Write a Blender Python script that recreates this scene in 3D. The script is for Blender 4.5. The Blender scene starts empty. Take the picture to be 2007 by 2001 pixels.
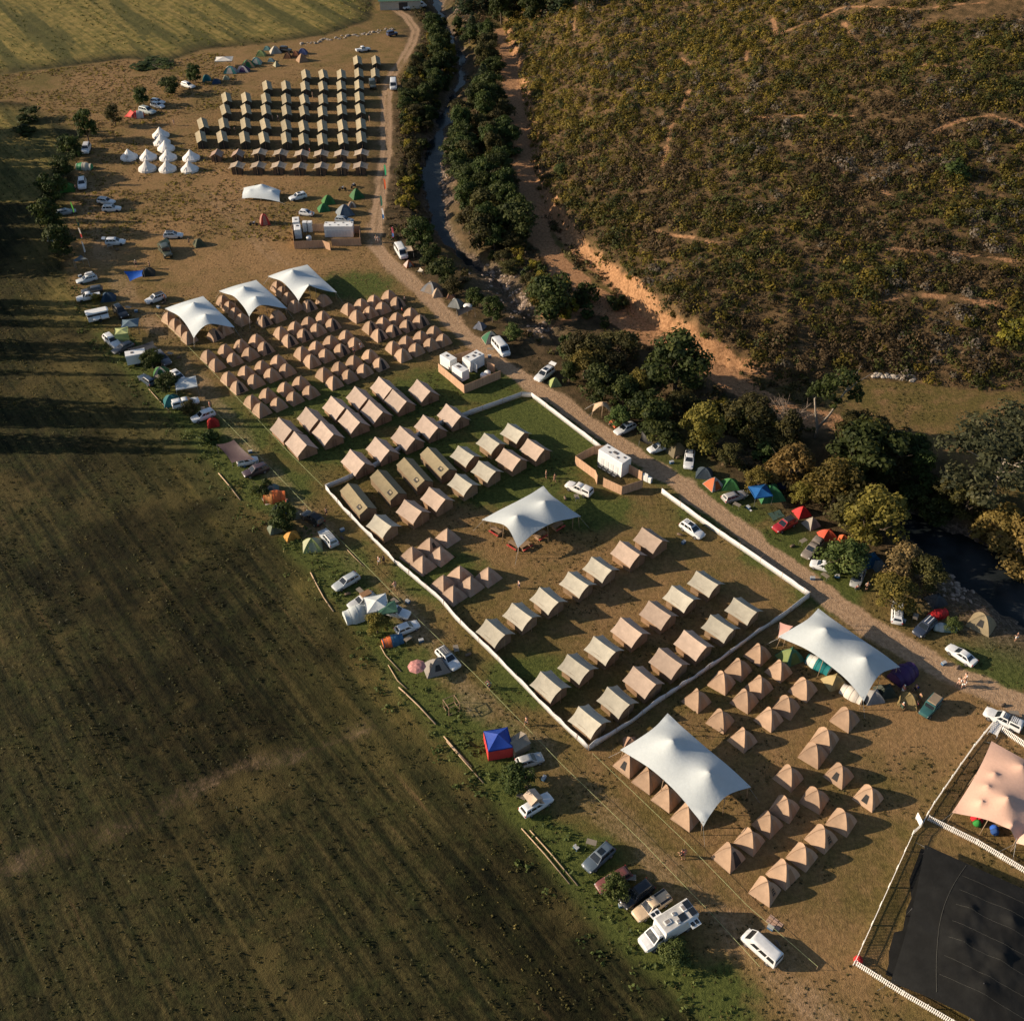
import bpy, bmesh, math, random
import numpy as np
from mathutils import Vector, Matrix, Euler

rnd = random.Random(11)
nr = np.random.default_rng(11)
SC = bpy.context.scene
COL = SC.collection
R = math.radians
pi = math.pi

# ------------------------------------------------------------------ camera geometry (metres; camera 110 m above the camp)
HC, PITCH, FPX, PW, PH = 110.0, R(41.5), 2050.0, 2007.0, 2001.0
SP, CP = math.sin(PITCH), math.cos(PITCH)

def ray(u, v):
    p, q = (u - PW / 2) / FPX, (v - PH / 2) / FPX
    return p, CP - q * SP, -SP - q * CP

def G(u, v, z=0.0):
    """point of the horizontal plane at height z that the photograph shows at pixel (u, v)"""
    dx, dy, dz = ray(u, v)
    t = (z - HC) / dz
    return (dx * t, dy * t)

CROPS = {'A': (0, 0), 'B': (400, 0), 'C': (100, 400), 'D': (500, 400), 'E': (400, 700), 'F': (800, 700), 'G': (600, 1000),
         'H': (1000, 1000), 'I': (1100, 1400), 'J': (1400, 1100), 'K': (1507, 1501), 'L': (1507, 1000), 'M': (1100, 700),
         'N': (1507, 600), 'O': (800, 0), 'P': (1100, 300)}

def px(c, x, y):
    if c == 'X':
        return x, y
    if c == 'Q':
        return 600 + x / 2.76, 1450 + y / 2.76
    a = CROPS[c]
    return a[0] + x / 3.852, a[1] + y / 3.852

def W(c, x, y, z=0.0):
    return G(*px(c, x, y), z)

# ------------------------------------------------------------------ noise and polylines
def vnoise(x, y, seed=0):
    x = np.asarray(x, float); y = np.asarray(y, float)
    xi, yi = np.floor(x).astype(np.int64), np.floor(y).astype(np.int64)
    fx, fy = x - xi, y - yi
    fx, fy = fx * fx * (3 - 2 * fx), fy * fy * (3 - 2 * fy)
    def h(a, b):
        n = (a * 374761393 + b * 668265263 + seed * 974711) & 0x7fffffff
        n = ((n ^ (n >> 13)) * 1274126177) & 0x7fffffff
        return ((n ^ (n >> 16)) & 0xffff) / 65535.0
    a, b, c, d = h(xi, yi), h(xi + 1, yi), h(xi, yi + 1), h(xi + 1, yi + 1)
    return (a * (1 - fx) + b * fx) * (1 - fy) + (c * (1 - fx) + d * fx) * fy

def fbm(x, y, seed=0, o=4):
    s, a, t = 0.0, 1.0, 0.0
    for i in range(o):
        s = s + a * vnoise(x * 2 ** i, y * 2 ** i, seed + i); t += a; a *= .5
    return s / t

def sstep(a, b, x):
    t = np.clip((x - a) / (b - a), 0, 1)
    return t * t * (3 - 2 * t)

def dpoly(X, Y, P):
    """distance to a polyline, and the running parameter of the nearest point"""
    X = np.asarray(X, float); Y = np.asarray(Y, float)
    best = np.full(X.shape, 1e18); par = np.zeros(X.shape)
    for i in range(len(P) - 1):
        ax, ay = P[i][:2]; bx, by = P[i + 1][:2]
        ux, uy = bx - ax, by - ay
        t = np.clip(((X - ax) * ux + (Y - ay) * uy) / (ux * ux + uy * uy + 1e-9), 0, 1)
        d = (X - ax - t * ux) ** 2 + (Y - ay - t * uy) ** 2
        m = d < best
        best = np.where(m, d, best); par = np.where(m, i + t, par)
    return np.sqrt(best), par

def inpoly(X, Y, P):
    X = np.asarray(X, float); Y = np.asarray(Y, float)
    r = np.zeros(X.shape, bool)
    n = len(P)
    for i in range(n):
        ax, ay = P[i][:2]; bx, by = P[(i + 1) % n][:2]
        if ay == by: continue
        c = ((ay > Y) != (by > Y)) & (X < (bx - ax) * (Y - ay) / (by - ay) + ax)
        r ^= c
    return r

def GP(pts, z=0.0):
    return [G(u, v, z) for u, v in pts]

# ------------------------------------------------------------------ the lie of the land
FOOT = [(-14, 900)] + GP([(978, 20), (992, 80), (1012, 130), (1026, 200), (1043, 290), (1050, 360), (1078, 425), (1118, 480), (1190, 548),
        (1262, 625), (1345, 688), (1440, 722), (1540, 752), (1650, 742), (1780, 748), (1900, 765), (2060, 770)]) + [(400, 150)]
CUT = [0, .6, .8, 1.6, 2.0, 2.2, 1.2, 3.2, 3.0, 2.6, 5.2, 4.8, 1.6, 1.2, .5, .4, .4, .4, .4]
HILLPOLY = FOOT + [(900, 150), (900, 2000), (-14, 2000)]
RIVER = [(-60, 900)] + GP([(845, -40), (868, 50), (905, 110), (903, 160), (878, 205), (866, 250), (850, 290), (845, 340), (852, 400), (868, 460),
        (915, 510), (975, 555), (1020, 620), (1120, 690), (1300, 800), (1500, 880), (1660, 960), (1790, 1030), (1900, 1095), (2060, 1180)], -2.5) + [(200, 60)]

RHW = [-1, -1, -1.2, -1.4, -1.5, -1.1, -.5, .1, .4, .2, -.5, -1.5, -3, -4, -4, -4, -3.5, -2, 1.0, 3.5, 5.5, 6, 6, 6]
_gx, _gy = np.meshgrid(np.arange(-100, 460, 5.0), np.arange(80, 960, 5.0))
HG = np.where(inpoly(_gx, _gy, HILLPOLY), 1, 0) * dpoly(_gx, _gy, FOOT)[0]
for _ in range(3):                                      # rounds the shoulder of the hill
    for ax in (0, 1):
        pad = np.pad(HG, [(6, 6) if a == ax else (0, 0) for a in (0, 1)], mode='edge')
        HG = sum(np.take(pad, range(k, k + HG.shape[ax]), axis=ax) for k in range(13)) / 13
HG = HG * .27

def H(x, y):
    x = np.asarray(x, float); y = np.asarray(y, float)
    d, par = dpoly(x, y, FOOT)
    ins = inpoly(x, y, HILLPOLY)
    cut = np.interp(par, np.arange(len(CUT)), CUT)
    jag = 1.3 * (fbm(x * .35, y * .35, 5) - .5)
    dd = d + jag
    gx, gy = np.clip((x + 100) / 5, 0, HG.shape[1] - 1.01), np.clip((y - 80) / 5, 0, HG.shape[0] - 1.01)
    i, j = gx.astype(int), gy.astype(int); fx, fy = gx - i, gy - j
    sm = (HG[j, i] * (1 - fx) + HG[j, i + 1] * fx) * (1 - fy) + (HG[j + 1, i] * (1 - fx) + HG[j + 1, i + 1] * fx) * fy
    k = sstep(3, 34, d)
    up = (cut + (2.5 - cut) * sstep(4, 22, d)) * sstep(.2, 2.6, dd) + .25 * d * (1 - k) + sm * k + 5.0 * (fbm(x * .02, y * .02, 9, 3) - .45) * sstep(4, 30, d)
    dr, rp_ = dpoly(x, y, RIVER)
    hw = np.interp(rp_, np.arange(len(RHW)), RHW)
    low = -3.4 * (1 - sstep(hw, hw + 8, dr + 3.2 * (fbm(x * .14, y * .14, 3) - .5) + 1.6 * (fbm(x * .6, y * .6, 13, 2) - .5)))
    low = low + .10 * (fbm(x * .25, y * .25, 2) - .5)
    return np.where(ins, up, low * np.where(ins, 0, 1))

def h1(x, y):
    return float(H(np.array([x]), np.array([y]))[0])

def GT(u, v):
    """where the ray of pixel (u, v) meets the land"""
    dx, dy, dz = ray(u, v)
    t = np.linspace((95 - HC) / dz, (-4 - HC) / dz, 500)
    z = HC + dz * t
    k = np.argmax(z <= H(dx * t, dy * t))
    if k == 0: k = 499
    return (dx * t[k], dy * t[k], float(z[k]))

# ------------------------------------------------------------------ objects
def tag(o, label=None, cat=None, group=None, kind=None):
    if label: o['label'] = label
    if cat: o['category'] = cat
    if group: o['group'] = group
    if kind: o['kind'] = kind
    return o

def link(name, me, m=None, parent=None):
    o = bpy.data.objects.new(name, me)
    COL.objects.link(o)
    if m is not None:
        if len(me.materials) == 0: me.materials.append(m)
        if me.materials[0] != m:
            o.material_slots[0].link = 'OBJECT'; o.material_slots[0].material = m
    if parent is not None: o.parent = parent
    return o

def empty(name, x, y, z=0.0, rz=0.0, s=1.0):
    o = bpy.data.objects.new(name, None)
    COL.objects.link(o)
    o.empty_display_size = .3
    o.location = (x, y, z); o.rotation_euler = (0, 0, rz)
    o.scale = (s, s, s) if not isinstance(s, tuple) else s
    return o

class MB:
    """collects faces for one mesh"""
    def __init__(s): s.v, s.f = [], []
    def add(s, vs, fs):
        b = len(s.v); s.v += [tuple(p) for p in vs]; s.f += [tuple(b + i for i in f) for f in fs]
        return s
    def quad(s, a, b, c, d): return s.add([a, b, c, d], [(0, 1, 2, 3)])
    def box(s, c, d, rz=0.0, taper=1.0):
        hx, hy, hz = d[0] / 2, d[1] / 2, d[2] / 2
        ca, sa = math.cos(rz), math.sin(rz)
        vs = []
        for z, k in ((-hz, 1), (hz, taper)):
            for x, y in ((-hx, -hy), (hx, -hy), (hx, hy), (-hx, hy)):
                vs.append((c[0] + (x * ca - y * sa) * k, c[1] + (x * sa + y * ca) * k, c[2] + z))
        return s.add(vs, [(3, 2, 1, 0), (4, 5, 6, 7), (0, 1, 5, 4), (1, 2, 6, 5), (2, 3, 7, 6), (3, 0, 4, 7)])
    def tube(s, pts, rad, n=6):
        pts = [Vector(p) for p in pts]
        if not isinstance(rad, (list, tuple)): rad = [rad] * len(pts)
        rings = []
        for i, p in enumerate(pts):
            d = (pts[min(i + 1, len(pts) - 1)] - pts[max(i - 1, 0)]).normalized()
            a = d.orthogonal().normalized() if abs(d.z) > .9 else d.cross(Vector((0, 0, 1))).normalized()
            b = d.cross(a)
            rings.append([p + (a * math.cos(2 * pi * k / n) + b * math.sin(2 * pi * k / n)) * rad[i] for k in range(n)])
        vs = [q for r in rings for q in r]
        fs = []
        for i in range(len(pts) - 1):
            for k in range(n):
                fs.append((i * n + k, i * n + (k + 1) % n, (i + 1) * n + (k + 1) % n, (i + 1) * n + k))
        fs.append(tuple(range(n - 1, -1, -1))); fs.append(tuple((len(pts) - 1) * n + k for k in range(n)))
        return s.add(vs, fs)
    def loft(s, rings, cap=True, close=True):
        n = len(rings[0]); vs = [q for r in rings for q in r]; fs = []
        for i in range(len(rings) - 1):
            for k in range(n if close else n - 1):
                fs.append((i * n + k, i * n + (k + 1) % n, (i + 1) * n + (k + 1) % n, (i + 1) * n + k))
        if cap:
            fs.append(tuple(range(n - 1, -1, -1))); fs.append(tuple((len(rings) - 1) * n + k for k in range(n)))
        return s.add(vs, fs)
    def grid(s, fn, nu, nv):
        vs = [fn(i / nu, j / nv) for j in range(nv + 1) for i in range(nu + 1)]
        fs = [(j * (nu + 1) + i, j * (nu + 1) + i + 1, (j + 1) * (nu + 1) + i + 1, (j + 1) * (nu + 1) + i) for j in range(nv) for i in range(nu)]
        return s.add(vs, fs)
    def mesh(s, name, smooth=False):
        me = bpy.data.meshes.new(name)
        me.from_pydata(s.v, [], s.f)
        if smooth: me.polygons.foreach_set('use_smooth', [True] * len(me.polygons))
        me.update()
        return me

def np_mesh(name, V, F):
    V = np.ascontiguousarray(V, np.float32); F = np.ascontiguousarray(F, np.int32)
    me = bpy.data.meshes.new(name)
    me.vertices.add(len(V)); me.vertices.foreach_set('co', V.ravel())
    k = F.shape[1]
    me.loops.add(F.size); me.loops.foreach_set('vertex_index', F.ravel())
    me.polygons.add(len(F)); me.polygons.foreach_set('loop_start', np.arange(0, F.size, k, dtype=np.int32))
    me.update(calc_edges=True)
    return me

def fattr(me, name, a):
    at = me.attributes.new(name, 'FLOAT', 'POINT'); at.data.foreach_set('value', np.ascontiguousarray(a, np.float32))

def cattr(me, name, a):
    at = me.attributes.new(name, 'FLOAT_COLOR', 'POINT'); at.data.foreach_set('color', np.ascontiguousarray(a, np.float32).ravel())

WORDS = ['first', 'second', 'third', 'fourth', 'fifth', 'sixth', 'seventh', 'eighth', 'ninth', 'tenth', 'eleventh', 'twelfth']
def nth(i):
    if i < 12: return WORDS[i]
    n = i + 1
    return '%d%s' % (n, 'th' if 10 <= n % 100 <= 20 else {1: 'st', 2: 'nd', 3: 'rd'}.get(n % 10, 'th'))

# ------------------------------------------------------------------ materials
def newmat(name):
    m = bpy.data.materials.new(name); m.use_nodes = True
    nt = m.node_tree; nt.nodes.clear()
    out = nt.nodes.new('ShaderNodeOutputMaterial')
    return m, nt, out

class NT:
    def __init__(s, nt): s.nt = nt
    def n(s, t, ins=None, **kw):
        nd = s.nt.nodes.new(t)
        for k, v in kw.items(): setattr(nd, k, v)
        for k, v in (ins or {}).items():
            i = nd.inputs[k]
            if hasattr(v, 'is_linked') or isinstance(v, bpy.types.NodeSocket): s.nt.links.new(v, i)
            else: i.default_value = v
        return nd
    def mix(s, a, b, f):
        nd = s.nt.nodes.new('ShaderNodeMix'); nd.data_type = 'RGBA'
        for i, v in ((0, f), (6, a), (7, b)):
            if isinstance(v, bpy.types.NodeSocket): s.nt.links.new(v, nd.inputs[i])
            else: nd.inputs[i].default_value = v if i == 0 else (*v, 1)
        return nd.outputs[2]
    def math(s, op, a, b=0.0, c=None):
        nd = s.nt.nodes.new('ShaderNodeMath'); nd.operation = op
        for i, v in enumerate((a, b) if c is None else (a, b, c)):
            if isinstance(v, bpy.types.NodeSocket): s.nt.links.new(v, nd.inputs[i])
            else: nd.inputs[i].default_value = v
        return nd.outputs[0]
    def ramp(s, f, lo, hi):
        nd = s.n('ShaderNodeMapRange', {'Value': f, 'From Min': lo, 'From Max': hi}, interpolation_type='SMOOTHSTEP')
        return nd.outputs[0]
    def noise(s, vec, scale, detail=3, rough=.55):
        return s.n('ShaderNodeTexNoise', {'Vector': vec, 'Scale': scale, 'Detail': detail, 'Roughness': rough}).outputs[0]

MATS = {}
def cloth(c, rough=.85, var=.14, scale=1.2, trans=.11, name='canvas'):
    """woven fabric: uneven fading, a little light through it"""
    k = ('c', c, rough, var, trans)
    if k in MATS: return MATS[k]
    m, nt, out = newmat(name); t = NT(nt)
    tc = t.n('ShaderNodeTexCoord')
    oi = t.n('ShaderNodeObjectInfo')
    off = t.n('ShaderNodeVectorMath', {0: tc.outputs['Object'], 1: oi.outputs['Location']}, operation='ADD').outputs[0]
    f = t.ramp(t.noise(off, scale, 4, .65), .3, .75)
    f2 = t.ramp(t.noise(off, scale * 9, 2, .6), .3, .7)
    col = t.mix(tuple(x * (1 - var) for x in c), tuple(min(1, x * (1 + var * .6)) for x in c), f)
    col = t.mix(col, tuple(x * .8 for x in c), t.math('MULTIPLY', f2, .25))
    v = t.math('MULTIPLY_ADD', oi.outputs['Random'], .30, .84)
    hs = t.n('ShaderNodeHueSaturation', {'Color': col, 'Value': v})
    bp = t.n('ShaderNodeBump', {'Height': t.noise(off, 2.3, 4, .6), 'Strength': .35, 'Distance': .08})
    b = t.n('ShaderNodeBsdfPrincipled', {'Base Color': hs.outputs[0], 'Roughness': rough, 'Normal': bp.outputs[0], 'Specular IOR Level': .2})
    tr = t.n('ShaderNodeBsdfTranslucent', {'Color': hs.outputs[0]})
    mx = t.n('ShaderNodeMixShader', {0: trans, 1: b.outputs[0], 2: tr.outputs[0]})
    nt.links.new(mx.outputs[0], out.inputs[0])
    MATS[k] = m
    return m

def plain(c, rough=.6, metal=0.0, name='paint', var=.15, scale=2.0, coat=0.0, spec=.5):
    k = ('p', c, rough, metal, var, coat, spec)
    if k in MATS: return MATS[k]
    m, nt, out = newmat(name); t = NT(nt)
    tc = t.n('ShaderNodeTexCoord'); oi = t.n('ShaderNodeObjectInfo')
    off = t.n('ShaderNodeVectorMath', {0: tc.outputs['Object'], 1: oi.outputs['Location']}, operation='ADD').outputs[0]
    f = t.ramp(t.noise(off, scale, 4, .65), .35, .75)
    col = t.mix(c, tuple(x * (1 - var) for x in c), f)
    rg = t.math('MULTIPLY_ADD', f, .15, rough)
    b = t.n('ShaderNodeBsdfPrincipled', {'Base Color': col, 'Roughness': rg, 'Metallic': metal, 'Coat Weight': coat, 'Specular IOR Level': spec})
    nt.links.new(b.outputs[0], out.inputs[0])
    MATS[k] = m
    return m

def carpaint(c):
    return plain(c, .32, 0.0, 'car_paint', .22, 1.1, .5)

def leafmat(name, c1, c2, c3, trans=.3):
    """foliage: every leaf carries its own random tone in the attribute 'tone'"""
    m, nt, out = newmat(name); t = NT(nt)
    at = t.n('ShaderNodeAttribute', attribute_name='tone')
    oi = t.n('ShaderNodeObjectInfo')
    f = at.outputs['Fac']
    col = t.mix(c1, c2, t.ramp(f, 0.0, .6))
    col = t.mix(col, c3, t.ramp(f, .65, 1.0))
    hs = t.n('ShaderNodeHueSaturation', {'Color': col, 'Value': t.math('MULTIPLY_ADD', oi.outputs['Random'], .4, .8), 'Hue': t.math('MULTIPLY_ADD', oi.outputs['Random'], .03, .485)})
    d = t.n('ShaderNodeBsdfPrincipled', {'Base Color': hs.outputs[0], 'Roughness': .7, 'Specular IOR Level': .2})
    tr = t.n('ShaderNodeBsdfTranslucent', {'Color': hs.outputs[0]})
    mx = t.n('ShaderNodeMixShader', {0: trans, 1: d.outputs[0], 2: tr.outputs[0]})
    nt.links.new(mx.outputs[0], out.inputs[0])
    return m

WHITE = (.80, .80, .77); TAN = (.385, .268, .185); CREAM = (.41, .385, .315); PINK = (.56, .375, .28); OLIVE = (.20, .19, .125)
M_DARK = plain((.012, .012, .013), .7, name='dark_opening', var=.3)
M_GLASS = plain((.012, .016, .020), .08, name='tinted_glass', var=.1, coat=.3)
M_TYRE = plain((.018, .018, .018), .8, name='rubber')
M_RIM = plain((.35, .35, .36), .35, .8, 'rim_metal')
M_BLACK = plain((.02, .02, .022), .5, name='black_plastic')
M_WOOD = plain((.26, .17, .10), .8, name='weathered_wood', var=.35, scale=4)
M_POLE = plain((.30, .21, .13), .7, name='timber_pole', var=.3)
M_STEEL = plain((.32, .33, .34), .4, .7, 'steel')
M_WHITEP = plain((.66, .67, .66), .5, name='white_panel', var=.1)
M_LAMP = plain((.75, .75, .72), .2, name='lamp_glass', coat=.5)
M_RED = plain((.35, .02, .015), .3, name='red_lens', coat=.5)
# ------------------------------------------------------------------ ground: one sheet, cut by use into meadow, field, tracks, river bed and hillside
TRACK = GP([(742, -30), (762, 12), (795, 32), (815, 60), (808, 85), (783, 128), (762, 158), (757, 200), (757, 300), (746, 380), (736, 450),
            (735, 482), (760, 511), (811, 556), (863, 608), (915, 660), (990, 720), (1044, 754), (1098, 790), (1150, 826), (1217, 872), (1256, 898),
            (1334, 948), (1386, 987), (1438, 1028), (1489, 1070), (1541, 1108), (1593, 1147), (1660, 1202), (1737, 1248), (1815, 1292), (1893, 1334), (2030, 1396)])
CLAYROAD = GP([(985, 60), (992, 95), (1004, 150), (1010, 200), (1024, 290), (1034, 350), (1043, 420), (1062, 470), (1106, 530), (1180, 598),
               (1235, 640), (1300, 668), (1345, 700), (1410, 735), (1500, 785), (1560, 815), (1640, 830)])
WESTPATH = GP([(165, 330), (178, 420), (200, 500), (235, 560), (300, 640), (400, 760), (470, 850), (560, 962), (640, 1050), (730, 1140), (830, 1248),
               (950, 1385), (1090, 1500), (1190, 1590), (1300, 1700), (1400, 1785), (1500, 1880), (1660, 2040)])
HEADLAND = GP([(-60, 1725), (120, 1660), (300, 1590), (480, 1500), (600, 1470), (760, 1420)])
WHEEL = GP([(395, 380), (440, 420), (490, 470), (545, 520)])
WHEEL2 = GP([(440, 380), (560, 345), (700, 340)])
FIELDPOLY = [(-1500, 900)] + GP([(-400, 150), (0, 150), (250, 118), (330, 125), (400, 100), (520, 88), (640, 72), (735, 40), (742, -30)]) + [(-60, 1500), (-1500, 1500)]
WESTPOLY = GP([(170, 300), (148, 360), (138, 430), (140, 520), (155, 575), (195, 640), (255, 720), (330, 800), (425, 905), (520, 1012), (610, 1112), (705, 1212),
               (790, 1350), (865, 1432), (935, 1505), (1035, 1625), (1145, 1748), (1210, 1835), (1330, 1932), (1440, 2040)]) + [(20, -60), (-1500, -60), (-1500, 600)] + GP([(-300, 170), (60, 200), (160, 260)])
FD = R(-52)                                             # furrow direction of the fields

def spaced(a, b, s0, s1):
    out = [a]
    while out[-1] < b:
        f = (out[-1] - a) / (b - a)
        out.append(out[-1] + s0 + (s1 - s0) * f)
    return out
def skirt(v, lim):
    s, o = 3.0, []
    while v < lim:
        v += s; s *= 1.5; o.append(v)
    return o
xs = np.array([-x for x in skirt(195, 3500)][::-1] + list(np.arange(-195, 195.1, .56)) + skirt(195, 3500))
ys_mid = spaced(34, 470, .44, 1.15)
ys = np.array([34 - x for x in skirt(0, 900)][::-1] + ys_mid + skirt(ys_mid[-1], 5000))
GX, GY = np.meshgrid(xs, ys)
X, Y = GX.ravel(), GY.ravel()
Z = H(X, Y)

def soft(P, w, e, jit=.8, sc=.3, seed=1):
    d, _ = dpoly(X, Y, P)
    return 1 - sstep(w - e, w + e, d + jit * 2 * (fbm(X * sc, Y * sc, seed, 3) - .5))
def blob(u, v, ru, rv=None):
    cx, cy = G(u, v); 
    rv = rv or ru
    return np.exp(-(((X - cx) / ru) ** 2 + ((Y - cy) / rv) ** 2))

dfoot, pfoot = dpoly(X, Y, FOOT)
hill = inpoly(X, Y, HILLPOLY)
field = (inpoly(X, Y, FIELDPOLY) | inpoly(X, Y, WESTPOLY))
dfe = np.minimum(dpoly(X, Y, FIELDPOLY)[0], dpoly(X, Y, WESTPOLY)[0])
fieldm = np.where(field, sstep(0, 2.5, dfe + 1.5 * (fbm(X * .3, Y * .3, 4) - .5)), 0)
dtr, _ = dpoly(X, Y, TRACK)
track = soft(TRACK, 1.9, .9, 1.2)
ruts = np.exp(-((dtr - .85) / .42) ** 2) * sstep(.15, .5, fbm(X * .12, Y * .12, 8))
_, ptr = dpoly(X, Y, TRACK)
bare = np.interp(ptr, [0, 5, 10, 13, 16, 20, 26, 32], [.12, .12, .20, .36, .48, .60, .70, .75])
track = np.clip(track * (bare + .45 * fbm(X * .5, Y * .5, 6)) + ruts * .75, 0, 1)
clay = soft(CLAYROAD, 2.6, 1.4, 1.6, .25, 12)
cutv = np.interp(pfoot, np.arange(len(CUT)), CUT)
face = np.where(hill, 1 - sstep(.9, 2.9, dfoot + 2.2 * (fbm(X * .3, Y * .3, 5) - .5)), 1 - sstep(.2, 2.6, dfoot + 2 * (fbm(X * .3, Y * .3, 15) - .5))) * sstep(.5, 2.2, cutv)
HILLPATHS = [[(1515, 40), (1520, 70), (1650, 15), (1800, 20), (1950, 5)], [(1690, 90), (1660, 60), (1650, 40)], [(1330, 110), (1355, 130)], [(1465, 100), (1462, 120)], [(1352, 178), (1335, 215), (1315, 250), (1308, 285), (1300, 325)],
             [(1470, 232), (1560, 230), (1670, 228)], [(1810, 130), (1880, 135)], [(1830, 262), (1870, 240), (1940, 228), (2007, 250)], [(1830, 305), (1870, 310)],
             [(1735, 488), (1800, 492), (1880, 500), (1990, 512)], [(1640, 320), (1655, 340)], [(1730, 592), (1770, 580), (1850, 582), (1960, 600)],
             [(1130, 0), (1125, 60)], [(1730, 375), (1745, 385)], [(1290, 455), (1340, 465), (1400, 478)]]
HP = [[GT(*p) for p in L] for L in HILLPATHS]
path = np.zeros(len(X))
for i, L in enumerate(HP): path = np.maximum(path, soft(L, .45, .4, .8, .4, 20 + i))
clear = np.zeros(len(X))
for u, v, a, b in ((1700, 775, 9, 5), (1790, 795, 10, 6), (1870, 800, 8, 5), (1640, 790, 6, 4), (1960, 790, 7, 4)): clear = np.maximum(clear, blob(u, v, a, b))
topbare = blob(1900, 20, 25, 6) * hill
dirtroad = np.maximum(np.maximum(clay, face), np.maximum(path * .7, clear * .26))
dirtroad = np.maximum(dirtroad, np.clip(topbare * 1.2, 0, .6))
for (a, b, w) in (((1075, 610), (1180, 612), 1.4), ((1180, 612), (1245, 655), 1.2), ((1065, 640), (1120, 625), 1.0)):
    dirtroad = np.maximum(dirtroad, .8 * soft(GP([a, b]), w, .8, 1.2, .3, 31))
driv, _ = dpoly(X, Y, RIVER)
bed = (1 - sstep(-2.7, -1.6, Z + .8 * (fbm(X * .4, Y * .4, 33) - .5))) * (~hill)
for u, v, a in ((868, 345, 4), (880, 375, 4), (855, 300, 3), (905, 20, 6), (925, 55, 6), (985, 545, 5), (1020, 590, 6), (1060, 640, 4), (960, 520, 4), (1900, 1150, 7), (1960, 1195, 7), (1850, 1120, 5), (1990, 1090, 4)):
    bed = np.maximum(bed, blob(u, v, a))
west = soft(WESTPATH, 2.3, 1.4, 1.6, .2, 40) * (.06 + .5 * fbm(X * .15, Y * .15, 41))
wheel = np.maximum(soft(WHEEL, .7, .7, .5) * .35, np.maximum(soft([(x + 2.2, y) for x, y in WHEEL], .7, .7, .5) * .35, soft(WHEEL2, .8, .7, .6) * .3))
gold = np.zeros(len(X))
for u, v, a, b, s in ((430, 340, 42, 34, 1), (520, 500, 40, 30, 1), (330, 450, 26, 34, .9), (600, 200, 40, 34, .8), (640, 470, 28, 20, .8), (300, 200, 24, 30, .9), (480, 120, 60, 20, .8),
                      (250, 170, 30, 25, .8), (700, 110, 26, 26, .7), (1000, 1100, 26, 15, .55), (1250, 1130, 22, 12, .75), (1400, 1150, 20, 10, .7), (1800, 1420, 16, 10, .95), (1700, 1620, 18, 9, .9),
                      (1600, 1900, 16, 8, .8), (1850, 1330, 14, 9, .8), (1350, 1500, 18, 8, .6), (820, 120, 18, 26, .6), (800, 330, 9, 40, .6), (1480, 1050, 12, 10, .7), (1650, 1480, 20, 10, .6)):
    gold = np.maximum(gold, s * blob(u, v, a, b))
green = np.zeros(len(X))
for u, v, a, b in ((1080, 830, 17, 9), (1040, 900, 12, 8), (1180, 880, 9, 6), (1250, 830, 9, 7), (1330, 900, 10, 7), (1430, 990, 9, 7), (1530, 1070, 8, 6), (1620, 1150, 6, 5), (900, 760, 14, 6), (760, 800, 16, 6),
                   (690, 560, 9, 6), (480, 860, 5, 6), (430, 820, 5, 6), (540, 960, 6, 6), (660, 1130, 7, 8), (720, 1230, 7, 7), (800, 1320, 6, 6), (870, 1400, 6, 5), (960, 1480, 6, 5), (1120, 1690, 6, 5),
                   (640, 870, 10, 7), (850, 900, 9, 6), (1000, 960, 10, 5), (860, 1130, 8, 6), (1040, 1330, 7, 5), (1250, 1840, 5, 4), (1350, 1950, 7, 4), (1960, 1300, 7, 5), (600, 780, 12, 6), (1150, 1000, 8, 5)):
    green = np.maximum(green, blob(u, v, a, b))
green = np.where(hill, .0, green) * (.55 + .7 * fbm(X * .12, Y * .12, 51)) 
strip = np.exp(-(dpoly(X, Y, WESTPOLY[:20])[0] / 4.5) ** 2) * sstep(100, 130, 300 - Y) * sstep(.3, .6, fbm(X * .1, Y * .1, 52) + .12)
green = np.clip(np.maximum(green, .8 * strip), 0, 1)
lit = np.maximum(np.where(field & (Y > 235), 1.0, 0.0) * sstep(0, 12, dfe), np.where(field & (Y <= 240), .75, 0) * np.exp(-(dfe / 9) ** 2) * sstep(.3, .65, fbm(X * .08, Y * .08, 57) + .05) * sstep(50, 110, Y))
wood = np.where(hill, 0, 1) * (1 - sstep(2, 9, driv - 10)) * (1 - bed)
hillm = np.where(hill, 1.0, 0)
roadside = np.clip(dirtroad, 0, 1)
head = soft(HEADLAND, 1.8, 1.4, 2.0, .2, 44) * .36 * fbm(X * .3, Y * .3, 45)
DIRT = np.clip(np.maximum(np.maximum(np.maximum(track, west), wheel), head), 0, 1)
A1 = np.stack([DIRT, green, fieldm, np.ones(len(X))], 1)
A2 = np.stack([np.clip(gold, 0, 1), roadside, np.clip(bed, 0, 1), np.ones(len(X))], 1)
A3 = np.stack([hillm, np.clip(wood, 0, 1), lit, np.ones(len(X))], 1)
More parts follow.
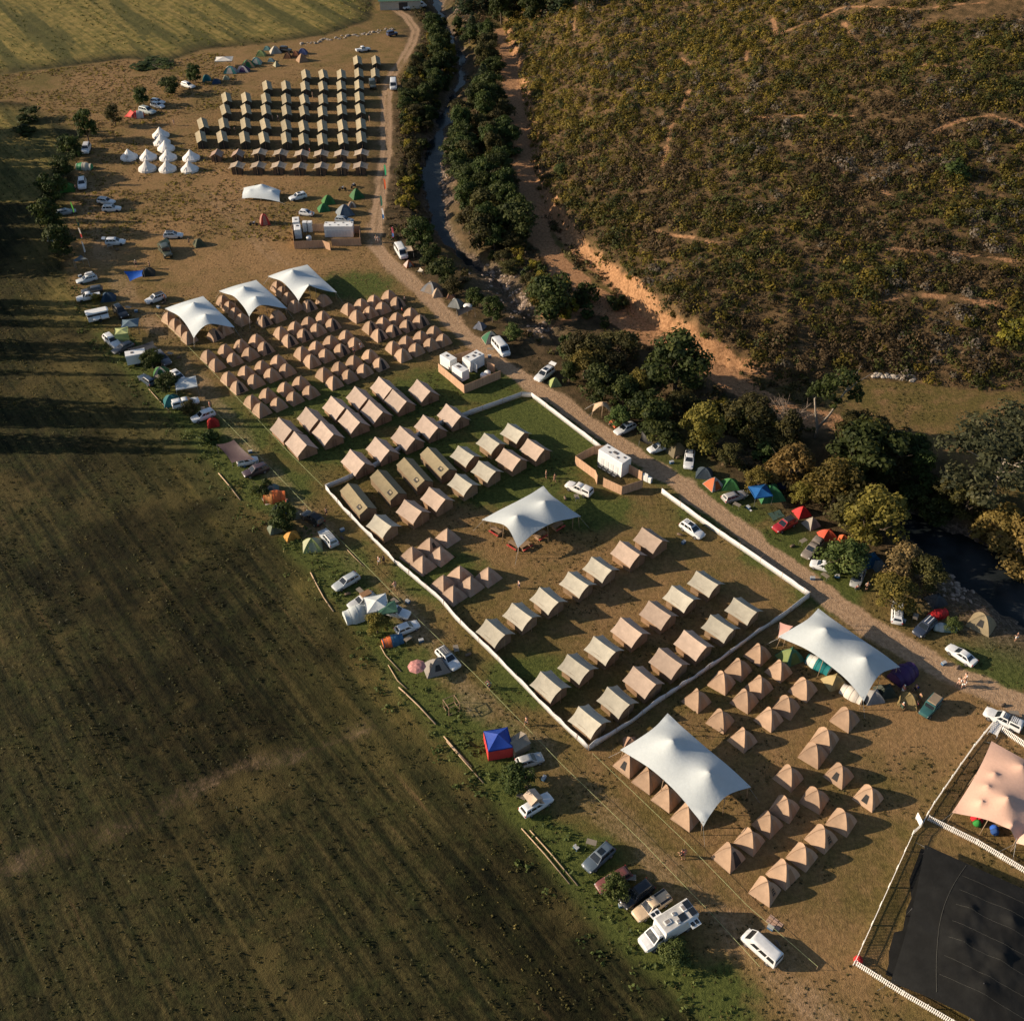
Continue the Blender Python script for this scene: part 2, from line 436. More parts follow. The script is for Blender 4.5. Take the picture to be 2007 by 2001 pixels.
# real furrows and clods
sF = X * math.sin(-FD) + Y * math.cos(-FD) if False else X * -math.sin(FD) + Y * math.cos(FD)
lF = X * math.cos(FD) + Y * math.sin(FD)
furrow = .6 * fbm(sF * .42, lF * .018, 60, 3) + .4 * fbm(sF * .14, lF * .012, 64, 2)
Z = Z + fieldm * (.60 * (furrow - .5) + .22 * (fbm(X * .8, Y * .8, 61, 2) - .5))
Z = Z - np.where(hill, 0, ruts * .05) + face * .9 * (fbm(X * .9, Y * .5, 62, 3) - .5)
nx, ny = len(xs), len(ys)
ii = (np.arange(ny - 1)[:, None] * nx + np.arange(nx - 1)[None, :]).ravel()
FQ = np.stack([ii, ii + 1, ii + nx + 1, ii + nx], 1)
fm = lambda a: a[FQ].mean(1)
fh = fm(hillm) > .5
cat = np.zeros(len(FQ), int)
cat[fm(fieldm) > .5] = 1
cat[fm(1 - sstep(2.0, 2.6, dtr)) > .5] = 2
cat[(fm(bed) > .55)] = 3
cat[fh] = 4
cat[(fm(clay) > .5)] = 5

m_ground, nt, out = newmat('soil_and_grass'); t = NT(nt)
tc = t.n('ShaderNodeTexCoord'); P3 = tc.outputs['Object']
sep = [t.n('ShaderNodeSeparateColor', {0: t.n('ShaderNodeAttribute', attribute_name=a).outputs['Color']}) for a in ('use_a', 'use_b', 'use_c')]
dirt, grn, fld = sep[0].outputs[:3]; gld, cly, grv = sep[1].outputs[:3]; hil, wod, ltf = sep[2].outputs[:3]
n_big = t.noise(P3, .055, 4); n_mid = t.noise(P3, .32, 4, .65); n_fine = t.noise(P3, 1.7, 5, .7); n_xf = t.noise(P3, 6.0, 3, .7)
mp = t.n('ShaderNodeMapping', {'Vector': P3, 'Rotation': (0, 0, FD), 'Scale': (28, 1.15, 1)}, vector_type='TEXTURE')
n_row = t.noise(mp.outputs[0], 1.0, 4, .7)
brown = t.mix((.115, .070, .031), (.250, .155, .073), t.ramp(n_fine, .25, .75))
olive = t.mix((.060, .052, .015), (.155, .118, .038), t.ramp(n_fine, .25, .75))
col = t.mix(olive, brown, t.ramp(t.math('MULTIPLY_ADD', n_mid, .6, t.math('MULTIPLY', n_big, .5)), .44, .74))
goldc = t.mix((.175, .106, .046), (.335, .205, .095), t.ramp(n_fine, .2, .8))
col = t.mix(col, goldc, t.math('MULTIPLY', gld, t.ramp(t.math('MULTIPLY_ADD', n_big, .7, t.math('MULTIPLY', n_mid, .5)), .30, .72)))
greenc = t.mix((.035, .048, .012), (.105, .120, .030), t.ramp(n_fine, .25, .75))
gm = t.ramp(t.math('ADD', grn, t.math('MULTIPLY_ADD', n_mid, 1.0, -.5)), .12, .56)
col = t.mix(col, greenc, gm)
fcol = t.mix((.012, .015, .006), (.070, .058, .021), t.ramp(n_row, .34, .68))
fcol = t.mix(fcol, (.034, .040, .012), t.math('MULTIPLY', t.ramp(n_mid, .42, .7), .7))
fcol = t.mix(fcol, t.n('ShaderNodeHueSaturation', {'Color': fcol, 'Value': .45}).outputs[0], t.ramp(n_fine, .40, .66))
fcol = t.mix(fcol, (.13, .070, .040), t.math('MULTIPLY', t.ramp(n_row, .62, .75), .5))
fcol = t.mix(fcol, t.n('ShaderNodeHueSaturation', {'Color': fcol, 'Value': .45}).outputs[0], t.ramp(t.noise(P3, .03, 4, .6), .47, .60))
fcol = t.mix(fcol, (.095, .072, .026), t.math('MULTIPLY', t.ramp(t.noise(P3, .05, 5, .65), .52, .66), .6))
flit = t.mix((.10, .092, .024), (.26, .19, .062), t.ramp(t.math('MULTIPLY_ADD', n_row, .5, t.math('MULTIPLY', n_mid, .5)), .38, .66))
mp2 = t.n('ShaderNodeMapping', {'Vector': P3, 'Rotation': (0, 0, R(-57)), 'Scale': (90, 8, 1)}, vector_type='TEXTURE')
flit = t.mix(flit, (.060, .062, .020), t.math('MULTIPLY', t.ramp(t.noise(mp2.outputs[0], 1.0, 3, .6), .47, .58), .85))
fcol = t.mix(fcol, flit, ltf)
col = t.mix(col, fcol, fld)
hcol = t.mix((.060, .042, .019), (.165, .102, .050), t.ramp(n_mid, .35, .7))
col = t.mix(col, hcol, hil)
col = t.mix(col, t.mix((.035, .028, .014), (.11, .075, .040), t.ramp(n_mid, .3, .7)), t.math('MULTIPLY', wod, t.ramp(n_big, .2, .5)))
gcol = t.mix((.065, .050, .038), (.29, .215, .160), t.ramp(n_fine, .42, .75))
col = t.mix(col, gcol, grv)
dcol = t.mix((.24, .155, .090), (.43, .295, .185), t.ramp(n_fine, .2, .8))
col = t.mix(col, dcol, t.ramp(t.math('ADD', dirt, t.math('MULTIPLY_ADD', n_fine, .5, -.25)), .1, .75))
ccol = t.mix((.17, .086, .040), (.44, .248, .128), t.ramp(n_fine, .25, .75))
col = t.mix(col, ccol, t.ramp(t.math('ADD', cly, t.math('MULTIPLY_ADD', n_mid, .7, -.35)), .2, .6))
col = t.mix(col, t.n('ShaderNodeHueSaturation', {'Color': col, 'Value': .70}).outputs[0], t.ramp(n_xf, .40, .75))
bp = t.n('ShaderNodeBump', {'Height': t.math('MULTIPLY_ADD', n_fine, .7, t.math('MULTIPLY', n_xf, .4)), 'Strength': .8, 'Distance': .30})
bs = t.n('ShaderNodeBsdfPrincipled', {'Base Color': col, 'Roughness': .95, 'Specular IOR Level': .1, 'Normal': bp.outputs[0]})
nt.links.new(bs.outputs[0], out.inputs[0])

V3 = np.stack([X, Y, Z], 1)
for k, (nm, lab) in enumerate((('meadow', 'worn brown and green grass of the campsite'), ('field', 'dark weedy fallow field with furrows'), ('dirt_track', 'pale two rut dirt track past the tents'),
                               ('riverbed', 'stony bed of the small river'), ('hillside', 'scrub covered hillside above the clay cutting'), ('clay_road', 'orange clay road at the foot of the hill'))):
    sel = FQ[cat == k]
    used, inv = np.unique(sel, return_inverse=True)
    me = np_mesh(nm, V3[used], inv.reshape(-1, 4))
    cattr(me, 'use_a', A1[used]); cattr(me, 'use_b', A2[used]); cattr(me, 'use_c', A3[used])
    me.polygons.foreach_set('use_smooth', [True] * len(me.polygons))
    tag(link(nm, me, m_ground), lab, kind='structure')

# water lying in the bed
m_water, nt, out = newmat('river_water'); t = NT(nt)
tc = t.n('ShaderNodeTexCoord')
bp = t.n('ShaderNodeBump', {'Height': t.noise(tc.outputs['Object'], 1.5, 3), 'Strength': .15, 'Distance': .05})
wc = t.mix((.008, .011, .012), (.026, .031, .034), t.ramp(t.noise(tc.outputs['Object'], .15, 4), .35, .7))
b = t.n('ShaderNodeBsdfPrincipled', {'Base Color': wc, 'Roughness': .15, 'Specular IOR Level': .07, 'Normal': bp.outputs[0]})
nt.links.new(b.outputs[0], out.inputs[0])
mb = MB(); L, Rr = [], []
WR = [p for p in RIVER if p[1] < 460]
WW = [9.0] * 11 + [3.0] * 6 + [9.0] * 8
for i, p in enumerate(WR):
    a = Vector(WR[max(i - 1, 0)]); c = Vector(WR[min(i + 1, len(WR) - 1)])
    d = (c - a).normalized(); nn = Vector((-d.y, d.x)); w = WW[min(i, len(WW) - 1)]
    L.append((p[0] + nn.x * w, p[1] + nn.y * w, -2.85)); Rr.append((p[0] - nn.x * w, p[1] - nn.y * w, -2.85))
for i in range(len(L) - 1): mb.quad(L[i], L[i + 1], Rr[i + 1], Rr[i])
tag(link('water', mb.mesh('water'), m_water), 'dark still water of the small river', kind='structure')

# ------------------------------------------------------------------ leaves
def leaf_quads(C, N, S, rng, asp=.62):
    n = len(C)
    N = N / (np.linalg.norm(N, axis=1, keepdims=True) + 1e-9)
    r = rng.normal(size=(n, 3)); T = np.cross(N, r); T /= (np.linalg.norm(T, axis=1, keepdims=True) + 1e-9)
    B = np.cross(N, T)
    S = np.asarray(S).reshape(-1, 1)
    T = T * S; B = B * S * asp
    V = np.stack([C - T - B * .5, C + T * .3 - B, C + T + B * .4, C - T * .2 + B], 1).reshape(-1, 3)
    return V, np.arange(4 * n).reshape(-1, 4)

def crown_arrays(rng, nblob, per, rad, ht, base, leaf, lump=.42, flat=.8, droop=0.0, fill=.9):
    """leaf clumps spread through a crown: blobs of leaves at uneven places"""
    Cs, Ns, Ss, Ts = [], [], [], []
    for b in range(nblob):
        th = rng.uniform(0, 2 * pi); rr = rad * (rng.uniform(.0, 1) ** .5) * fill
        zz = rng.uniform(0, 1)
        env = math.sqrt(max(0.05, 1 - (abs(zz - .42) / .62) ** 2.2))
        c = np.array([rr * env * math.cos(th), rr * env * math.sin(th), base + (ht - base) * zz * .92])
        br = rad * lump * rng.uniform(.6, 1.25)
        d = rng.normal(size=(per, 3)); d /= np.linalg.norm(d, axis=1, keepdims=True)
        d[:, 2] = np.where(d[:, 2] < -.35, -d[:, 2] * .6, d[:, 2])
        k = rng.uniform(.55, 1.05, (per, 1))
        p = c + d * k * br * np.array([1, 1, flat])
        if droop: p[:, 2] -= droop * (np.hypot(p[:, 0], p[:, 1]) / rad) ** 2
        Cs.append(p); Ns.append(d + rng.normal(size=(per, 3)) * .42 + np.array([0, 0, .2]))
        Ss.append(leaf * rng.uniform(.6, 1.3, per)); Ts.append(np.clip(rng.uniform(0, 1) * .6 + rng.uniform(0, .34, per), 0, 1))
    C, N, S, T = np.concatenate(Cs), np.concatenate(Ns), np.concatenate(Ss), np.concatenate(Ts)
    C[:, 2] = np.maximum(C[:, 2], .05)
    V, F = leaf_quads(C, N, S, rng)
    return V, F, np.repeat(T, 4)

def trunk_mesh(rng, ht, rad, r0, nl=5, lean=.0, pale=False):
    mb = MB(); q = random.Random(int(rng.integers(1e6)))
    top = Vector((lean, 0, ht * .6))
    mid = Vector((lean * .3 + q.uniform(-.1, .1), q.uniform(-.1, .1), ht * .3))
    mb.tube([(0, 0, -.3), (0, 0, .05), mid, top], [r0 * 1.35, r0 * 1.1, r0 * .85, r0 * .4], 8)
    for i in range(nl):
        a = 2 * pi * (i + q.uniform(-.3, .3)) / nl
        s = mid.lerp(top, q.uniform(.1, .9))
        e = Vector((math.cos(a) * rad * q.uniform(.5, .85), math.sin(a) * rad * q.uniform(.5, .85), ht * q.uniform(.5, .74)))
        m = s.lerp(e, .5) + Vector((0, 0, -.05 * ht))
        mb.tube([s, m, e], [r0 * .5, r0 * .32, r0 * .1], 5)
        for j in range(2):
            e2 = e + Vector((q.uniform(-1, 1), q.uniform(-1, 1), q.uniform(.1, .8))) * rad * .35
            mb.tube([m.lerp(e, .6), e2], [r0 * .2, r0 * .05], 4)
    return mb.mesh('trunk', True)

M_BARK = plain((.085, .062, .042), .9, name='bark', var=.4, scale=5)
M_PALEBARK = plain((.27, .23, .18), .85, name='pale_bark', var=.35, scale=3)
LM = {
 'dark': leafmat('dark_leaves', (.016, .027, .007), (.042, .058, .013), (.105, .112, .024)),
 'olive': leafmat('olive_leaves', (.024, .024, .008), (.060, .054, .016), (.105, .088, .026)),
 'yellow': leafmat('yellow_green_leaves', (.060, .056, .012), (.135, .110, .022), (.235, .175, .035)),
 'fresh': leafmat('fresh_green_leaves', (.035, .055, .014), (.085, .115, .030), (.16, .185, .055)),
 'grey': leafmat('grey_green_leaves', (.022, .027, .012), (.052, .056, .025), (.105, .100, .050)),
 'golden': leafmat('golden_willow_leaves', (.095, .070, .018), (.19, .135, .038), (.30, .215, .07)),
 'brown': leafmat('brown_scrub_leaves', (.048, .034, .016), (.115, .076, .036), (.19, .130, .068)),
 'greyscrub': leafmat('grey_scrub_leaves', (.085, .072, .052), (.165, .135, .105), (.29, .25, .20)),
 'scrub': leafmat('olive_scrub_leaves', (.054, .052, .007), (.178, .148, .018), (.41, .31, .044)),
 'weed': leafmat('weed_leaves', (.019, .022, .007), (.066, .060, .017), (.17, .130, .042)),
 'straw': leafmat('straw_blades', (.085, .058, .026), (.19, .125, .056), (.33, .23, .11)),
 'crop': leafmat('crop_leaves', (.048, .056, .013), (.135, .128, .030), (.27, .22, .068)),
 'fynbos': leafmat('dark_green_scrub_leaves', (.026, .034, .008), (.075, .082, .017), (.165, .160, .036)),
 'pine': leafmat('pine_needles', (.008, .016, .007), (.020, .032, .011), (.045, .058, .018)),
}
def mkcrown(kind, *a, **k):
    V, F, T = crown_arrays(*a, **k)
    me = np_mesh('crown', V, F); fattr(me, 'tone', T); me.materials.append(LM[kind])
    return me
# each prototype is one metre of crown radius and one metre of height scale times the numbers given
TP = {}
def proto(key, kind, n, nblob, per, leaf, rad=3.0, ht=6.0, base=1.4, bark=None, r0=.2, **kw):
    TP[key] = []
    for i in range(n):
        g = np.random.default_rng(100 + 17 * i + len(key) * 7)
        cm = mkcrown(kind, g, nblob, per, rad, ht, base, leaf, **kw)
        tm = trunk_mesh(g, ht, rad, r0)
        tm.materials.append(bark or M_BARK)
        TP[key].append((tm, cm, rad, ht))
proto('dark', 'dark', 4, 30, 110, .23)
proto('olive', 'olive', 3, 30, 110, .21)
proto('yellow', 'yellow', 3, 34, 110, .18, droop=.8, lump=.34)
proto('fresh', 'fresh', 2, 30, 110, .22)
proto('golden', 'golden', 2, 38, 120, .19, droop=2.4, lump=.30)
proto('shrub', 'scrub', 3, 13, 90, .20, rad=2.0, ht=2.6, base=.15, r0=.09)
proto('darkshrub', 'dark', 3, 12, 70, .26, rad=2.0, ht=2.8, base=.15, r0=.09)
proto('grey', 'grey', 2, 60, 90, .20, rad=5.0, ht=11.0, base=3.0, bark=M_PALEBARK, r0=.20, lump=.26)
proto('flower', 'straw', 1, 24, 100, .2, rad=3.0, ht=4.2, base=.8)
def conifer(key, n):
    TP[key] = []
    for i in range(n):
        g = np.random.default_rng(300 + i)
        Cs, Ns, Ss, Ts = [], [], [], []
        for lv in range(26):
            f = lv / 25; z = 1.0 + 9 * f; r = 2.4 * (1 - f) ** .8 + .15; k = int(26 * (1 - f) + 10)
            th = g.uniform(0, 2 * pi, k); rr = r * g.uniform(.35, 1.08, k)
            C = np.stack([rr * np.cos(th), rr * np.sin(th), z - .35 * rr + g.uniform(-.2, .2, k)], 1)
            Cs.append(C); Ns.append(np.stack([np.cos(th), np.sin(th), np.full(k, .9)], 1) + g.normal(size=(k, 3)) * .4); Ss.append(g.uniform(.22, .48, k)); Ts.append(g.uniform(0, 1, k))
        V, F = leaf_quads(np.concatenate(Cs), np.concatenate(Ns), np.concatenate(Ss), g)
        me = np_mesh('crown', V, F); fattr(me, 'tone', np.repeat(np.concatenate(Ts), 4)); me.materials.append(LM['pine'])
        mb = MB(); mb.tube([(0, 0, -.3), (0, 0, 4), (0, 0, 9.8)], [.22, .15, .03], 7); tm = mb.mesh('trunk', True); tm.materials.append(M_BARK)
        TP[key].append((tm, me, 2.4, 10.0))
conifer('pine', 2)
TNAME = {'dark': 'leafy_tree', 'olive': 'leafy_tree', 'yellow': 'willow_tree', 'fresh': 'leafy_tree', 'golden': 'willow_tree', 'shrub': 'shrub', 'darkshrub': 'shrub', 'grey': 'gum_tree', 'flower': 'shrub', 'pine': 'pine_tree'}

def tree(kind, x, y, r, h, label, group=None, z=None):
    tm, cm, r0, h0 = rnd.choice(TP[kind])
    nm = TNAME[kind]
    if z is None: z = h1(x, y)
    o = empty(nm, x, y, z - .05, rnd.uniform(0, 6.28), (r / r0, r / r0 * rnd.uniform(.9, 1.1), h / h0))
    tag(o, label, 'shrub' if nm == 'shrub' else 'tree', group)
    link('trunk', tm, None, o); link('crown', cm, None, o)
    return o

KEEP = [(*GT(1598, 872)[:2], 6.0), (*GT(1590, 905)[:2], 5.0), (*GT(1545, 870)[:2], 4.0), (*GT(1215, 690)[:2], 5), (*GT(1130, 660)[:2], 6)]
def scatter(poly_px, n, dmin, flat=True):
    """individual spots in a region of the photograph, spread over the land beneath it"""
    P = [GT(u, v)[:2] for u, v in poly_px]
    x0, x1 = min(p[0] for p in P), max(p[0] for p in P); y0, y1 = min(p[1] for p in P), max(p[1] for p in P)
    out, tries = [], 0
    while len(out) < n and tries < 6000:
        tries += 1
        x, y = rnd.uniform(x0, x1), rnd.uniform(y0, y1)
        if not inpoly(np.array([x]), np.array([y]), P)[0]: continue
        if any((x - a) ** 2 + (y - b) ** 2 < dmin ** 2 for a, b in out): continue
        if dpoly(np.array([x]), np.array([y]), RIVER)[0][0] < 2.6 and y > 150: continue
        if dpoly(np.array([x]), np.array([y]), CLAYROAD)[0][0] < 3.6: continue
        if dpoly(np.array([x]), np.array([y]), TRACK)[0][0] < 5: continue
        if any((x - a) ** 2 + (y - b) ** 2 < c * c for a, b, c in KEEP): continue
        out.append((x, y))
    return sorted(out, key=lambda p: -p[1])

def wood(poly_px, n, dmin, mixk, rr, hh, where, group):
    pts = scatter(poly_px, n, dmin); cnt = {}
    for x, y in pts:
        k = rnd.choices([m[0] for m in mixk], [m[1] for m in mixk])[0]
        i = cnt.get(k, 0); cnt[k] = i + 1
        word = {'dark': 'dark green leafy tree', 'olive': 'olive green leafy tree', 'yellow': 'yellow green willow', 'shrub': 'olive shrub', 'darkshrub': 'dark green shrub', 'pine': 'tall dark pine', 'fresh': 'bright green tree'}[k]
        r = rnd.uniform(*rr) * (.75 if 'shrub' in k else 1); h = rnd.uniform(*hh) * (.55 if 'shrub' in k else 1)
        tree(k, x, y, r, h, '%s, %s from the top %s' % (word, nth(i), where), group)
wood([(835, 50), (900, 62), (893, 140), (868, 190), (850, 245), (828, 330), (815, 415), (772, 420), (762, 330), (768, 260), (785, 200), (812, 130)], 95, 1.7,
     [('shrub', 7), ('darkshrub', 2), ('dark', 2), ('olive', 2)], (1.5, 2.7), (3.0, 5.5), 'between dirt track and river', 'thicket on the camp side of the river')
wood([(835, 55), (905, 55), (900, 150), (880, 195), (850, 260), (835, 250), (800, 250), (850, 180), (860, 110)], 22, 2.4, [('dark', 4), ('darkshrub', 3)], (2, 3.2), (4, 7), 'on the upper river bank', 'dark trees on the upper river bank')
wood([(918, 70), (968, 90), (985, 200), (1000, 300), (1012, 400), (1030, 470), (965, 500), (905, 470), (905, 410), (885, 330), (905, 220), (930, 150)], 62, 2.9,
     [('dark', 6), ('olive', 2), ('pine', 1.2), ('darkshrub', 1)], (2.4, 4.0), (5, 9), 'between river and clay road', 'wood between river and clay road')
wood([(880, -60), (1250, -60), (1200, 8), (1130, 36), (1000, 50), (960, 40), (905, 25)], 44, 3.6, [('dark', 4), ('pine', 5)], (3, 4.5), (8, 13), 'in the far dark wood', 'far dark wood at the top')
wood([(1080, 672), (1170, 690), (1255, 738), (1300, 775), (1390, 800), (1500, 820), (1560, 900), (1500, 905), (1420, 850), (1330, 815), (1230, 760), (1130, 715)], 46, 3.2,
     [('dark', 4), ('olive', 4), ('shrub', 3), ('darkshrub', 3), ('yellow', 1)], (2.2, 3.6), (4, 7), 'in thicket below the cutting', 'riverside thicket below the cutting')
wood([(1590, 870), (1760, 860), (1830, 960), (1900, 1010), (1830, 1030), (1740, 985), (1650, 930)], 20, 3.2, [('dark', 4), ('olive', 3), ('darkshrub', 2)], (2.2, 3.6), (4, 6.5), 'beyond the river bend', 'trees beyond the river bend')
wood([(985, 560), (1080, 640), (1140, 690), (1230, 640), (1160, 590), (1060, 520), (1000, 480), (960, 510)], 22, 2.8, [('shrub', 5), ('olive', 2), ('darkshrub', 3)], (1.6, 2.6), (3, 4.4), 'by the dry river bed', 'bushes by the dry river bed')

BIG = [  # px, radius, height, kind, label
 (826, 492, 3.4, 7.5, 'dark', 'round dark tree behind the white minibus'), (842, 520, 2.3, 5, 'dark', 'small dark tree just right of the minibus awning'), (868, 556, 3.2, 5.5, 'dark', 'wide dark tree above the small orange and white tents'),
 (890, 578, 2.0, 4, 'olive', 'small olive tree above the grey dome tent'), (932, 604, 1.9, 4.5, 'dark', 'narrow dark tree above the black trailer awning'), (966, 632, 2.1, 5.5, 'dark', 'dark tree with thin trunk by the stony bed'),
 (1006, 668, 1.7, 3.6, 'fresh', 'fresh green little tree beside the white van'), (1080, 622, 5.2, 9, 'dark', 'big leafy tree standing alone by the dry river bed'), (1062, 600, 3.6, 7, 'yellow', 'yellow topped tree behind the big leafy one'), (1150, 594, 2.6, 4.5, 'darkshrub', 'dark bush under the clay road'),
 (1145, 742, 3.3, 5.5, 'yellow', 'pale yellow green tree above the lime tent'), (1130, 716, 2.6, 5, 'olive', 'paler twin of the yellow green tree'), (1115, 752, 1.7, 4.5, 'dark', 'slim dark tree above the lime tent'), (1210, 712, 4.2, 6.5, 'olive', 'broad olive tree at the middle of the thicket'),
 (1322, 765, 6.0, 10.5, 'dark', 'largest dark tree under the clay cutting'), (1180, 785, 3.6, 6.5, 'dark', 'dark tree behind the star shaped shelter'), (1222, 795, 3.4, 6, 'dark', 'dark leafy tree left of the slender yellow one'), (1247, 790, 2.2, 7, 'yellow', 'slender yellow tree between dark ones'),
 (1266, 838, 4.0, 6.5, 'dark', 'dark tree behind the orange tent'), (1210, 835, 2.0, 4, 'fresh', 'small sunlit tree right of the star shaped shelter'), (1300, 872, 3.0, 4.5, 'dark', 'dark tree above the small white car'), (1372, 872, 4.2, 8, 'yellow', 'round yellow green willow behind the olive tent'),
 (1462, 858, 4.6, 7, 'olive', 'olive tree behind the bare one'), (1536, 880, 2.8, 7, 'olive', 'thin olive tree under the bare branches'), (1546, 945, 4.4, 7.5, 'golden', 'golden tree above the green tents'), (1428, 910, 2.1, 3.8, 'olive', 'small umbrella shaped tree beside the track'),
 (1482, 962, 2.4, 4.5, 'yellow', 'low yellow green bush above the silver wagon'), (1572, 985, 2.3, 4, 'yellow', 'bright yellow bush by the big green dome'), (1692, 935, 6.6, 9, 'dark', 'broad dark oak like tree over the river bend'), (1936, 985, 10, 15, 'grey', 'huge grey gum tree with pale branches'), (1985, 930, 8, 13, 'grey', 'second grey gum at the right edge'),
 (1640, 975, 3.6, 7, 'yellow', 'yellow green tree left of the twin willows'), (1628, 1000, 5.0, 9, 'yellow', 'willow above the red tent'), (1705, 1065, 5.6, 10, 'yellow', 'tall willow above the blue dome tent'), (1668, 1040, 3.4, 7, 'olive', 'olive tree between the willows'), (1995, 1095, 7.0, 8, 'golden', 'weeping golden willow on the far bank'), (1960, 1060, 4.5, 7, 'golden', 'smaller golden willow beside the weeping one'),
 (1648, 1115, 3.5, 5, 'fresh', 'light green tree covering a white car'), (1757, 1128, 3.2, 5, 'flower', 'pinkish brown flowering bush beside the river tents'), (1746, 1180, 3.4, 4.2, 'yellow', 'yellow green bush behind the white suv'), (1808, 1150, 2.8, 5, 'brown' if False else 'olive', 'brownish bush right of the flowering one'), (1864, 1232, 1.2, 1.8, 'fresh', 'tiny bush beside the green tarp tent'),
 (1985, 655, 3.4, 3.6, 'shrub', 'round bright bush near the top of the lower slope'), (1868, 345, 3.6, 3.6, 'darkshrub', 'large dark bush on the upper slope'), (1210, 600, 2.2, 3, 'darkshrub', 'dark bush at the foot of the cutting'), (1100, 342, 2.0, 2.4, 'fresh', 'bright bush at the lower edge of the slope'),
 (384, 163, 2.4, 5.2, 'dark', 'dark tree left of the white gazebo'), (337, 184, 3.4, 4.6, 'dark', 'low wide dark tree by the parked white car'), (282, 208, 2.6, 5, 'dark', 'dark tree behind two white cars'), (227, 247, 2.1, 5.5, 'olive', 'sparse olive tree behind the red tent'), (174, 277, 2.9, 8, 'dark', 'tallest tree at the field edge'),
 (141, 314, 3.1, 6.5, 'dark', 'dark tree over the half hidden white car'), (126, 352, 3.2, 5.5, 'dark', 'shaded tree behind the green and white tent'), (108, 402, 3.8, 7.5, 'dark', 'tree behind the green dome at the field edge'), (100, 458, 3.5, 8, 'dark', 'tree beside the flags at the field edge'), (126, 500, 3.4, 6.5, 'dark', 'last dark tree of the row at the field edge'),
 (62, 238, 4.0, 3, 'darkshrub', 'wide shaded bush out in the field'), (45, 262, 3.5, 2.4, 'darkshrub', 'smaller bush beside the wide one in the field'), (300, 132, 6, 1.4, 'darkshrub', 'long low dark thicket at the field corner'),
 (189, 592, 1.3, 1.8, 'yellow', 'tiny yellow bush behind the white pickup'), (300, 722, 2.0, 3.6, 'dark', 'round tree between the parked cars'), (332, 768, 2.1, 3.6, 'dark', 'leafy tree beside the silver gazebo'), (374, 815, 1.5, 3, 'olive', 'small tree in front of the double cab'),
 (410, 866, 2.0, 2.4, 'darkshrub', 'bush beside the dark tarp'), (512, 966, 1.8, 2.8, 'darkshrub', 'bush beside the orange tent'), (560, 1034, 2.4, 4, 'dark', 'small tree among the tents by the black car'), (740, 1240, 1.9, 3.4, 'yellow', 'yellowish tree between silver tents'),
 (1017, 1545, 2.2, 3.8, 'dark', 'dark tree beside the car with roof tent'), (1204, 1760, 1.5, 4.2, 'fresh', 'thin tree over the maroon car'), (1322, 1880, 1.7, 2.6, 'fresh', 'bush beside the camper truck'),
 (940, 488, 4.2, 8, 'olive', 'olive tree where the river bends'), (1012, 470, 4.8, 9, 'dark', 'large dark tree beside the clay road'), (975, 430, 3.6, 8, 'dark', 'dark tree above the river bend')]
for u, v, r, h, k, lab in BIG:
    x, y, z = GT(u, v)
    tree(k, x, y, r, h, lab, z=z)

# the tall pale acacia and the bare tree below the clearing
def limb_tree(name, u, v, limbs, label, crowns=(), bark=None):
    x, y, z = GT(u, v); o = empty(name, x, y, z); tag(o, label, 'tree')
    mb = MB()
    for pts, rad in limbs: mb.tube(pts, rad, 6)
    link('trunk', mb.mesh('trunk', True), bark or M_PALEBARK, o)
    if crowns:
        Vs, Fs, Ts, b = [], [], [], 0
        for i, (c, r, n) in enumerate(crowns):
            V, F, T = crown_arrays(np.random.default_rng(500 + i), n, 60, r, 2.2, 0, .26, flat=.6)
            Vs.append(V + np.array(c)); Fs.append(F + b); Ts.append(T); b += len(V)
        me = np_mesh('crown', np.concatenate(Vs), np.concatenate(Fs)); fattr(me, 'tone', np.concatenate(Ts))
        link('crown', me, LM['dark'], o)
    return o
limb_tree('acacia_tree', 1598, 858, [([(0, 0, -.3), (0, 0, 2), (-.9, 0, 5), (-1.6, .3, 8), (-.6, .2, 10)], [.30, .25, .18, .13, .06]), ([(0, 0, 2), (1.6, .4, 4.5), (3.2, .8, 8.5), (4.4, 1, 12)], [.24, .2, .15, .06]),
    ([(3.2, .8, 8.5), (5.2, 1.4, 10.5), (7.5, 1.6, 12.2)], [.16, .1, .03]), ([(3.2, .8, 8.5), (5.5, 2, 13.5)], [.14, .03]), ([(2.4, .6, 6.5), (.8, .6, 10)], [.16, .05])],
    'tall acacia with forked pale trunk and thin dark crown', [((.2, .8, 9.5), 2.8, 12), ((2.6, .6, 11), 2.6, 12), ((-1.4, .6, 8.6), 2.0, 8), ((5.4, 1, 7.2), 2.2, 7), ((2, 0, 6.4), 1.4, 5)])
q = random.Random(5); bl = [([(0, 0, -.3), (0, 0, 2.2), (.3, .2, 4)], [.26, .2, .14])]
for i in range(30):
    a = q.uniform(0, 6.28); r = q.uniform(1.5, 4.2); e = Vector((math.cos(a) * r, math.sin(a) * r * .8, q.uniform(3.5, 7.5))); s = Vector((.1, .1, q.uniform(2, 4)))
    m = s.lerp(e, .55) + Vector((0, 0, -.4)); bl.append(([s, m, e], [.09, .055, .015]))
    for j in range(3): bl.append(([m.lerp(e, q.uniform(.2, .9)), e + Vector((q.uniform(-1, 1), q.uniform(-1, 1), q.uniform(-.2, .9)))], [.035, .01]))
limb_tree('bare_tree', 1545, 855, bl, 'leafless grey tree below the clay road', bark=plain((.22, .17, .13), .9, name='dead_bark', var=.3))

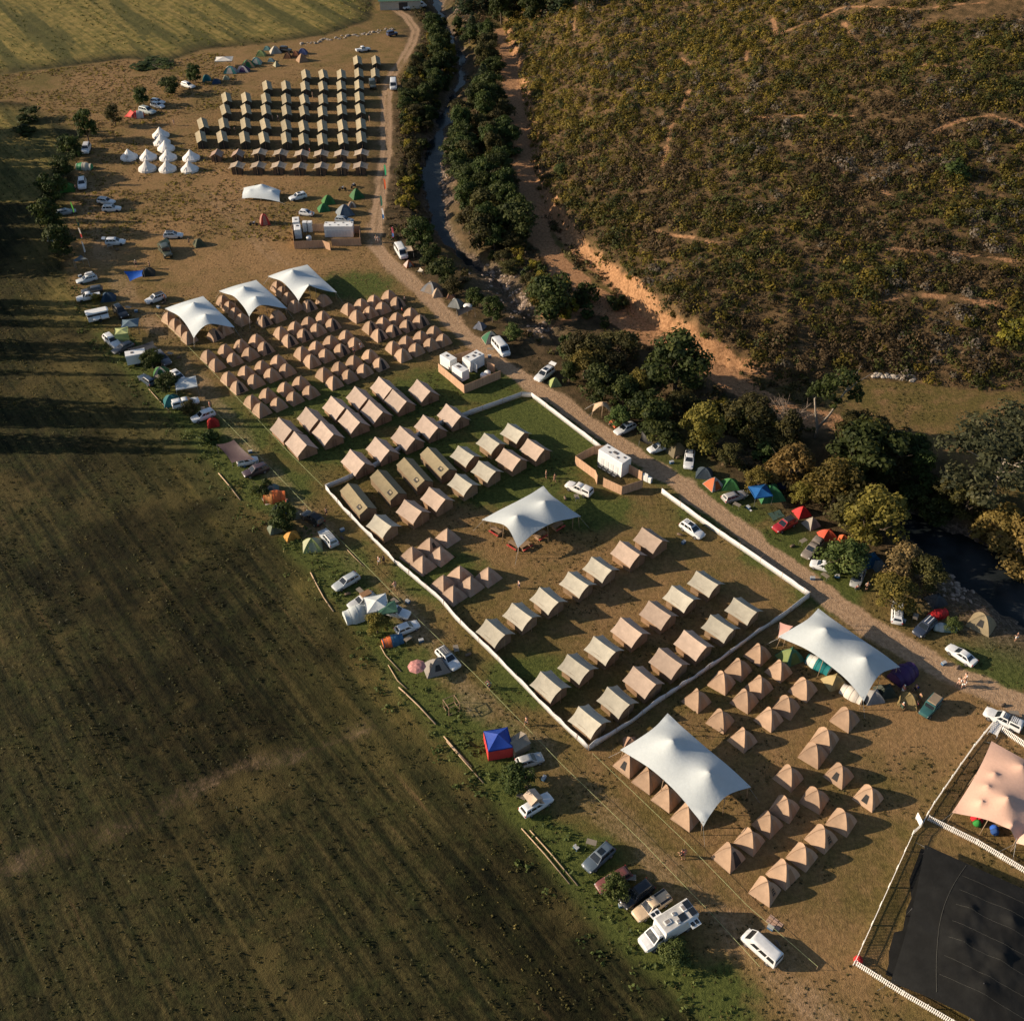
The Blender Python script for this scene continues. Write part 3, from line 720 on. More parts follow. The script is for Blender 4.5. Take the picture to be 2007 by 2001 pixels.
# ------------------------------------------------------------------ the scrub on the hill, weeds in the fields: masses nobody could count
def in_view(x, y, m=10):
    """keeps what the land shows around the photograph's frame and some metres beyond"""
    D = HC * SP + y * CP
    return (np.abs(x) < D * (PW / 2) / FPX + m) & (y > 40) & (y < 430)
def bushes(name, kind, xy, rad, per, leaf, label, flat=.75, tone=None, asp=.62, nz=.5, tj=(-.1, .4)):
    n = len(xy); g = np.random.default_rng(len(name))
    zc = H(xy[:, 0], xy[:, 1])
    d = g.normal(size=(n, per, 3)); d /= np.linalg.norm(d, axis=2, keepdims=True); d[..., 2] = np.abs(d[..., 2])
    lump = 1 + .35 * np.sin(3 * np.arctan2(d[..., 1], d[..., 0]) + g.uniform(0, 6.28, (n, 1)))
    C = np.stack([xy[:, 0], xy[:, 1], zc], 1)[:, None, :] + d * (rad[:, None] * lump * g.uniform(.55, 1.05, (n, per)))[..., None] * np.array([1, 1, flat])
    N = d + g.normal(size=(n, per, 3)) * nz + np.array([0, 0, .2])
    S = (leaf * g.uniform(.6, 1.35, (n, per))) * (rad[:, None] / rad.mean()) ** .4
    V, F = leaf_quads(C.reshape(-1, 3), N.reshape(-1, 3), S.ravel(), g, asp)
    tn = (tone if tone is not None else g.uniform(0, .6, n))[:, None] + g.uniform(*tj, (n, per))
    me = np_mesh(name, V, F); fattr(me, 'tone', np.repeat(np.clip(tn, 0, 1).ravel(), 4))
    return tag(link(name, me, LM[kind]), label, kind='stuff')

g = np.random.default_rng(77)
N0 = 150000
hx, hy = g.uniform(-20, 215, N0), g.uniform(140, 420, N0)
ok = inpoly(hx, hy, HILLPOLY) & in_view(hx, hy)
hx, hy = hx[ok], hy[ok]
df, pf = dpoly(hx, hy, FOOT); cv = np.interp(pf, np.arange(len(CUT)), CUT)
keep = df > np.where(cv > 2.5, 1.9, .5) + 1.2 * g.uniform(-1, 1, len(hx))
for L in HP: keep &= dpoly(hx, hy, L)[0] > .95
cx, cy = G(1900, 20)
patch = fbm(hx * .06, hy * .06, 91, 3); patch2 = fbm(hx * .05 + 40, hy * .05, 92, 3); fine = fbm(hx * .35, hy * .35, 93, 2)
keep &= (g.uniform(0, 1, len(hx)) < np.clip(.15 + 1.4 * fbm(hx * .16, hy * .16, 90, 3), 0, 1))
for u, v, a, b in ((1700, 765, 9, 5), (1790, 785, 10, 6)):
    qx, qy = G(u, v); keep &= ((hx - qx) / a) ** 2 + ((hy - qy) / b) ** 2 > 1
bx, by, bz = GT(1930, 22); keep &= (((hx - bx) / 26) ** 2 + ((hy - by) / 7) ** 2 > g.uniform(.2, 1, len(hx)))
bx, by, bz = GT(1720, 10); keep &= (((hx - bx) / 18) ** 2 + ((hy - by) / 4) ** 2 > g.uniform(.2, 1, len(hx)))
hx, hy, patch, patch2, fine = hx[keep], hy[keep], patch[keep], patch2[keep], fine[keep]
order = g.permutation(len(hx))[:46000]
hx, hy, patch, patch2, fine = hx[order], hy[order], patch[order], patch2[order], fine[order]
n = len(hx); big = np.arange(n) < 8200
rad = np.where(big, np.clip(g.lognormal(.34, .36, n), .7, 3.2), g.uniform(.3, .75, n)) * np.where(hy > 270, .88, 1.0)
far = sstep(215, 290, hy) * sstep(125, 60, hx)
isg = g.uniform(0, 1, n) < np.clip(1.5 * (patch2 - .56) + .06, .01, .5) * (1 - .6 * far)
isb = (~isg) & (g.uniform(0, 1, n) < np.clip(2.0 * (patch - .46) + .22, .08, .65) * (1 - .6 * far))
isd = (~isg) & (~isb) & (g.uniform(0, 1, n) < .30 + .34 * (1 - far) * sstep(.4, .6, fine))
iso = ~(isg | isb | isd)
XYh = np.stack([hx, hy], 1)
for nm, kind, sel, lab in (('olive_scrub', 'scrub', iso, 'olive green low scrub spread over the hillside'), ('dark_scrub', 'fynbos', isd, 'darker green bushes scattered through the hillside scrub'),
                           ('brown_scrub', 'brown', isb, 'dry brown heath patches on the hillside'), ('grey_scrub', 'greyscrub', isg, 'pale grey brush patches on the hillside')):
    for bb, per, lf in ((True, 100, .21), (False, 16, .17)):
        q_ = sel & (big == bb)
        bushes(nm, kind, XYh[q_], rad[q_] * (.85 if kind == 'greyscrub' else 1), per, lf, lab if bb else lab.replace('patches', 'tufts').replace('bushes', 'small bushes').replace('low scrub', 'ground scrub'), flat=.95, tone=np.clip(g.uniform(-.1, .45, q_.sum()) + (.28 * far[q_] if kind == 'scrub' else 0) - (0 if bb else .12), 0, 1), nz=.24, tj=(-.06, .2))

# undergrowth by the river, the road and the track
ux, uy = g.uniform(-45, 120, 20000), g.uniform(95, 420, 20000)
dr = dpoly(ux, uy, RIVER)[0]; dc = dpoly(ux, uy, CLAYROAD)[0]; dt = dpoly(ux, uy, TRACK)[0]
ok = (~inpoly(ux, uy, HILLPOLY)) & in_view(ux, uy) & (dr > 4 + 4 * g.uniform(0, 1, 20000)) & (dr < 26) & (dc > 3.2) & (dt > np.where(uy > 215, 3.5, 9)) & (fbm(ux * .12, uy * .12, 95) > .36)
side = inpoly(ux, uy, [p for p in TRACK] + [(300, 60), (300, 900)])
ok &= side & ((uy > 215) | (dr < 11) | (dc < 13))
for u, v, a, b in ((1700, 775, 10, 5), (1790, 795, 11, 6), (1870, 800, 8, 5), (1020, 590, 5, 5), (985, 545, 5, 5), (870, 350, 4, 6), (1930, 1165, 12, 8), (1780, 1240, 12, 8)):
    qx, qy = G(u, v); ok &= ((ux - qx) / a) ** 2 + ((uy - qy) / b) ** 2 > 1
ux, uy = ux[ok][:6000], uy[ok][:6000]; k = g.uniform(0, 1, len(ux)); XYu = np.stack([ux, uy], 1); ru = np.clip(g.lognormal(-.1, .4, len(ux)), .4, 2)
bushes('riverside_scrub', 'olive', XYu[k < .6], ru[k < .6], 26, .27, 'olive undergrowth along river and track')
bushes('dry_riverside_scrub', 'brown', XYu[k >= .6], ru[k >= .6] * .9, 26, .27, 'dry brown undergrowth along river and clay road')

# weeds: denser along the furrows
def weeds(name, kind, n, x0, x1, y0, y1, test, rmin, rmax, leaf, per, label, stripes=True, flat=.8, fs=.42, fl=.018, fa=None, rowd=1.15):
    A_ = FD if fa is None else fa
    if stripes:                                         # standing in rows along the furrows
        k = np.floor(g.uniform(-420, 420, n)); l = g.uniform(-420, 420, n)
        s = k * rowd + g.normal(0, .16, n) * rowd
        wx, wy = l * math.cos(A_) - s * math.sin(A_), l * math.sin(A_) + s * math.cos(A_)
    else: wx, wy = g.uniform(x0, x1, n), g.uniform(y0, y1, n)
    ok = test(wx, wy) & in_view(wx, wy, 4) & (wy > y0) & (wy < y1)
    if stripes:
        row = vnoise(k * .83 + 500, l * .02 + 50, 71)
        fur = .6 * fbm(s * fs, l * fl, 60, 3) + .4 * fbm(s * .14, l * .012, 64, 2)
        dens = .32 * row + .38 * fur + .30 * fbm(wx * .09, wy * .09, 97, 3)
        ok &= (g.uniform(0, 1, n) < np.clip((dens - .34) * 3.6, .04, 1)) & (dpoly(wx, wy, HEADLAND)[0] > 1.3 + g.uniform(-.8, 1.2, n))
    tone = None
    if stripes: tone = np.clip(2.4 * (fur[ok] - .42) + 1.1 * (fbm(wx[ok] * .035, wy[ok] * .035, 101, 3) - .5) + g.uniform(-.15, .25, ok.sum()), -.1, .75)
    wx, wy = wx[ok], wy[ok]
    return bushes(name, kind, np.stack([wx, wy], 1), g.uniform(rmin, rmax, len(wx)) * np.clip(.6 + fbm(wx * .1, wy * .1, 98), .5, 1.5), per, leaf, label, flat, tone)
inw = lambda a, b: inpoly(a, b, WESTPOLY)
weeds('field_weeds', 'weed', 900000, -135, 60, 42, 300, inw, .12, .36, .12, 5, 'knee high weeds covering the dark field')
weeds('field_weeds', 'olive', 26000, -135, 60, 42, 300, inw, .15, .45, .14, 8, 'greener clumps of weeds in the dark field')
weeds('far_field_weeds', 'crop', 220000, -185, 0, 225, 420, lambda a, b: inpoly(a, b, FIELDPOLY), .25, .65, .2, 8, 'yellow green crop rows in the far field', fs=.09, fl=.006, fa=R(-57), rowd=2.6)
weeds('far_field_weeds', 'fresh', 50000, -185, 0, 225, 420, lambda a, b: inpoly(a, b, FIELDPOLY), .25, .7, .2, 8, 'greener clumps in the far field', fs=.09, fl=.006, fa=R(-57), rowd=2.6)
edge = lambda a, b: (dpoly(a, b, WESTPOLY[4:20])[0] < 3.8) & (fbm(a * .15, b * .15, 99) > .42)
weeds('edge_weeds', 'fresh', 12000, -115, 60, 42, 240, edge, .25, .75, .18, 12, 'tall green weeds along the field edge', stripes=False)
camp = lambda a, b: (~inw(a, b)) & (~inpoly(a, b, FIELDPOLY)) & (~inpoly(a, b, HILLPOLY)) & (dpoly(a, b, TRACK)[0] > 2.2) & (dpoly(a, b, RIVER)[0] > 9) & (fbm(a * .11, b * .11, 53, 3) > .47) & (a < 75)
weeds('grass_tufts', 'weed', 26000, -80, 80, 42, 190, camp, .10, .24, .10, 5, 'short tufts in the trampled camp grass', stripes=False, flat=.6)

rough = lambda a, b: (~inw(a, b)) & (~inpoly(a, b, FIELDPOLY)) & (a < -.36 * (b - 90)) & (fbm(a * .08, b * .08, 54, 3) > .40)
weeds('rough_grass', 'straw', 16000, -175, -40, 215, 340, rough, .10, .34, .15, 6, 'rough brown grass between the far field and the camp trees', stripes=False, flat=.6)
weeds('rough_grass', 'scrub', 5000, -175, -40, 215, 340, rough, .15, .6, .17, 9, 'olive weeds between the far field and the camp trees', stripes=False, flat=.7)
dry = lambda a, b: (~inw(a, b)) & (~inpoly(a, b, FIELDPOLY)) & (dpoly(a, b, TRACK)[0] > 1.9) & inpoly(a, b, [(-150, 190)] + [p for p in TRACK if p[1] > 160][::-1] + [(-150, 340)]) & (fbm(a * .14, b * .14, 55, 3) > .44)
weeds('dry_grass', 'straw', 20000, -120, 5, 165, 330, dry, .05, .13, .11, 4, 'dry straw coloured tufts on the upper camp ground', stripes=False, flat=.5)
verge = lambda a, b: (dpoly(a, b, TRACK)[0] > 2.4) & (dpoly(a, b, TRACK)[0] < 12) & inpoly(a, b, [p for p in TRACK] + [(300, 60), (300, 900)]) & (b > 200)
weeds('verge_grass', 'brown', 9000, -70, 40, 195, 400, verge, .2, .7, .2, 8, 'brown verge grass between dirt track and river thicket', stripes=False, flat=.6)

# the plantation west of the field that throws the long shadows: outside the frame, built where it stands
PV, PF, PT, b0 = [], [], [], 0
q = random.Random(21)
cmv = [np.array([v.co for v in TP['pine'][i][1].vertices]) for i in range(2)]
cmt = [np.array([d.value for d in TP['pine'][i][1].attributes['tone'].data]) for i in range(2)]
def belt(x, y, h, r):
    global b0
    k = q.randrange(2); V = cmv[k] * np.array([r / 2.4, r / 2.4, h / 10]); PV.append(V + np.array([x, y, 0])); PT.append(cmt[k])
    PF.append(np.arange(len(V)).reshape(-1, 4) + b0); b0 += len(V)
for j in range(60):
    y = q.uniform(200, 280); xf = -.4895 * (HC * SP + y * CP) - 7
    belt(xf - q.uniform(0, 22), y, q.uniform(11, 18), q.uniform(3, 5))
for j in range(22):
    y = q.uniform(140, 190); xf = -.4895 * (HC * SP + y * CP) - 6
    belt(xf - q.uniform(0, 14), y, q.uniform(13, 22), q.uniform(1.3, 2.3))
for j in range(0):
    y = q.uniform(60, 138); xf = -.4895 * (HC * SP + y * CP) - 6
    belt(xf - q.uniform(0, 14), y, q.uniform(8, 15), q.uniform(2.4, 4))
me = np_mesh('plantation', np.concatenate(PV), np.concatenate(PF)); fattr(me, 'tone', np.concatenate(PT))
tag(link('plantation', me, LM['pine']), 'dark plantation west of the field, its long shadows cross the grass', kind='stuff')
# ------------------------------------------------------------------ dome tents
def ribz(r, p=1.75): return 1 - r ** p
def dome_mesh(a, b, h, p=1.75, sag=.07, n=6):
    """crossed poles from corner to corner, four panels pulled a little in between them"""
    mb = MB(); cs = [(-a, -b), (a, -b), (a, b), (-a, b)]
    for k in range(4):
        c0, c1 = cs[k], cs[(k + 1) % 4]
        def fn(s, t):
            r = 1 - t
            pull = 1 - sag * 4 * s * (1 - s) * math.sin(pi * min(1, t * 1.15)) 
            x = (c0[0] * (1 - s) + c1[0] * s) * r * pull; y = (c0[1] * (1 - s) + c1[1] * s) * r * pull
            return (x, y, h * ribz(r, p) * (1 - .05 * 4 * s * (1 - s) * math.sin(pi * t)))
        mb.grid(fn, n, n + 2)
    return mb
def dome_rib(a, b, h, p=1.75, w=.02, flip=False):
    mb = MB(); s = -1 if flip else 1
    mb.tube([(a * q, s * b * q, h * ribz(abs(q), p) + .012) for q in [i / 10 - 1 for i in range(21)]], w, 5)
    return mb
def panel_patch(a, b, h, side, s0, s1, t0, t1, p=1.75, off=.025, sag=.07):
    """a piece of cloth lying on panel number side: s along the base, t up the panel"""
    cs = [(-a, -b), (a, -b), (a, b), (-a, b)]; c0, c1 = cs[side], cs[(side + 1) % 4]
    nx_, ny_ = c1[1] - c0[1], -(c1[0] - c0[0]); l = math.hypot(nx_, ny_); nx_, ny_ = nx_ / l, ny_ / l
    def fn(i, j):
        s = s0 + (s1 - s0) * i; t = t0 + (t1 - t0) * j; s = .5 + (s - .5) * 1.0
        r = 1 - t; pull = 1 - sag * 4 * s * (1 - s) * math.sin(pi * min(1, t * 1.15))
        return ((c0[0] * (1 - s) + c1[0] * s) * r * pull + nx_ * off, (c0[1] * (1 - s) + c1[1] * s) * r * pull + ny_ * off,
                h * ribz(r, p) * (1 - .05 * 4 * s * (1 - s) * math.sin(pi * t)) + off * .8)
    return MB().grid(fn, 4, 5)
DA, DH = 1.32, 2.1
M_TAN = cloth(TAN, name='tan_canvas'); M_TAN2 = cloth((.36, .22, .13), name='tan_canvas_seam', var=.1)
ME_D = dome_mesh(DA, DA, DH, 2.15).mesh('canopy', True); ME_D.materials.append(M_TAN)
ME_DL = dome_mesh(DA, DA, DH).mesh('canopy', True); ME_DL.materials.append(M_TAN)
ME_R = [dome_rib(DA, DA, DH, 2.15).mesh('pole_sleeve', True), dome_rib(DA, DA, DH, 2.15, flip=True).mesh('pole_sleeve', True)]
ME_RL = [dome_rib(DA, DA, DH).mesh('pole_sleeve', True), dome_rib(DA, DA, DH, flip=True).mesh('pole_sleeve', True)]
for m in ME_R + ME_RL: m.materials.append(M_TAN2)
ME_DOOR = {}
for key, side, s0, s1, t0, t1, m in (('shut', 1, .3, .7, .02, .62, M_TAN2), ('open', 1, .33, .72, .02, .66, M_DARK), ('window', 0, .34, .68, .14, .50, M_DARK), ('side', 1, .36, .66, .12, .46, M_DARK)):
    ME_DOOR[key] = panel_patch(DA, DA, DH, side, s0, s1, t0, t1).mesh('door', True); ME_DOOR[key].materials.append(m)
    ME_DOOR[key + 'r'] = panel_patch(DA, DA, DH, side, s0, s1, t0, t1, 2.15).mesh('door', True); ME_DOOR[key + 'r'].materials.append(m)
def dome(x, y, rz, label, group, door='shut', s=1.0, big=False):
    o = empty('dome_tent', x, y, 0, rz, s); tag(o, label, 'dome tent', group)
    link('canopy', ME_DL if big else ME_D, None, o)
    for m in (ME_RL if big else ME_R): link('pole_sleeve', m, None, o)
    e = '' if big else 'r'
    if door in ('shut', 'open'): link('door', ME_DOOR[door + e], None, o)
    else:
        link('window', ME_DOOR[door + e], None, o); link('door', ME_DOOR['shut' + e], None, o)
    return o
def J(a): return rnd.uniform(-a, a)
BLOCKS = [
 ('top right', 'D', [(700, 745), (800, 715), (897, 685), (1010, 648)], [(765, 800), (865, 770), (960, 738), (1070, 700)]),
 ('middle right', 'D', [(868, 885), (965, 853), (1070, 820), (1175, 783)], [(930, 942), (1040, 908), (1145, 872), (1245, 838)]),
 ('lower right', 'D', [(1040, 1033), (1140, 993), (1250, 955), (1352, 922)], [(1110, 1093), (1212, 1050), (1325, 1012), (1420, 978)]),
 ('top centre', 'D', [(190, 925), (300, 888), (400, 848), (510, 808)], [(250, 982), (365, 943), (465, 902), (580, 863)]),
 ('middle centre', 'D', [(350, 1078), (460, 1035), (570, 993), (685, 950)], [(420, 1137), (530, 1095), (645, 1052), (750, 1007)]),
 ('lower centre', 'D', [(515, 1235), (632, 1188), (745, 1145), (865, 1098)], [(590, 1298), (705, 1250), (820, 1205), (940, 1160)]),
 ('top left', 'C', [(1180, 1102), (1310, 1057), (1430, 1020), (1548, 983)], [(1240, 1163), (1375, 1123), (1495, 1083), (1610, 1040)]),
 ('middle left', 'C', [(1335, 1267), (1465, 1220), (1590, 1180), (1710, 1138)], [(1405, 1332), (1535, 1287), (1660, 1242), (1775, 1203)]),
 ('lower left', 'C', [(1510, 1440), (1630, 1393), (1765, 1345), (1880, 1300)], [(1580, 1503), (1708, 1460), (1830, 1415), (1951, 1368)])]
OPEN = {('D', 250, 982), ('D', 365, 943), ('D', 645, 1052), ('D', 940, 1160), ('D', 868, 885), ('D', 930, 942), ('D', 1040, 908), ('D', 1145, 872), ('D', 1245, 838), ('D', 1070, 700), ('D', 580, 863), ('C', 1610, 1040), ('C', 1405, 1332)}
for bn, c, back, front in BLOCKS:
    for rn, row in (('back', back), ('front', front)):
        for i, (u, v) in enumerate(row):
            x, y = W(c, u, v, DH); op = (c, u, v) in OPEN
            dome(x, y, R(-48) + J(.07), 'tan dome tent%s, %s from left, %s row of %s block' % (' with open door' if op else '', nth(i), rn, bn), 'tan dome tents in blocks of eight', 'open' if op else 'shut', rnd.uniform(.95, 1.02))
# domes set round the three big white canopies
UNDER = [('left', [('C', 882, 815), ('C', 935, 862), ('C', 985, 908), ('C', 1030, 960), ('C', 1228, 940), ('C', 1300, 900)]),
         ('middle', [('C', 1295, 688), ('C', 1345, 732), ('C', 1388, 780), ('C', 1437, 825), ('C', 1600, 835), ('C', 1705, 800)]),
         ('right', [('D', 165, 580), ('D', 205, 620), ('D', 250, 665), ('D', 295, 725), ('D', 400, 720), ('D', 510, 680)])]
for nm, L in UNDER:
    for i, (c, u, v) in enumerate(L):
        x, y = W(c, u, v, DH)
        dome(x, y, R(-48) + J(.1), 'tan dome tent, %s round the edge of the %s of three white canopies' % (nth(i), nm), 'tan dome tents under the white canopies', 'open' if i == 4 else 'shut', .98)
BOT = [('J', 345, 635), ('J', 195, 748), ('J', 505, 757), ('J', 70, 845), ('J', 355, 877), ('J', 690, 897), ('J', 245, 982), ('J', 560, 1030), ('J', 430, 1120), ('J', 60, 1132), ('J', 1010, 1122), ('J', 230, 1275),
       ('J', 855, 1275), ('J', 770, 1390), ('J', 580, 1560), ('J', 965, 1545), ('J', 780, 1728), ('J', 1190, 1712), ('J', 550, 1795), ('H', 1420, 1365), ('K', 10, 368), ('K', 575, 350), ('K', 420, 475), ('K', 275, 612),
       ('K', 130, 742), ('I', 1440, 885), ('I', 1280, 1005), ('I', 1560, 1260)]
BL = ['at the top of the lower right field', 'second down on the left side of the lower right field', 'right of the topmost one in the lower field', 'third down along the picket side near the enclosure corner', 'in the middle of the upper group', 'nearest to the green and white tents under the canopy',
      'left of the centre of the upper group', 'below the one nearest the canopy', 'just below the centre of the upper group', 'left of centre, one row above the white canopy', 'standing alone right of the upper group', 'lowest of the upper group',
      'upper of a touching pair', 'lower of a touching pair', 'right beside the white canopy edge, third row', 'with a dark square window facing left, upper one', 'in the second row of the lower group', 'with a dark square window, rightmost of all',
      'in the lower group, left of the second row one', 'leftmost of the upper group beside the enclosure', 'third from the bottom in the left row', 'rightmost in the last row', 'with dark openings on two sides in the last row', 'in the middle of the last row',
      'second from the bottom of the last row', 'second from the bottom in the left row', 'with an open door at the end of the left row', 'with a small dark window at the end of the last row']
DOORS = {15: 'window', 17: 'window', 22: 'side', 26: 'open', 27: 'side'}
for i, (c, u, v) in enumerate(BOT):
    x, y = W(c, u, v, DH * 1.06)
    dome(x, y, R(-43) + J(.1), 'tan dome tent ' + BL[i], 'large tan dome tents in the lower field', DOORS.get(i, 'shut'), rnd.uniform(1.03, 1.1), True)
for i, (u, v) in enumerate([(515, 307), (660, 425), (810, 560), (960, 700)]):
    x, y = W('I', u, v, DH * 1.06)
    dome(x, y, R(-43) + J(.05), 'tan dome tent beside the lower white canopy, %s from the top%s' % (nth(i), ', dark square window' if i == 0 else ''), 'tan domes beside the lower white canopy', 'window' if i == 0 else 'shut', 1.06, True)
# second kind inside the enclosure: pinkish, pointed
PA, PHH = 1.5, 2.25
ME_P = dome_mesh(PA, PA, PHH, 1.28, .06).mesh('canopy', True); ME_P.materials.append(cloth((.40, .29, .215), name='pink_canvas'))
ME_PR = [dome_rib(PA, PA, PHH, 1.28).mesh('pole_sleeve', True), dome_rib(PA, PA, PHH, 1.28, flip=True).mesh('pole_sleeve', True)]
for m in ME_PR: m.materials.append(cloth((.47, .34, .25), name='pink_seam', var=.05))
ME_PD = panel_patch(PA, PA, PHH, 1, .3, .7, .02, .6, 1.28).mesh('door', True); ME_PD.materials.append(cloth((.36, .24, .17), name='pink_door'))
ME_PW = panel_patch(PA, PA, PHH, 1, .32, .66, .3, .62, 1.28, .04).mesh('window', True); ME_PW.materials.append(M_DARK)
PL = ['alone at the top of the upper group of five', 'with a dark window, upper group of five', 'leftmost of the upper group of five', 'in the centre of the upper group of five', 'lowest of the upper group of five', 'at the top left of the lower group of five', 'rightmost of the lower group of five', 'leftmost of the lower group of five', 'in the centre of the lower group of five', 'lowest of the lower group of five']
for i, (u, v) in enumerate([(1065, 137), (935, 207), (800, 275), (1010, 277), (878, 345), (1160, 420), (1375, 430), (1035, 490), (1240, 500), (1110, 570)]):
    x, y = W('G', u, v, PHH)
    o = empty('pyramid_tent', x, y, 0, R(-43) + J(.05)); tag(o, 'pinkish pyramid tent ' + PL[i], 'tent', 'pinkish pyramid tents in the enclosure')
    link('canopy', ME_P, None, o)
    for m in ME_PR: link('pole_sleeve', m, None, o)
    link('door', ME_PD, None, o)
    if i == 1: link('window', ME_PW, None, o)

# ------------------------------------------------------------------ ridge tents: local x along the ridge, +x end towards the camera
def roof_mesh(L, wd, hr, he, lift=0.0, sagr=.12, sage=.22, n=8, corner=0.0):
    """two panes of cloth from the ridge to the eaves; ridge and eaves hang between their ends, edges bow inwards"""
    mb = MB()
    for sd in (-1, 1):
        def fn(s, t):
            k = 4 * s * (1 - s)
            bow = 1 - sage * .5 * math.sin(pi * t) * 0
            xx = (s - .5) * L * (1 - corner * math.sin(pi * min(1, t)) * .9)
            yy = sd * wd * t * (1 - (corner * .9 * k if t > .99 else corner * .9 * k * t))
            zr = hr - sagr * k; ze = he - sage * .15 * k + (corner * .4 * (1 - k) * 0)
            z = zr + (ze - zr) * (t ** .92) - .05 * math.sin(pi * t) * k
            return (xx, yy, z)
        mb.grid(fn, n, n)
    return mb
def gable_wall(L, wd, he, hr, x):
    return MB().add([(x, -wd, 0), (x, wd, 0), (x, wd, he), (x, 0, hr), (x, -wd, he)], [(0, 1, 2, 3, 4)])
def side_wall(L, wd, he, sd):
    return MB().quad((-L / 2, sd * wd, 0), (L / 2, sd * wd, 0), (L / 2, sd * wd, he), (-L / 2, sd * wd, he))
def ridge_kit(L, wd, hr, he, body_l, body_w, mroof, mwall, door=True, corner=.06, sagr=.12, flap=True, doorm=None, n=8):
    k = {}
    k['roof'] = roof_mesh(L, wd, hr, he, n=n, corner=corner, sagr=sagr).mesh('roof', True); k['roof'].materials.append(mroof)
    slope = (hr - he) / wd
    heb = hr - slope * body_w - .12
    k['front_wall'] = gable_wall(body_l, body_w, heb, hr - .2, body_l / 2).mesh('front_wall'); k['back_wall'] = gable_wall(body_l, body_w, heb, hr - .2, -body_l / 2).mesh('back_wall')
    k['side_wall'] = side_wall(body_l, body_w, heb, -1).mesh('side_wall'); k['side_wall2'] = side_wall(body_l, body_w, heb, 1).mesh('side_wall')
    for q in ('front_wall', 'back_wall', 'side_wall', 'side_wall2'): k[q].materials.append(mwall)
    x = body_l / 2 + .02
    k['door'] = MB().add([(x, -.42, .02), (x, .42, .02), (x, .42, 1.35), (x, 0, min(1.75, hr - .35)), (x, -.42, 1.35)], [(0, 1, 2, 3, 4)]).mesh('door'); k['door'].materials.append(doorm or mwall)
    for q, sx in (('pole', -1), ('pole2', 1)):
        k[q] = MB().tube([(sx * (L / 2 - .06), 0, 0), (sx * (L / 2 - .06), 0, hr)], .035, 6).mesh('ridge_pole'); k[q].materials.append(M_POLE)
    return k
def ridge_tent(kit, name, x, y, rz, label, cat, group, z=0, s=1.0):
    o = empty(name, x, y, z, rz, s); tag(o, label, cat, group)
    for q, nm in (('roof', 'roof'), ('front_wall', 'front_wall'), ('back_wall', 'back_wall'), ('side_wall', 'side_wall'), ('side_wall2', 'side_wall'), ('door', 'door'), ('pole', 'ridge_pole'), ('pole2', 'ridge_pole'), ('window', 'window'), ('frame', 'window_flap'), ('deck', 'deck')):
        if q in kit: link(nm, kit[q], None, o)
    return o
def from_ridge(c, a, b, hr):
    x0, y0 = W(c, *a, hr); x1, y1 = W(c, *b, hr)
    return (x0 + x1) / 2, (y0 + y1) / 2, math.atan2(y1 - y0, x1 - x0), math.hypot(x1 - x0, y1 - y0)

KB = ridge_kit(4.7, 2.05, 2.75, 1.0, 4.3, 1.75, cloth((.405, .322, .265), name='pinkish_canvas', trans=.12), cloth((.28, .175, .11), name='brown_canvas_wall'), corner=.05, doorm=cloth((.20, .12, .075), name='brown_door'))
BIGR = [((930, 1298), (1037, 1395)), ((1037, 1397), (1145, 1490)), ((745, 1372), (855, 1470)), ((860, 1475), (965, 1570)), ((568, 1443), (680, 1545)), ((690, 1550), (795, 1645)), ((375, 1527), (485, 1630)), ((490, 1637), (600, 1735)),
        ((170, 1600), (285, 1715)), ((285, 1718), (400, 1815)), ((1225, 1320), (1320, 1415)), ((1447, 1507), (1550, 1600)), ((1275, 1587), (1375, 1690)), ((1100, 1670), (1200, 1775)), ((910, 1755), (1010, 1860)), ((719, 1848), (826, 1958))]
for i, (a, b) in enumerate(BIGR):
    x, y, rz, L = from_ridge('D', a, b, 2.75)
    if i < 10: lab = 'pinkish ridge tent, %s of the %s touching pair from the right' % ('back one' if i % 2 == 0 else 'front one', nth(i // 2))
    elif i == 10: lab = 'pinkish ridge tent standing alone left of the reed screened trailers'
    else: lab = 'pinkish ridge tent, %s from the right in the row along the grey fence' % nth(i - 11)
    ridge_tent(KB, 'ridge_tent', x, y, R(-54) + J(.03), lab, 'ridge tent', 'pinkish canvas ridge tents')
# the four long olive marquee tents
KO = ridge_kit(7.0, 1.55, 2.5, 1.55, 6.9, 1.45, cloth((.24, .20, .125), name='olive_canvas', trans=.06), cloth((.20, .145, .095), name='drab_wall'), corner=.0, sagr=.03)
mb = MB(); KO['window'] = MB().box((2.1, -.78, 2.02), (.85, .62, .06)).mesh('window')
for me, dz, mt, w, l in ((KO['window'], .045, M_DARK, .66, .9),):
    mb = MB()
    n = Vector((0, -(2.5 - 1.55), 1.55)).normalized(); d = Vector((0, -1.55, -(2.5 - 1.55))).normalized(); c = Vector((2.15, 0, 2.5)) + d * 1.0
    mb.quad(*[c + n * .05 + Vector((sx * l / 2, 0, 0)) + d * (sy * w / 2) for sx, sy in ((-1, -1), (-1, 1), (1, 1), (1, -1))]); me2 = mb.mesh('window'); me2.materials.append(mt); KO['window'] = me2
    mb = MB()
    for (x0, x1, y0, y1) in ((-.15, .42, -.3, .0),):
        mb.quad(*[c + n * .07 + Vector((xx, 0, 0)) + d * yy for xx, yy in ((x0, y0), (x0, y1), (x1, y1), (x1, y0))])
    KO['frame'] = mb.mesh('window_flap'); KO['frame'].materials.append(cloth((.30, .25, .17), name='window_flap'))
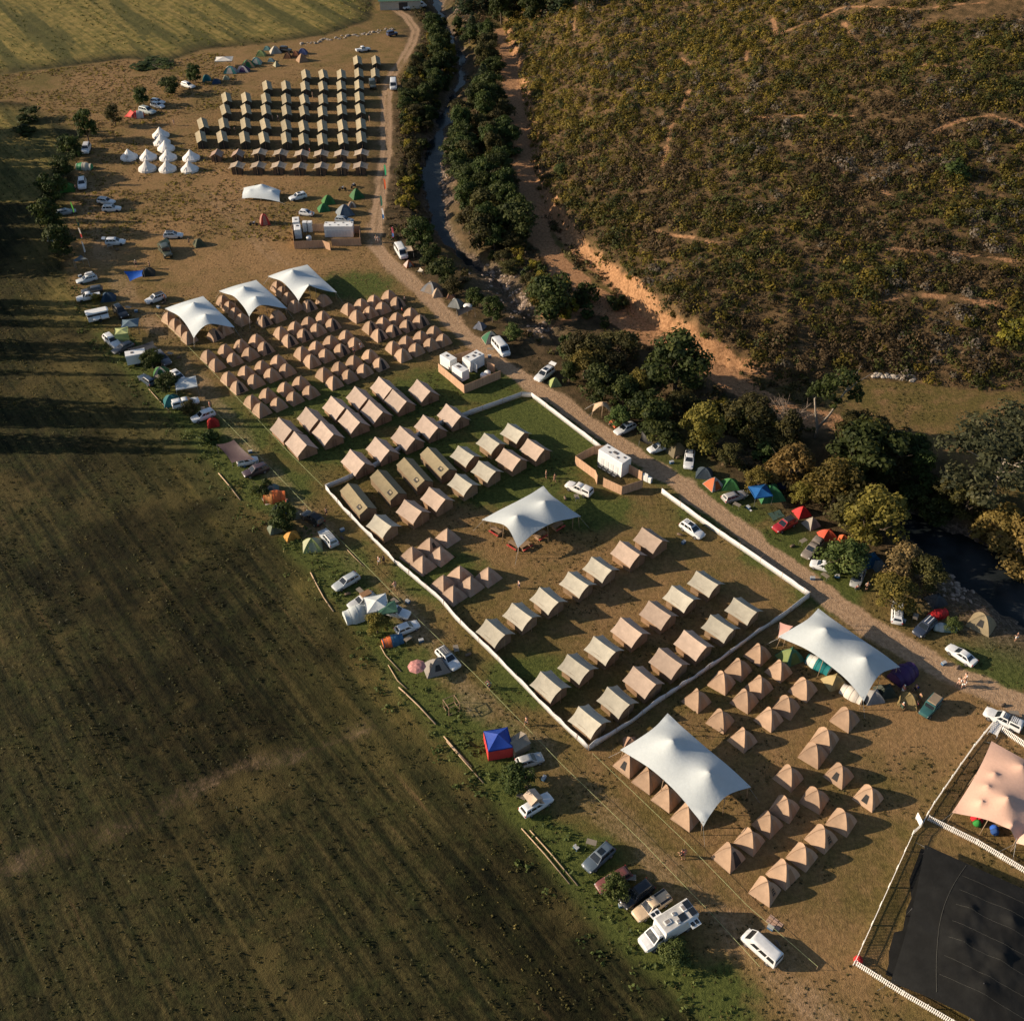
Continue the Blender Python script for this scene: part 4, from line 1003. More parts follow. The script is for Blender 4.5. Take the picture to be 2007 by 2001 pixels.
for i, (a, b) in enumerate([((1080, 955), (1240, 1130)), ((1310, 850), (1465, 1022)), ((1510, 760), (1665, 925)), ((1690, 677), (1845, 845))]):
    x, y, rz, L = from_ridge('E', a, b, 2.5)
    ridge_tent(KO, 'marquee_tent', x, y, R(-57) + J(.02), 'long olive tent with a roof hatch, %s from the left inside the enclosure' % nth(i), 'marquee tent', 'long olive tents in the enclosure')
# safari tents with a second roof (fly)
KC = ridge_kit(4.0, 1.95, 2.95, 1.65, 3.1, 1.45, cloth(CREAM, name='cream_canvas', trans=.08), cloth((.25, .17, .105), name='safari_wall'), corner=.085, doorm=cloth((.30, .20, .12), name='safari_door'))
KT = ridge_kit(4.1, 1.95, 2.95, 1.45, 3.6, 1.60, cloth((.40, .31, .245), name='tan_fly', trans=.08), cloth((.26, .165, .10), name='tan_wall'), corner=.05, doorm=cloth((.30, .19, .11), name='tan_door'))
SAF = [('H', 'c', (525, 1480), (680, 1615), 'nearest the lower corner'), ('H', 'c', (745, 1335), (890, 1465), 'second up from the lower corner'), ('H', 'c', (240, 1215), (375, 1350), 'at the left end of the middle row'), ('H', 'c', (445, 1080), (585, 1215), 'second from the left in the middle row'),
       ('H', 'c', (640, 945), (785, 1075), 'third from the left in the middle row'), ('H', 'b', (945, 1180), (1085, 1310), 'third up from the lower corner'), ('H', 'b', (1135, 1040), (1285, 1165), 'fourth up from the lower corner'), ('H', 'b', (1320, 905), (1475, 1030), 'fifth up from the lower corner'),
       ('H', 'b', (845, 805), (985, 935), 'fourth from the left in the middle row'), ('H', 'b', (1060, 680), (1200, 800), 'fifth from the left in the middle row'), ('H', 'c', (1235, 565), (1370, 680), 'sixth from the left in the middle row'), ('H', 'c', (1415, 455), (1560, 565), 'at the right end of the middle row'),
       ('H', 'c', (1525, 785), (1675, 905), 'second from the right in the lower row'), ('H', 'c', (1700, 658), (1850, 770), 'at the right end of the lower row'), ('G', 'c', (1365, 820), (1495, 940), 'at the left end of the upper row'), ('G', 'c', (1570, 695), (1690, 815), 'second from the left in the upper row'),
       ('H', 'c', (235, 585), (350, 690), 'third from the left in the upper row'), ('H', 'c', (450, 460), (580, 570), 'fourth from the left in the upper row'), ('H', 'c', (625, 350), (755, 455), 'fifth from the left in the upper row'), ('H', 'b', (835, 225), (970, 340), 'sixth from the left in the upper row'),
       ('H', 'b', (1005, 125), (1140, 235), 'at the right end of the upper row'), ('F', 'c', (390, 667), (485, 750), 'left one of three behind the long olive tents'), ('F', 'c', (580, 572), (685, 655), 'middle one of three behind the long olive tents'), ('F', 'c', (765, 497), (865, 575), 'topmost by the enclosure corner'),
       ('F', 'b', (915, 612), (1015, 700), 'right end of the row above the white canopy'), ('F', 'b', (735, 685), (835, 775), 'second from the right above the white canopy'), ('F', 'c', (550, 780), (645, 865), 'third from the right above the white canopy'), ('F', 'c', (375, 878), (470, 965), 'fourth from the right above the white canopy'),
       ('F', 'b', (175, 975), (265, 1080), 'fifth from the right above the white canopy'), ('E', 'b', (1530, 1075), (1625, 1165), 'second from the left below the long olive tents'), ('E', 'c', (1305, 1185), (1400, 1280), 'left one beside the white fence below the olive tents')]
for c, k, a, b, lab in SAF:
    x, y, rz, L = from_ridge(c, a, b, 2.9)
    ridge_tent(KC if k == 'c' else KT, 'safari_tent', x, y, R(-47) + J(.04), '%s safari tent %s' % ('cream roofed' if k == 'c' else 'tan roofed', lab), 'safari tent', 'safari tents in the enclosure')
# rows of olive army tents at the top
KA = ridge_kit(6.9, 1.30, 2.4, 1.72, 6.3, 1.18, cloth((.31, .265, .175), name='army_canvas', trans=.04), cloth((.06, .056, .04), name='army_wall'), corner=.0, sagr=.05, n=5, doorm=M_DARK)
ARMY = [[('B', 1158, 455), ('B', 1297, 455)], [('B', 768, 560), ('B', 900, 560), ('B', 1036, 560), ('B', 1168, 550), ('B', 1292, 550)], [('B', 475, 645), ('B', 618, 645), ('B', 763, 650), ('B', 898, 650), ('B', 1035, 645), ('B', 1170, 640)],
        [('B', u, v) for u, v in ((168, 735), (317, 735), (467, 740), (620, 745), (758, 748), (898, 748), (1040, 735), (1173, 730))], [('B', u, v) for u, v in ((160, 825), (316, 825), (466, 828), (622, 832), (755, 835), (894, 840), (1040, 828), (1178, 822))],
        [('A', 1530, 930)] + [('B', u, v) for u, v in ((148, 930), (312, 930), (462, 935), (620, 945), (752, 950), (892, 948), (1046, 945), (1184, 935))], [('A', 1515, 1030)] + [('B', u, v) for u, v in ((135, 1030), (305, 1035), (452, 1038), (620, 1040), (752, 1050), (893, 1050), (1047, 1045), (1187, 1035))]]
def facing(x, tilt=0.0):
    return R(-90) + tilt
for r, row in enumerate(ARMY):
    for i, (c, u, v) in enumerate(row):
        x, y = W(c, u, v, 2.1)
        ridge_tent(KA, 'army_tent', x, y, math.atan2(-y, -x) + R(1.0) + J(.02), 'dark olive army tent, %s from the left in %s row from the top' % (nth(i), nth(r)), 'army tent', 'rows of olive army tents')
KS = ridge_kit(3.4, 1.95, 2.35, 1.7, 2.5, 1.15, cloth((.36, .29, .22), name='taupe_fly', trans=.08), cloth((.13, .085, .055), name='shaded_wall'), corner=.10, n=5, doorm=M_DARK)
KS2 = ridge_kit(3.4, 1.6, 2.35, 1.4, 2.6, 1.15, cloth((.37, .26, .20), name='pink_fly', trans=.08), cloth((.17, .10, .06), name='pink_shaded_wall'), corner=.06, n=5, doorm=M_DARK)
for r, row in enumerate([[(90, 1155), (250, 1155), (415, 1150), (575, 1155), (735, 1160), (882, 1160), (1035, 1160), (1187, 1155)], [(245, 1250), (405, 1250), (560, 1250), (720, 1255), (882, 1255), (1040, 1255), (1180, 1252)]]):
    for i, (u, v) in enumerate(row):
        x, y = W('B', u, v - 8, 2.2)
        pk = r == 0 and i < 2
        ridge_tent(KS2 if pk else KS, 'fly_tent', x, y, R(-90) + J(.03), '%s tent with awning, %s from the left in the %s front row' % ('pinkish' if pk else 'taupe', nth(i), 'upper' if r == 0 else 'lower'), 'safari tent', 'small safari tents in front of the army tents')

# ------------------------------------------------------------------ white bell tents
mb = MB(); n = 18
prof = [(2.3, 0), (2.24, .50), (2.0, .66), (1.2, 1.26), (.55, 1.92), (.12, 2.42), (0.02, 2.5)]
mb.loft([[(r * math.cos(2 * pi * k / n) * (1 - .03 * (k % 2)), r * math.sin(2 * pi * k / n) * (1 - .03 * (k % 2)), z) for k in range(n)] for r, z in prof])
ME_BELL = mb.mesh('canopy'); ME_BELL.materials.append(cloth((.74, .72, .68), name='white_bell_canvas', trans=.1))
mb = MB(); mb.add([(-.4, -2.33, 0), (.4, -2.33, 0), (.33, -2.02, .70), (.05, -1.2, 1.33), (-.05, -1.2, 1.33), (-.33, -2.02, .70)], [(0, 1, 2, 3, 4, 5)]); ME_BD = mb.mesh('door'); ME_BD.materials.append(cloth((.45, .43, .40), name='bell_door'))
mb = MB(); mb.tube([(0, 0, 0), (0, 0, 2.62)], .035, 6); ME_BP = mb.mesh('pole'); ME_BP.materials.append(M_POLE)
BLB = ['at the very back', 'just below the back one', 'below the two back ones', 'at the left end of the upper row', 'second from the left in the upper row', 'third from the left in the upper row', 'at the right end of the upper row', 'at the left of the front row', 'in the middle of the front row', 'at the right of the front row']
for i, (u, v) in enumerate([(1200, 960), (1208, 1015), (1240, 1060), (960, 1125), (1103, 1125), (1255, 1128), (1430, 1130), (1097, 1210), (1250, 1212), (1418, 1215)]):
    x, y = W('A', u, v, 2.5)
    o = empty('bell_tent', x, y, 0, J(.4)); tag(o, 'white bell tent ' + BLB[i], 'bell tent', 'white bell tents'); link('canopy', ME_BELL, None, o); link('door', ME_BD, None, o); link('centre_pole', ME_BP, None, o)

# ------------------------------------------------------------------ stretch canopies: a membrane over poles
def stretch(name, corners, peaks, mat, label, edge=2.3, inset=.10, nu=44, nv=34, poles=(), group=None, bumps=(), base=2.6, cat='canopy tent', emid=None, dip=0.0, seams=None, polem=None, rump=0.0):
    """corners: four (x, y, z) in order; peaks: (x, y, height, reach)"""
    cs = [Vector(c) for c in corners]
    ctr = sum(cs, Vector()) / 4
    o = empty(name, ctr.x, ctr.y, 0); tag(o, label, cat, group)
    def fn(s, t):
        a = cs[0].lerp(cs[1], s); b = cs[3].lerp(cs[2], s); p = a.lerp(b, t)
        ks, kt = 4 * s * (1 - s), 4 * t * (1 - t)
        # edges drawn in between the corners
        ed = inset * (ks * (1 - kt) + kt * (1 - ks))
        q = p.lerp(ctr, ed)
        inner = (ks * kt) ** .6
        z = p.z * (1 - max(ks, kt)) + max(ks, kt) * (edge * (1 - inner) + base * inner) if True else 0
        e = emid or (edge,) * 4
        z = p.z * (1 - ks) * (1 - kt) + (e[0] * (1 - t) + e[2] * t) * ks * (1 - kt) + (e[3] * (1 - s) + e[1] * s) * kt * (1 - ks) + base * ks * kt
        for (x, y, h, w) in peaks:
            r = math.hypot(q.x - x, q.y - y)
            z = max(z, z + (h - z) * math.exp(-(r / w) ** .95)) if h > z else z
        for (x, y, h, w) in bumps:
            r = math.hypot(q.x - x, q.y - y); z += h * math.exp(-r / w)
        if rump: z += rump * (float(fbm(q.x * .55, q.y * .55, 81, 3)) - .5) * ks * kt
        return (q.x - ctr.x, q.y - ctr.y, z)
    mb = MB().grid(fn, nu, nv)
    link('membrane', mb.mesh('membrane', True), mat, o)
    for (x, y, h, w) in peaks:
        pm = MB().tube([(x - ctr.x, y - ctr.y, 0), (x - ctr.x, y - ctr.y, h - .15)], .06, 7); link('pole', pm.mesh('pole', True), polem or M_POLE, o)
    per = [fn(s, t) for s, t in ((.5, 0), (1, .5), (.5, 1), (0, .5), (.02, .02), (.98, .02), (.98, .98), (.02, .98))]
    for p in per:
        d = Vector((p[0], p[1], 0)).normalized() * .25
        link('pole', MB().tube([(p[0] + d.x, p[1] + d.y, 0), (p[0], p[1], p[2] + .03)], .045, 6).mesh('pole', True), polem or M_POLE, o)
    for p in per[4:]:
        d = Vector((p[0], p[1], 0)).normalized() * 1.8
        link('guy_rope', MB().tube([(p[0], p[1], p[2]), (p[0] + d.x, p[1] + d.y, .02)], .018, 4).mesh('guy_rope'), M_STEEL, o)
    return o, fn, ctr
M_WC = cloth((.48, .53, .55), .75, .05, .5, .07, 'white_stretch_fabric')
def wc(c, *uvz): return [(*W(c, u, v, z), z) for u, v, z in uvz]
def pk(c, *L): return [(*W(c, u, v, h), h, w) for u, v, h, w in L]
stretch('stretch_canopy', wc('C', (860, 795, 1.9), (1150, 702, 2.0), (1390, 945, 1.9), (1085, 1045, .6)), pk('C', (1075, 738, 5.0, 2.3), (1165, 826, 5.0, 2.3)), M_WC, 'white stretch canopy over dome tents, left one of three', group='three white stretch canopies', base=2.7)
stretch('stretch_canopy', wc('C', (1270, 665, 1.9), (1550, 580, 2.0), (1785, 800, 1.9), (1505, 895, .6)), pk('C', (1452, 618, 5.0, 2.3), (1545, 692, 5.0, 2.3)), M_WC, 'white stretch canopy over dome tents, middle one of three', group='three white stretch canopies', base=2.7)
stretch('stretch_canopy', wc('D', (97, 555, 1.9), (395, 463, 2.0), (620, 680, 1.9), (335, 780, .6)), pk('D', (282, 490, 5.0, 2.3), (403, 600, 5.0, 2.3)), M_WC, 'white stretch canopy over dome tents, right one of three', group='three white stretch canopies', base=2.7)
stretch('stretch_canopy', wc('F', (555, 1245, 1.8), (1020, 985, 2.4), (1305, 1222, 1.9), (828, 1480, 1.2)), pk('F', (822, 1190, 5.3, 2.4), (1032, 1080, 5.3, 2.4), (1023, 1000, 3.0, .9), (832, 1390, 2.6, .8), (1245, 1190, 2.8, .8), (620, 1215, 2.5, .8)), M_WC, 'white stretch canopy with two peaks in the middle of the enclosure', inset=.13, base=2.7)
stretch('stretch_canopy', wc('I', (443, 285, 1.8), (800, 10, 2.6), (1428, 570, 1.9), (1065, 885, 1.0)), pk('I', (842, 190, 5.6, 2.6), (1118, 428, 5.6, 2.6), (805, 35, 3.4, 1.0), (1075, 745, 3.0, .9), (540, 243, 2.6, .5)), M_WC, 'large white stretch canopy beside a row of tan domes', inset=.09, base=2.8)
stretch('stretch_canopy', wc('J', (475, 587, 1.8), (780, 372, 2.6), (1395, 818, 1.9), (1115, 1095, 1.0)), pk('J', (843, 500, 5.6, 2.6), (1148, 722, 5.6, 2.6), (795, 395, 3.2, 1.0), (1145, 890, 3.2, .9), (545, 555, 2.5, .5)), M_WC, 'white stretch canopy beside the dirt track over small coloured tents', inset=.09, base=2.8)
# the small closed white one at the top
stretch('stretch_canopy', wc('X', (475, 392, .1), (478, 369.5, 1.1), (550, 375.5, .9), (548.7, 397.5, .08)), pk('X', (512.5, 361, 2.7, 1.9), (490.5, 372, 2.0, .8), (532, 373, 2.0, .8)), M_WC, 'small white stretch canopy with sides down on bare grass', inset=.02, base=1.6, emid=(1.0, 1.7, .9, .3))
# the pink ones and the black one at the right edge
M_PK = cloth((.58, .38, .295), .8, .05, .5, .06, 'pink_stretch_fabric')
pc = [(*G(1943, 1453, 1.9), 1.9), (*G(2120, 1560, 2.2), 2.2), (*G(1986, 1657, 1.0), 1.0), (*G(1865, 1594, 2.0), 2.0)]
stretch('stretch_canopy', pc, [(*G(1977, 1562, 5.2), 5.2, 2.0), (*G(2050, 1590, 4.2), 4.2, 1.4), (*G(2005, 1500, 4.2), 4.2, 1.4)], M_PK, 'pink stretch canopy inside the picket fence at the right edge', inset=.06, base=3.1,
        bumps=[(*W('K', 1690, 80, 3), .7, .45), (*W('K', 1635, 180, 3), .7, .45), (*W('K', 1588, 298, 3), .8, .5), (*W('K', 1825, 478, 3), 1.2, .6)])
pc = [(*G(2009, 1586, 2.2), 2.2), (*G(2110, 1640, 2.2), 2.2), (*G(2100, 1720, 2), 2), (*G(1990, 1655, 1.6), 1.6)]
stretch('stretch_canopy', pc, [(*G(2060, 1640, 4), 4, 1.5)], M_PK, 'second pink canopy, only its corner showing at the right edge', inset=.04, base=2.9)
M_BK = cloth((.014, .0145, .014), .95, .35, .5, .0, 'black_shade_cloth')
bc = [(*G(1813, 1655, 1.6), 1.6), (*G(2120, 1790, 1.8), 1.8), (*G(2060, 2090, 1.6), 1.6), (*G(1745, 1925, 1.0), 1.0)]
_, bfn, bct = stretch('shade_canopy', bc, [(*G(1905, 1775, 3.4), 3.4, 1.2), (*G(1890, 1840, 3.4), 3.4, 1.2), (*G(1985, 1800, 3.6), 3.6, 1.3), (*G(1965, 1870, 3.6), 3.6, 1.3), (*G(1930, 1925, 3.4), 3.4, 1.2)], M_BK, 'large black shade canopy with pale seams in the lower right corner', base=2.6, inset=.03, edge=1.9, polem=M_BLACK, rump=.6, nu=70, nv=60)
blk = bpy.data.objects['shade_canopy']; mb = MB()
for t in [.12, .24, .36, .48, .60, .72, .84]:
    mb.tube([(q[0], q[1], q[2] + .02) for q in [bfn(.26 + .74 * i / 30, t) for i in range(31)]], .012, 4)
mb.tube([(q[0], q[1], q[2] + .03) for q in [bfn(.27 - .08 * math.sin(pi * i / 30), .02 + .93 * i / 30) for i in range(31)]], .018, 4)
link('seam', mb.mesh('seam'), plain((.07, .07, .06), .8, name='seam_tape'), blk)
# ground mat under its left side
mb = MB(); ptsm = [W('K', u, v) for u, v in ((1150, 620), (1060, 860), (1075, 1000), (1040, 1080), (1010, 1240), (945, 1255), (905, 1400), (905, 1490), (880, 1575), (1070, 1640), (1200, 1560), (1300, 700))]
mb.add([(x, y, .03) for x, y in ptsm] + [(x, y, .0) for x, y in ptsm], [tuple(range(11, -1, -1))] + [(i, (i + 1) % 12, 12 + (i + 1) % 12, 12 + i) for i in range(12)])
tag(link('ground_sheet', mb.mesh('ground_sheet'), M_BK), 'black ground sheet with ragged edge beside the black canopy', 'ground sheet')

# ------------------------------------------------------------------ fences
def fence_run(name, pts, h, mat, label, cat, post=4.0, hm=None, wob=.05, th=.02, tilt=0):
    x0, y0 = pts[0]; o = empty(name, x0, y0, 0); tag(o, label, cat)
    P = []
    for i in range(len(pts) - 1):
        a, b = Vector(pts[i]), Vector(pts[i + 1]); n = max(1, int((b - a).length / 1.0))
        P += [a.lerp(b, k / n) for k in range(n)]
    P.append(Vector(pts[-1]))
    mb = MB(); lo, hi, lo2, hi2 = [], [], [], []
    for i, p in enumerate(P):
        d = (P[min(i + 1, len(P) - 1)] - P[max(i - 1, 0)]).normalized(); nn = Vector((-d.y, d.x)) * th
        hh = h + rnd.uniform(-wob, wob) * .6; w = Vector((rnd.uniform(-wob, wob), rnd.uniform(-wob, wob)))
        lo.append((p.x - x0 - nn.x, p.y - y0 - nn.y, .02)); hi.append((p.x - x0 - nn.x + w.x, p.y - y0 - nn.y + w.y, hh)); lo2.append((p.x - x0 + nn.x, p.y - y0 + nn.y, .02)); hi2.append((p.x - x0 + nn.x + w.x, p.y - y0 + nn.y + w.y, hh))
    mb.loft([list(r) for r in zip(lo, hi, hi2, lo2)])
    link('panel', mb.mesh('panel', True), mat, o)
    acc = 0
    for i in range(0, len(P), max(1, int(post))):
        p = P[i]; link('post', MB().tube([(p.x - x0, p.y - y0, 0), (p.x - x0, p.y - y0, (hm or h + .25))], .035, 6).mesh('post'), M_POLE, o)
    return o
M_FW = cloth((.62, .62, .62), .8, .06, .6, .16, 'white_fence_cloth')
FA, FB, FC, FDp = W('E', 918, 1000), W('F', 855, 300), W('F', 930, 302), W('M', 1872, 1815)
FEc = W('H', 590, 1815)
fence_run('cloth_fence', [FA, W('E', 1060, 945), W('E', 1330, 815), W('D', 1300, 1710), FB, FC], 1.08, M_FW, 'bluish shaded cloth fence along the upper side of the enclosure', 'fence')
fence_run('cloth_fence', [FC, W('F', 1150, 470), W('F', 1450, 700)], 1.08, M_FW, 'bright white cloth fence beside the dirt track above the reed screen', 'fence')
fence_run('cloth_fence', [W('M', 755, 1028), W('M', 1080, 1268), W('M', 1500, 1555), FDp], 1.08, M_FW, 'bright white cloth fence beside the dirt track below the reed screen', 'fence')
fence_run('cloth_fence', [FDp, W('J', 500, 440), W('J', 330, 545), W('J', 0, 790), W('H', 1130, 1450), W('H', 900, 1620), FEc], 1.05, M_FW, 'crooked white cloth fence along the lower side of the enclosure', 'fence', wob=.14)
fence_run('cloth_fence', [FA, W('E', 1060, 1165), W('E', 1450, 1565), W('E', 1780, 1840), W('G', 1130, 830), W('G', 1450, 1140), W('H', 330, 1570), FEc], 1.05, M_FW, 'long white cloth fence along the left side of the enclosure', 'fence', wob=.12)
def reed_mat():
    m, nt, out = newmat('reed_screen'); t = NT(nt); tc = t.n('ShaderNodeTexCoord')
    mp = t.n('ShaderNodeMapping', {'Vector': tc.outputs['Object'], 'Scale': (14, 14, .6)})
    c = t.mix((.30, .175, .105), (.50, .325, .205), t.ramp(t.noise(mp.outputs[0], 1.0, 3), .3, .7))
    b = t.n('ShaderNodeBsdfPrincipled', {'Base Color': c, 'Roughness': .9}); nt.links.new(b.outputs[0], out.inputs[0]); return m
M_REED = reed_mat()
def reed(runs, label):
    x0, y0 = runs[0][0]; o = empty('reed_screen', x0, y0); tag(o, label, 'reed screen', 'reed screens round the washrooms')
    for r in runs:
        for i in range(len(r) - 1):
            a, b = Vector(r[i]), Vector(r[i + 1]); d = (b - a); L = d.length; c = (a + b) / 2
            link('panel', MB().box((c.x - x0, c.y - y0, .9), (L, .05, 1.8), math.atan2(d.y, d.x)).mesh('panel'), M_REED, o)
            n = max(1, int(L / 2.2))
            for k in range(n + 1):
                p = a.lerp(b, k / n); link('post', MB().tube([(p.x - x0 + .05, p.y - y0 + .05, 0), (p.x - x0 + .05, p.y - y0 + .05, 1.9)], .04, 6).mesh('post'), M_WOOD, o)
def rp(c, *L): return [W(c, u, v) for u, v in L]
reed([rp('D', (300, 340), (285, 215), (340, 200)), rp('D', (370, 210), (555, 205), (715, 195), (718, 180)), rp('D', (725, 222), (795, 222), (795, 310)), rp('D', (800, 315), (580, 318)), rp('D', (300, 340), (515, 332), (570, 352))], 'reed screen round the white washroom cabins at the top')
reed([rp('D', (1580, 1430), (1385, 1265)), rp('D', (1580, 1430), (1850, 1320)), rp('D', (1480, 1205), (1655, 1160), (1738, 1230)), rp('D', (1750, 1250), (1808, 1275))], 'reed screen round the white trailers in the middle of the camp')
reed([rp('F', (1260, 810), (1410, 920), (1425, 960)), rp('F', (1260, 810), (1330, 770), (1400, 735), (1485, 730), (1560, 780)), rp('F', (1470, 975), (1610, 1040), (1765, 990)), rp('F', (1640, 860), (1762, 930))], 'reed screen round the shower container inside the enclosure')
# white picket fences
M_PICK = plain((.80, .79, .76), .6, name='white_picket_paint', var=.08)
def pickets(pts, label, h=1.0):
    x0, y0 = pts[0]; o = empty('picket_fence', x0, y0); tag(o, label, 'picket fence', 'white picket fences')
    mb = MB(); rb = MB()
    for i in range(len(pts) - 1):
        a, b = Vector(pts[i]), Vector(pts[i + 1]); d = b - a; L = d.length; ang = math.atan2(d.y, d.x); n = int(L / .2)
        for k in range(n):
            p = a + d * ((k + .5) / n); mb.box((p.x - x0, p.y - y0, h / 2 + .04), (.09, .022, h), ang, 1)
        c = (a + b) / 2; off = Vector((-d.y, d.x)).normalized() * .035
        for z in (.3, .9): rb.box((c.x - x0 + off.x, c.y - y0 + off.y, z), (L, .04, .07), ang)
        m = max(1, int(L / 2.4))
        for k in range(m + 1):
            p = a.lerp(b, k / m) + off * 2; link('post', MB().box((p.x - x0, p.y - y0, h / 2 + .03), (.07, .07, h + .05), ang).mesh('post'), M_PICK, o)
    link('picket_row', mb.mesh('picket_row'), M_PICK, o); link('rail', rb.mesh('rail'), M_PICK, o)
pickets(rp('K', (640, 1505), (1085, 520), (1150, 460), (1195, 375), (1240, 300), (1440, 10)) + rp('L', (1540, 1800), (1685, 1620)), 'white picket fence seen edge on, left side of the canopies')
pickets(rp('K', (1195, 410), (1560, 590), (1926, 810)) + [G(2060, 1725)], 'white picket fence between the pink and the black canopy')
pickets(rp('K', (650, 1505), (1000, 1730), (1370, 1945)) + [G(1960, 2060)], 'white picket fence at the lower right edge of the photo')
pickets(rp('L', (1750, 1670), (1926, 1790)) + [G(2060, 1500)], 'white picket fence behind the pink canopy beside the parked double cab')
o = empty('picket_gate', *W('L', 1700, 1660)); tag(o, 'white slatted gate lying open at the picket fence corner', 'gate')
mb = MB(); c0 = Vector(W('L', 1650, 1690)); c1 = Vector(W('L', 1700, 1590)); c2 = Vector(W('L', 1765, 1620)); ox, oy = W('L', 1700, 1660)
for k in range(9):
    a = c0.lerp(c1, (k + .15) / 9); b = c0.lerp(c1, (k + .85) / 9); e = (c2 - c1)
    mb.add([(p.x - ox, p.y - oy, z) for z in (.5, .56) for p in (a, b, b + e, a + e)], [(0, 1, 2, 3), (7, 6, 5, 4), (0, 4, 5, 1), (1, 5, 6, 2), (2, 6, 7, 3), (3, 7, 4, 0)])
link('slats', mb.mesh('slats'), M_PICK, o)
lg = MB()
for p in (c0, c1, c2, c0 + c2 - c1): lg.tube([(p.x - ox, p.y - oy, 0), (p.x - ox, p.y - oy, .5)], .05, 6)
link('legs', lg.mesh('legs'), M_PICK, o)
a, b = Vector(W('K', 1105, 395)), Vector(W('K', 1140, 465)); o = empty('sign_board', a.x, a.y); tag(o, 'blank white board standing at the picket fence corner', 'board')
d = b - a; c = d / 2; link('board', MB().box((c.x, c.y, .75), (d.length, .04, 1.1), math.atan2(d.y, d.x)).mesh('board'), M_WHITEP, o)
for k in (.1, .9): link('leg', MB().box((d.x * k, d.y * k, .6), (.06, .09, 1.2), math.atan2(d.y, d.x)).mesh('leg'), M_PICK, o)
# ------------------------------------------------------------------ vehicles: +x is the front
def ring(x, w, zb, zt, cr=.05):
    return [(x, -w * .88, zb), (x, -w, zb + (zt - zb) * .28), (x, -w * .985, zb + (zt - zb) * .72), (x, -w * .90, zt - .01), (x, -w * .45, zt + cr), (x, w * .45, zt + cr), (x, w * .90, zt - .01), (x, w * .985, zb + (zt - zb) * .72), (x, w, zb + (zt - zb) * .28), (x, w * .88, zb)]
def cabin(mb, base, roof, zb, zr, wb, wr):
    """greenhouse; returns the four faces front, rear, left, right as quads"""
    (b0, b1), (r0, r1) = base, roof
    A = [(b0, -wb, zb), (b1, -wb * .95, zb), (b1, wb * .95, zb), (b0, wb, zb)]
    k = zr - .10
    f = lambda p, q, t: tuple(p[i] + (q[i] - p[i]) * t for i in range(3))
    Bq = [(r0, -wr, k), (r1, -wr, k), (r1, wr, k), (r0, wr, k)]
    C = [(r0 + .12, -wr * .86, zr), (r1 - .12, -wr * .86, zr), (r1 - .12, wr * .86, zr), (r0 + .12, wr * .86, zr)]
    T = [(r0 + .5, -wr * .5, zr + .035), (r1 - .5, -wr * .5, zr + .035), (r1 - .5, wr * .5, zr + .035), (r0 + .5, wr * .5, zr + .035)]
    mb.loft([A, Bq, C, T])
    return {'front': (A[1], A[2], Bq[2], Bq[1]), 'rear': (A[3], A[0], Bq[0], Bq[3]), 'right': (A[0], A[1], Bq[1], Bq[0]), 'left': (A[2], A[3], Bq[3], Bq[2])}
def pane(q, u0, u1, v0=.1, v1=.93, off=.014):
    q = [Vector(p) for p in q]; n = (q[1] - q[0]).cross(q[3] - q[0]).normalized()
    f = lambda u, v: (q[0].lerp(q[1], u)).lerp(q[3].lerp(q[2], u), v) + n * off
    a, b, c, d = f(u0, v0), f(u1, v0), f(u1, v1), f(u0, v1)
    ins = n * -.012
    return MB().add([a, b, c, d, a + ins * 2, b + ins * 2, c + ins * 2, d + ins * 2], [(0, 1, 2, 3), (0, 4, 5, 1), (1, 5, 6, 2), (2, 6, 7, 3), (3, 7, 4, 0)])
def wheel_mesh(r=.35, w=.24):
    mb = MB(); n = 16
    pr = [(r * .62, -w / 2 + .02), (r * .93, -w / 2), (r, -w / 4), (r, w / 4), (r * .93, w / 2), (r * .62, w / 2 - .02)]
    mb.loft([[(a * math.cos(2 * pi * k / n), y, a * math.sin(2 * pi * k / n)) for k in range(n)] for a, y in pr]); return mb.mesh('wheel', False)
ME_WH = wheel_mesh(); ME_WH.materials.append(M_TYRE)
mb = MB()
for s in (-1, 1): mb.loft([[(a * math.cos(2 * pi * k / 12), s * y, a * math.sin(2 * pi * k / 12)) for k in range(12)] for a, y in ((.21, .105), (.20, .118), (.06, .10), (.05, .125))])
ME_RIM = mb.mesh('rim'); ME_RIM.materials.append(M_RIM)
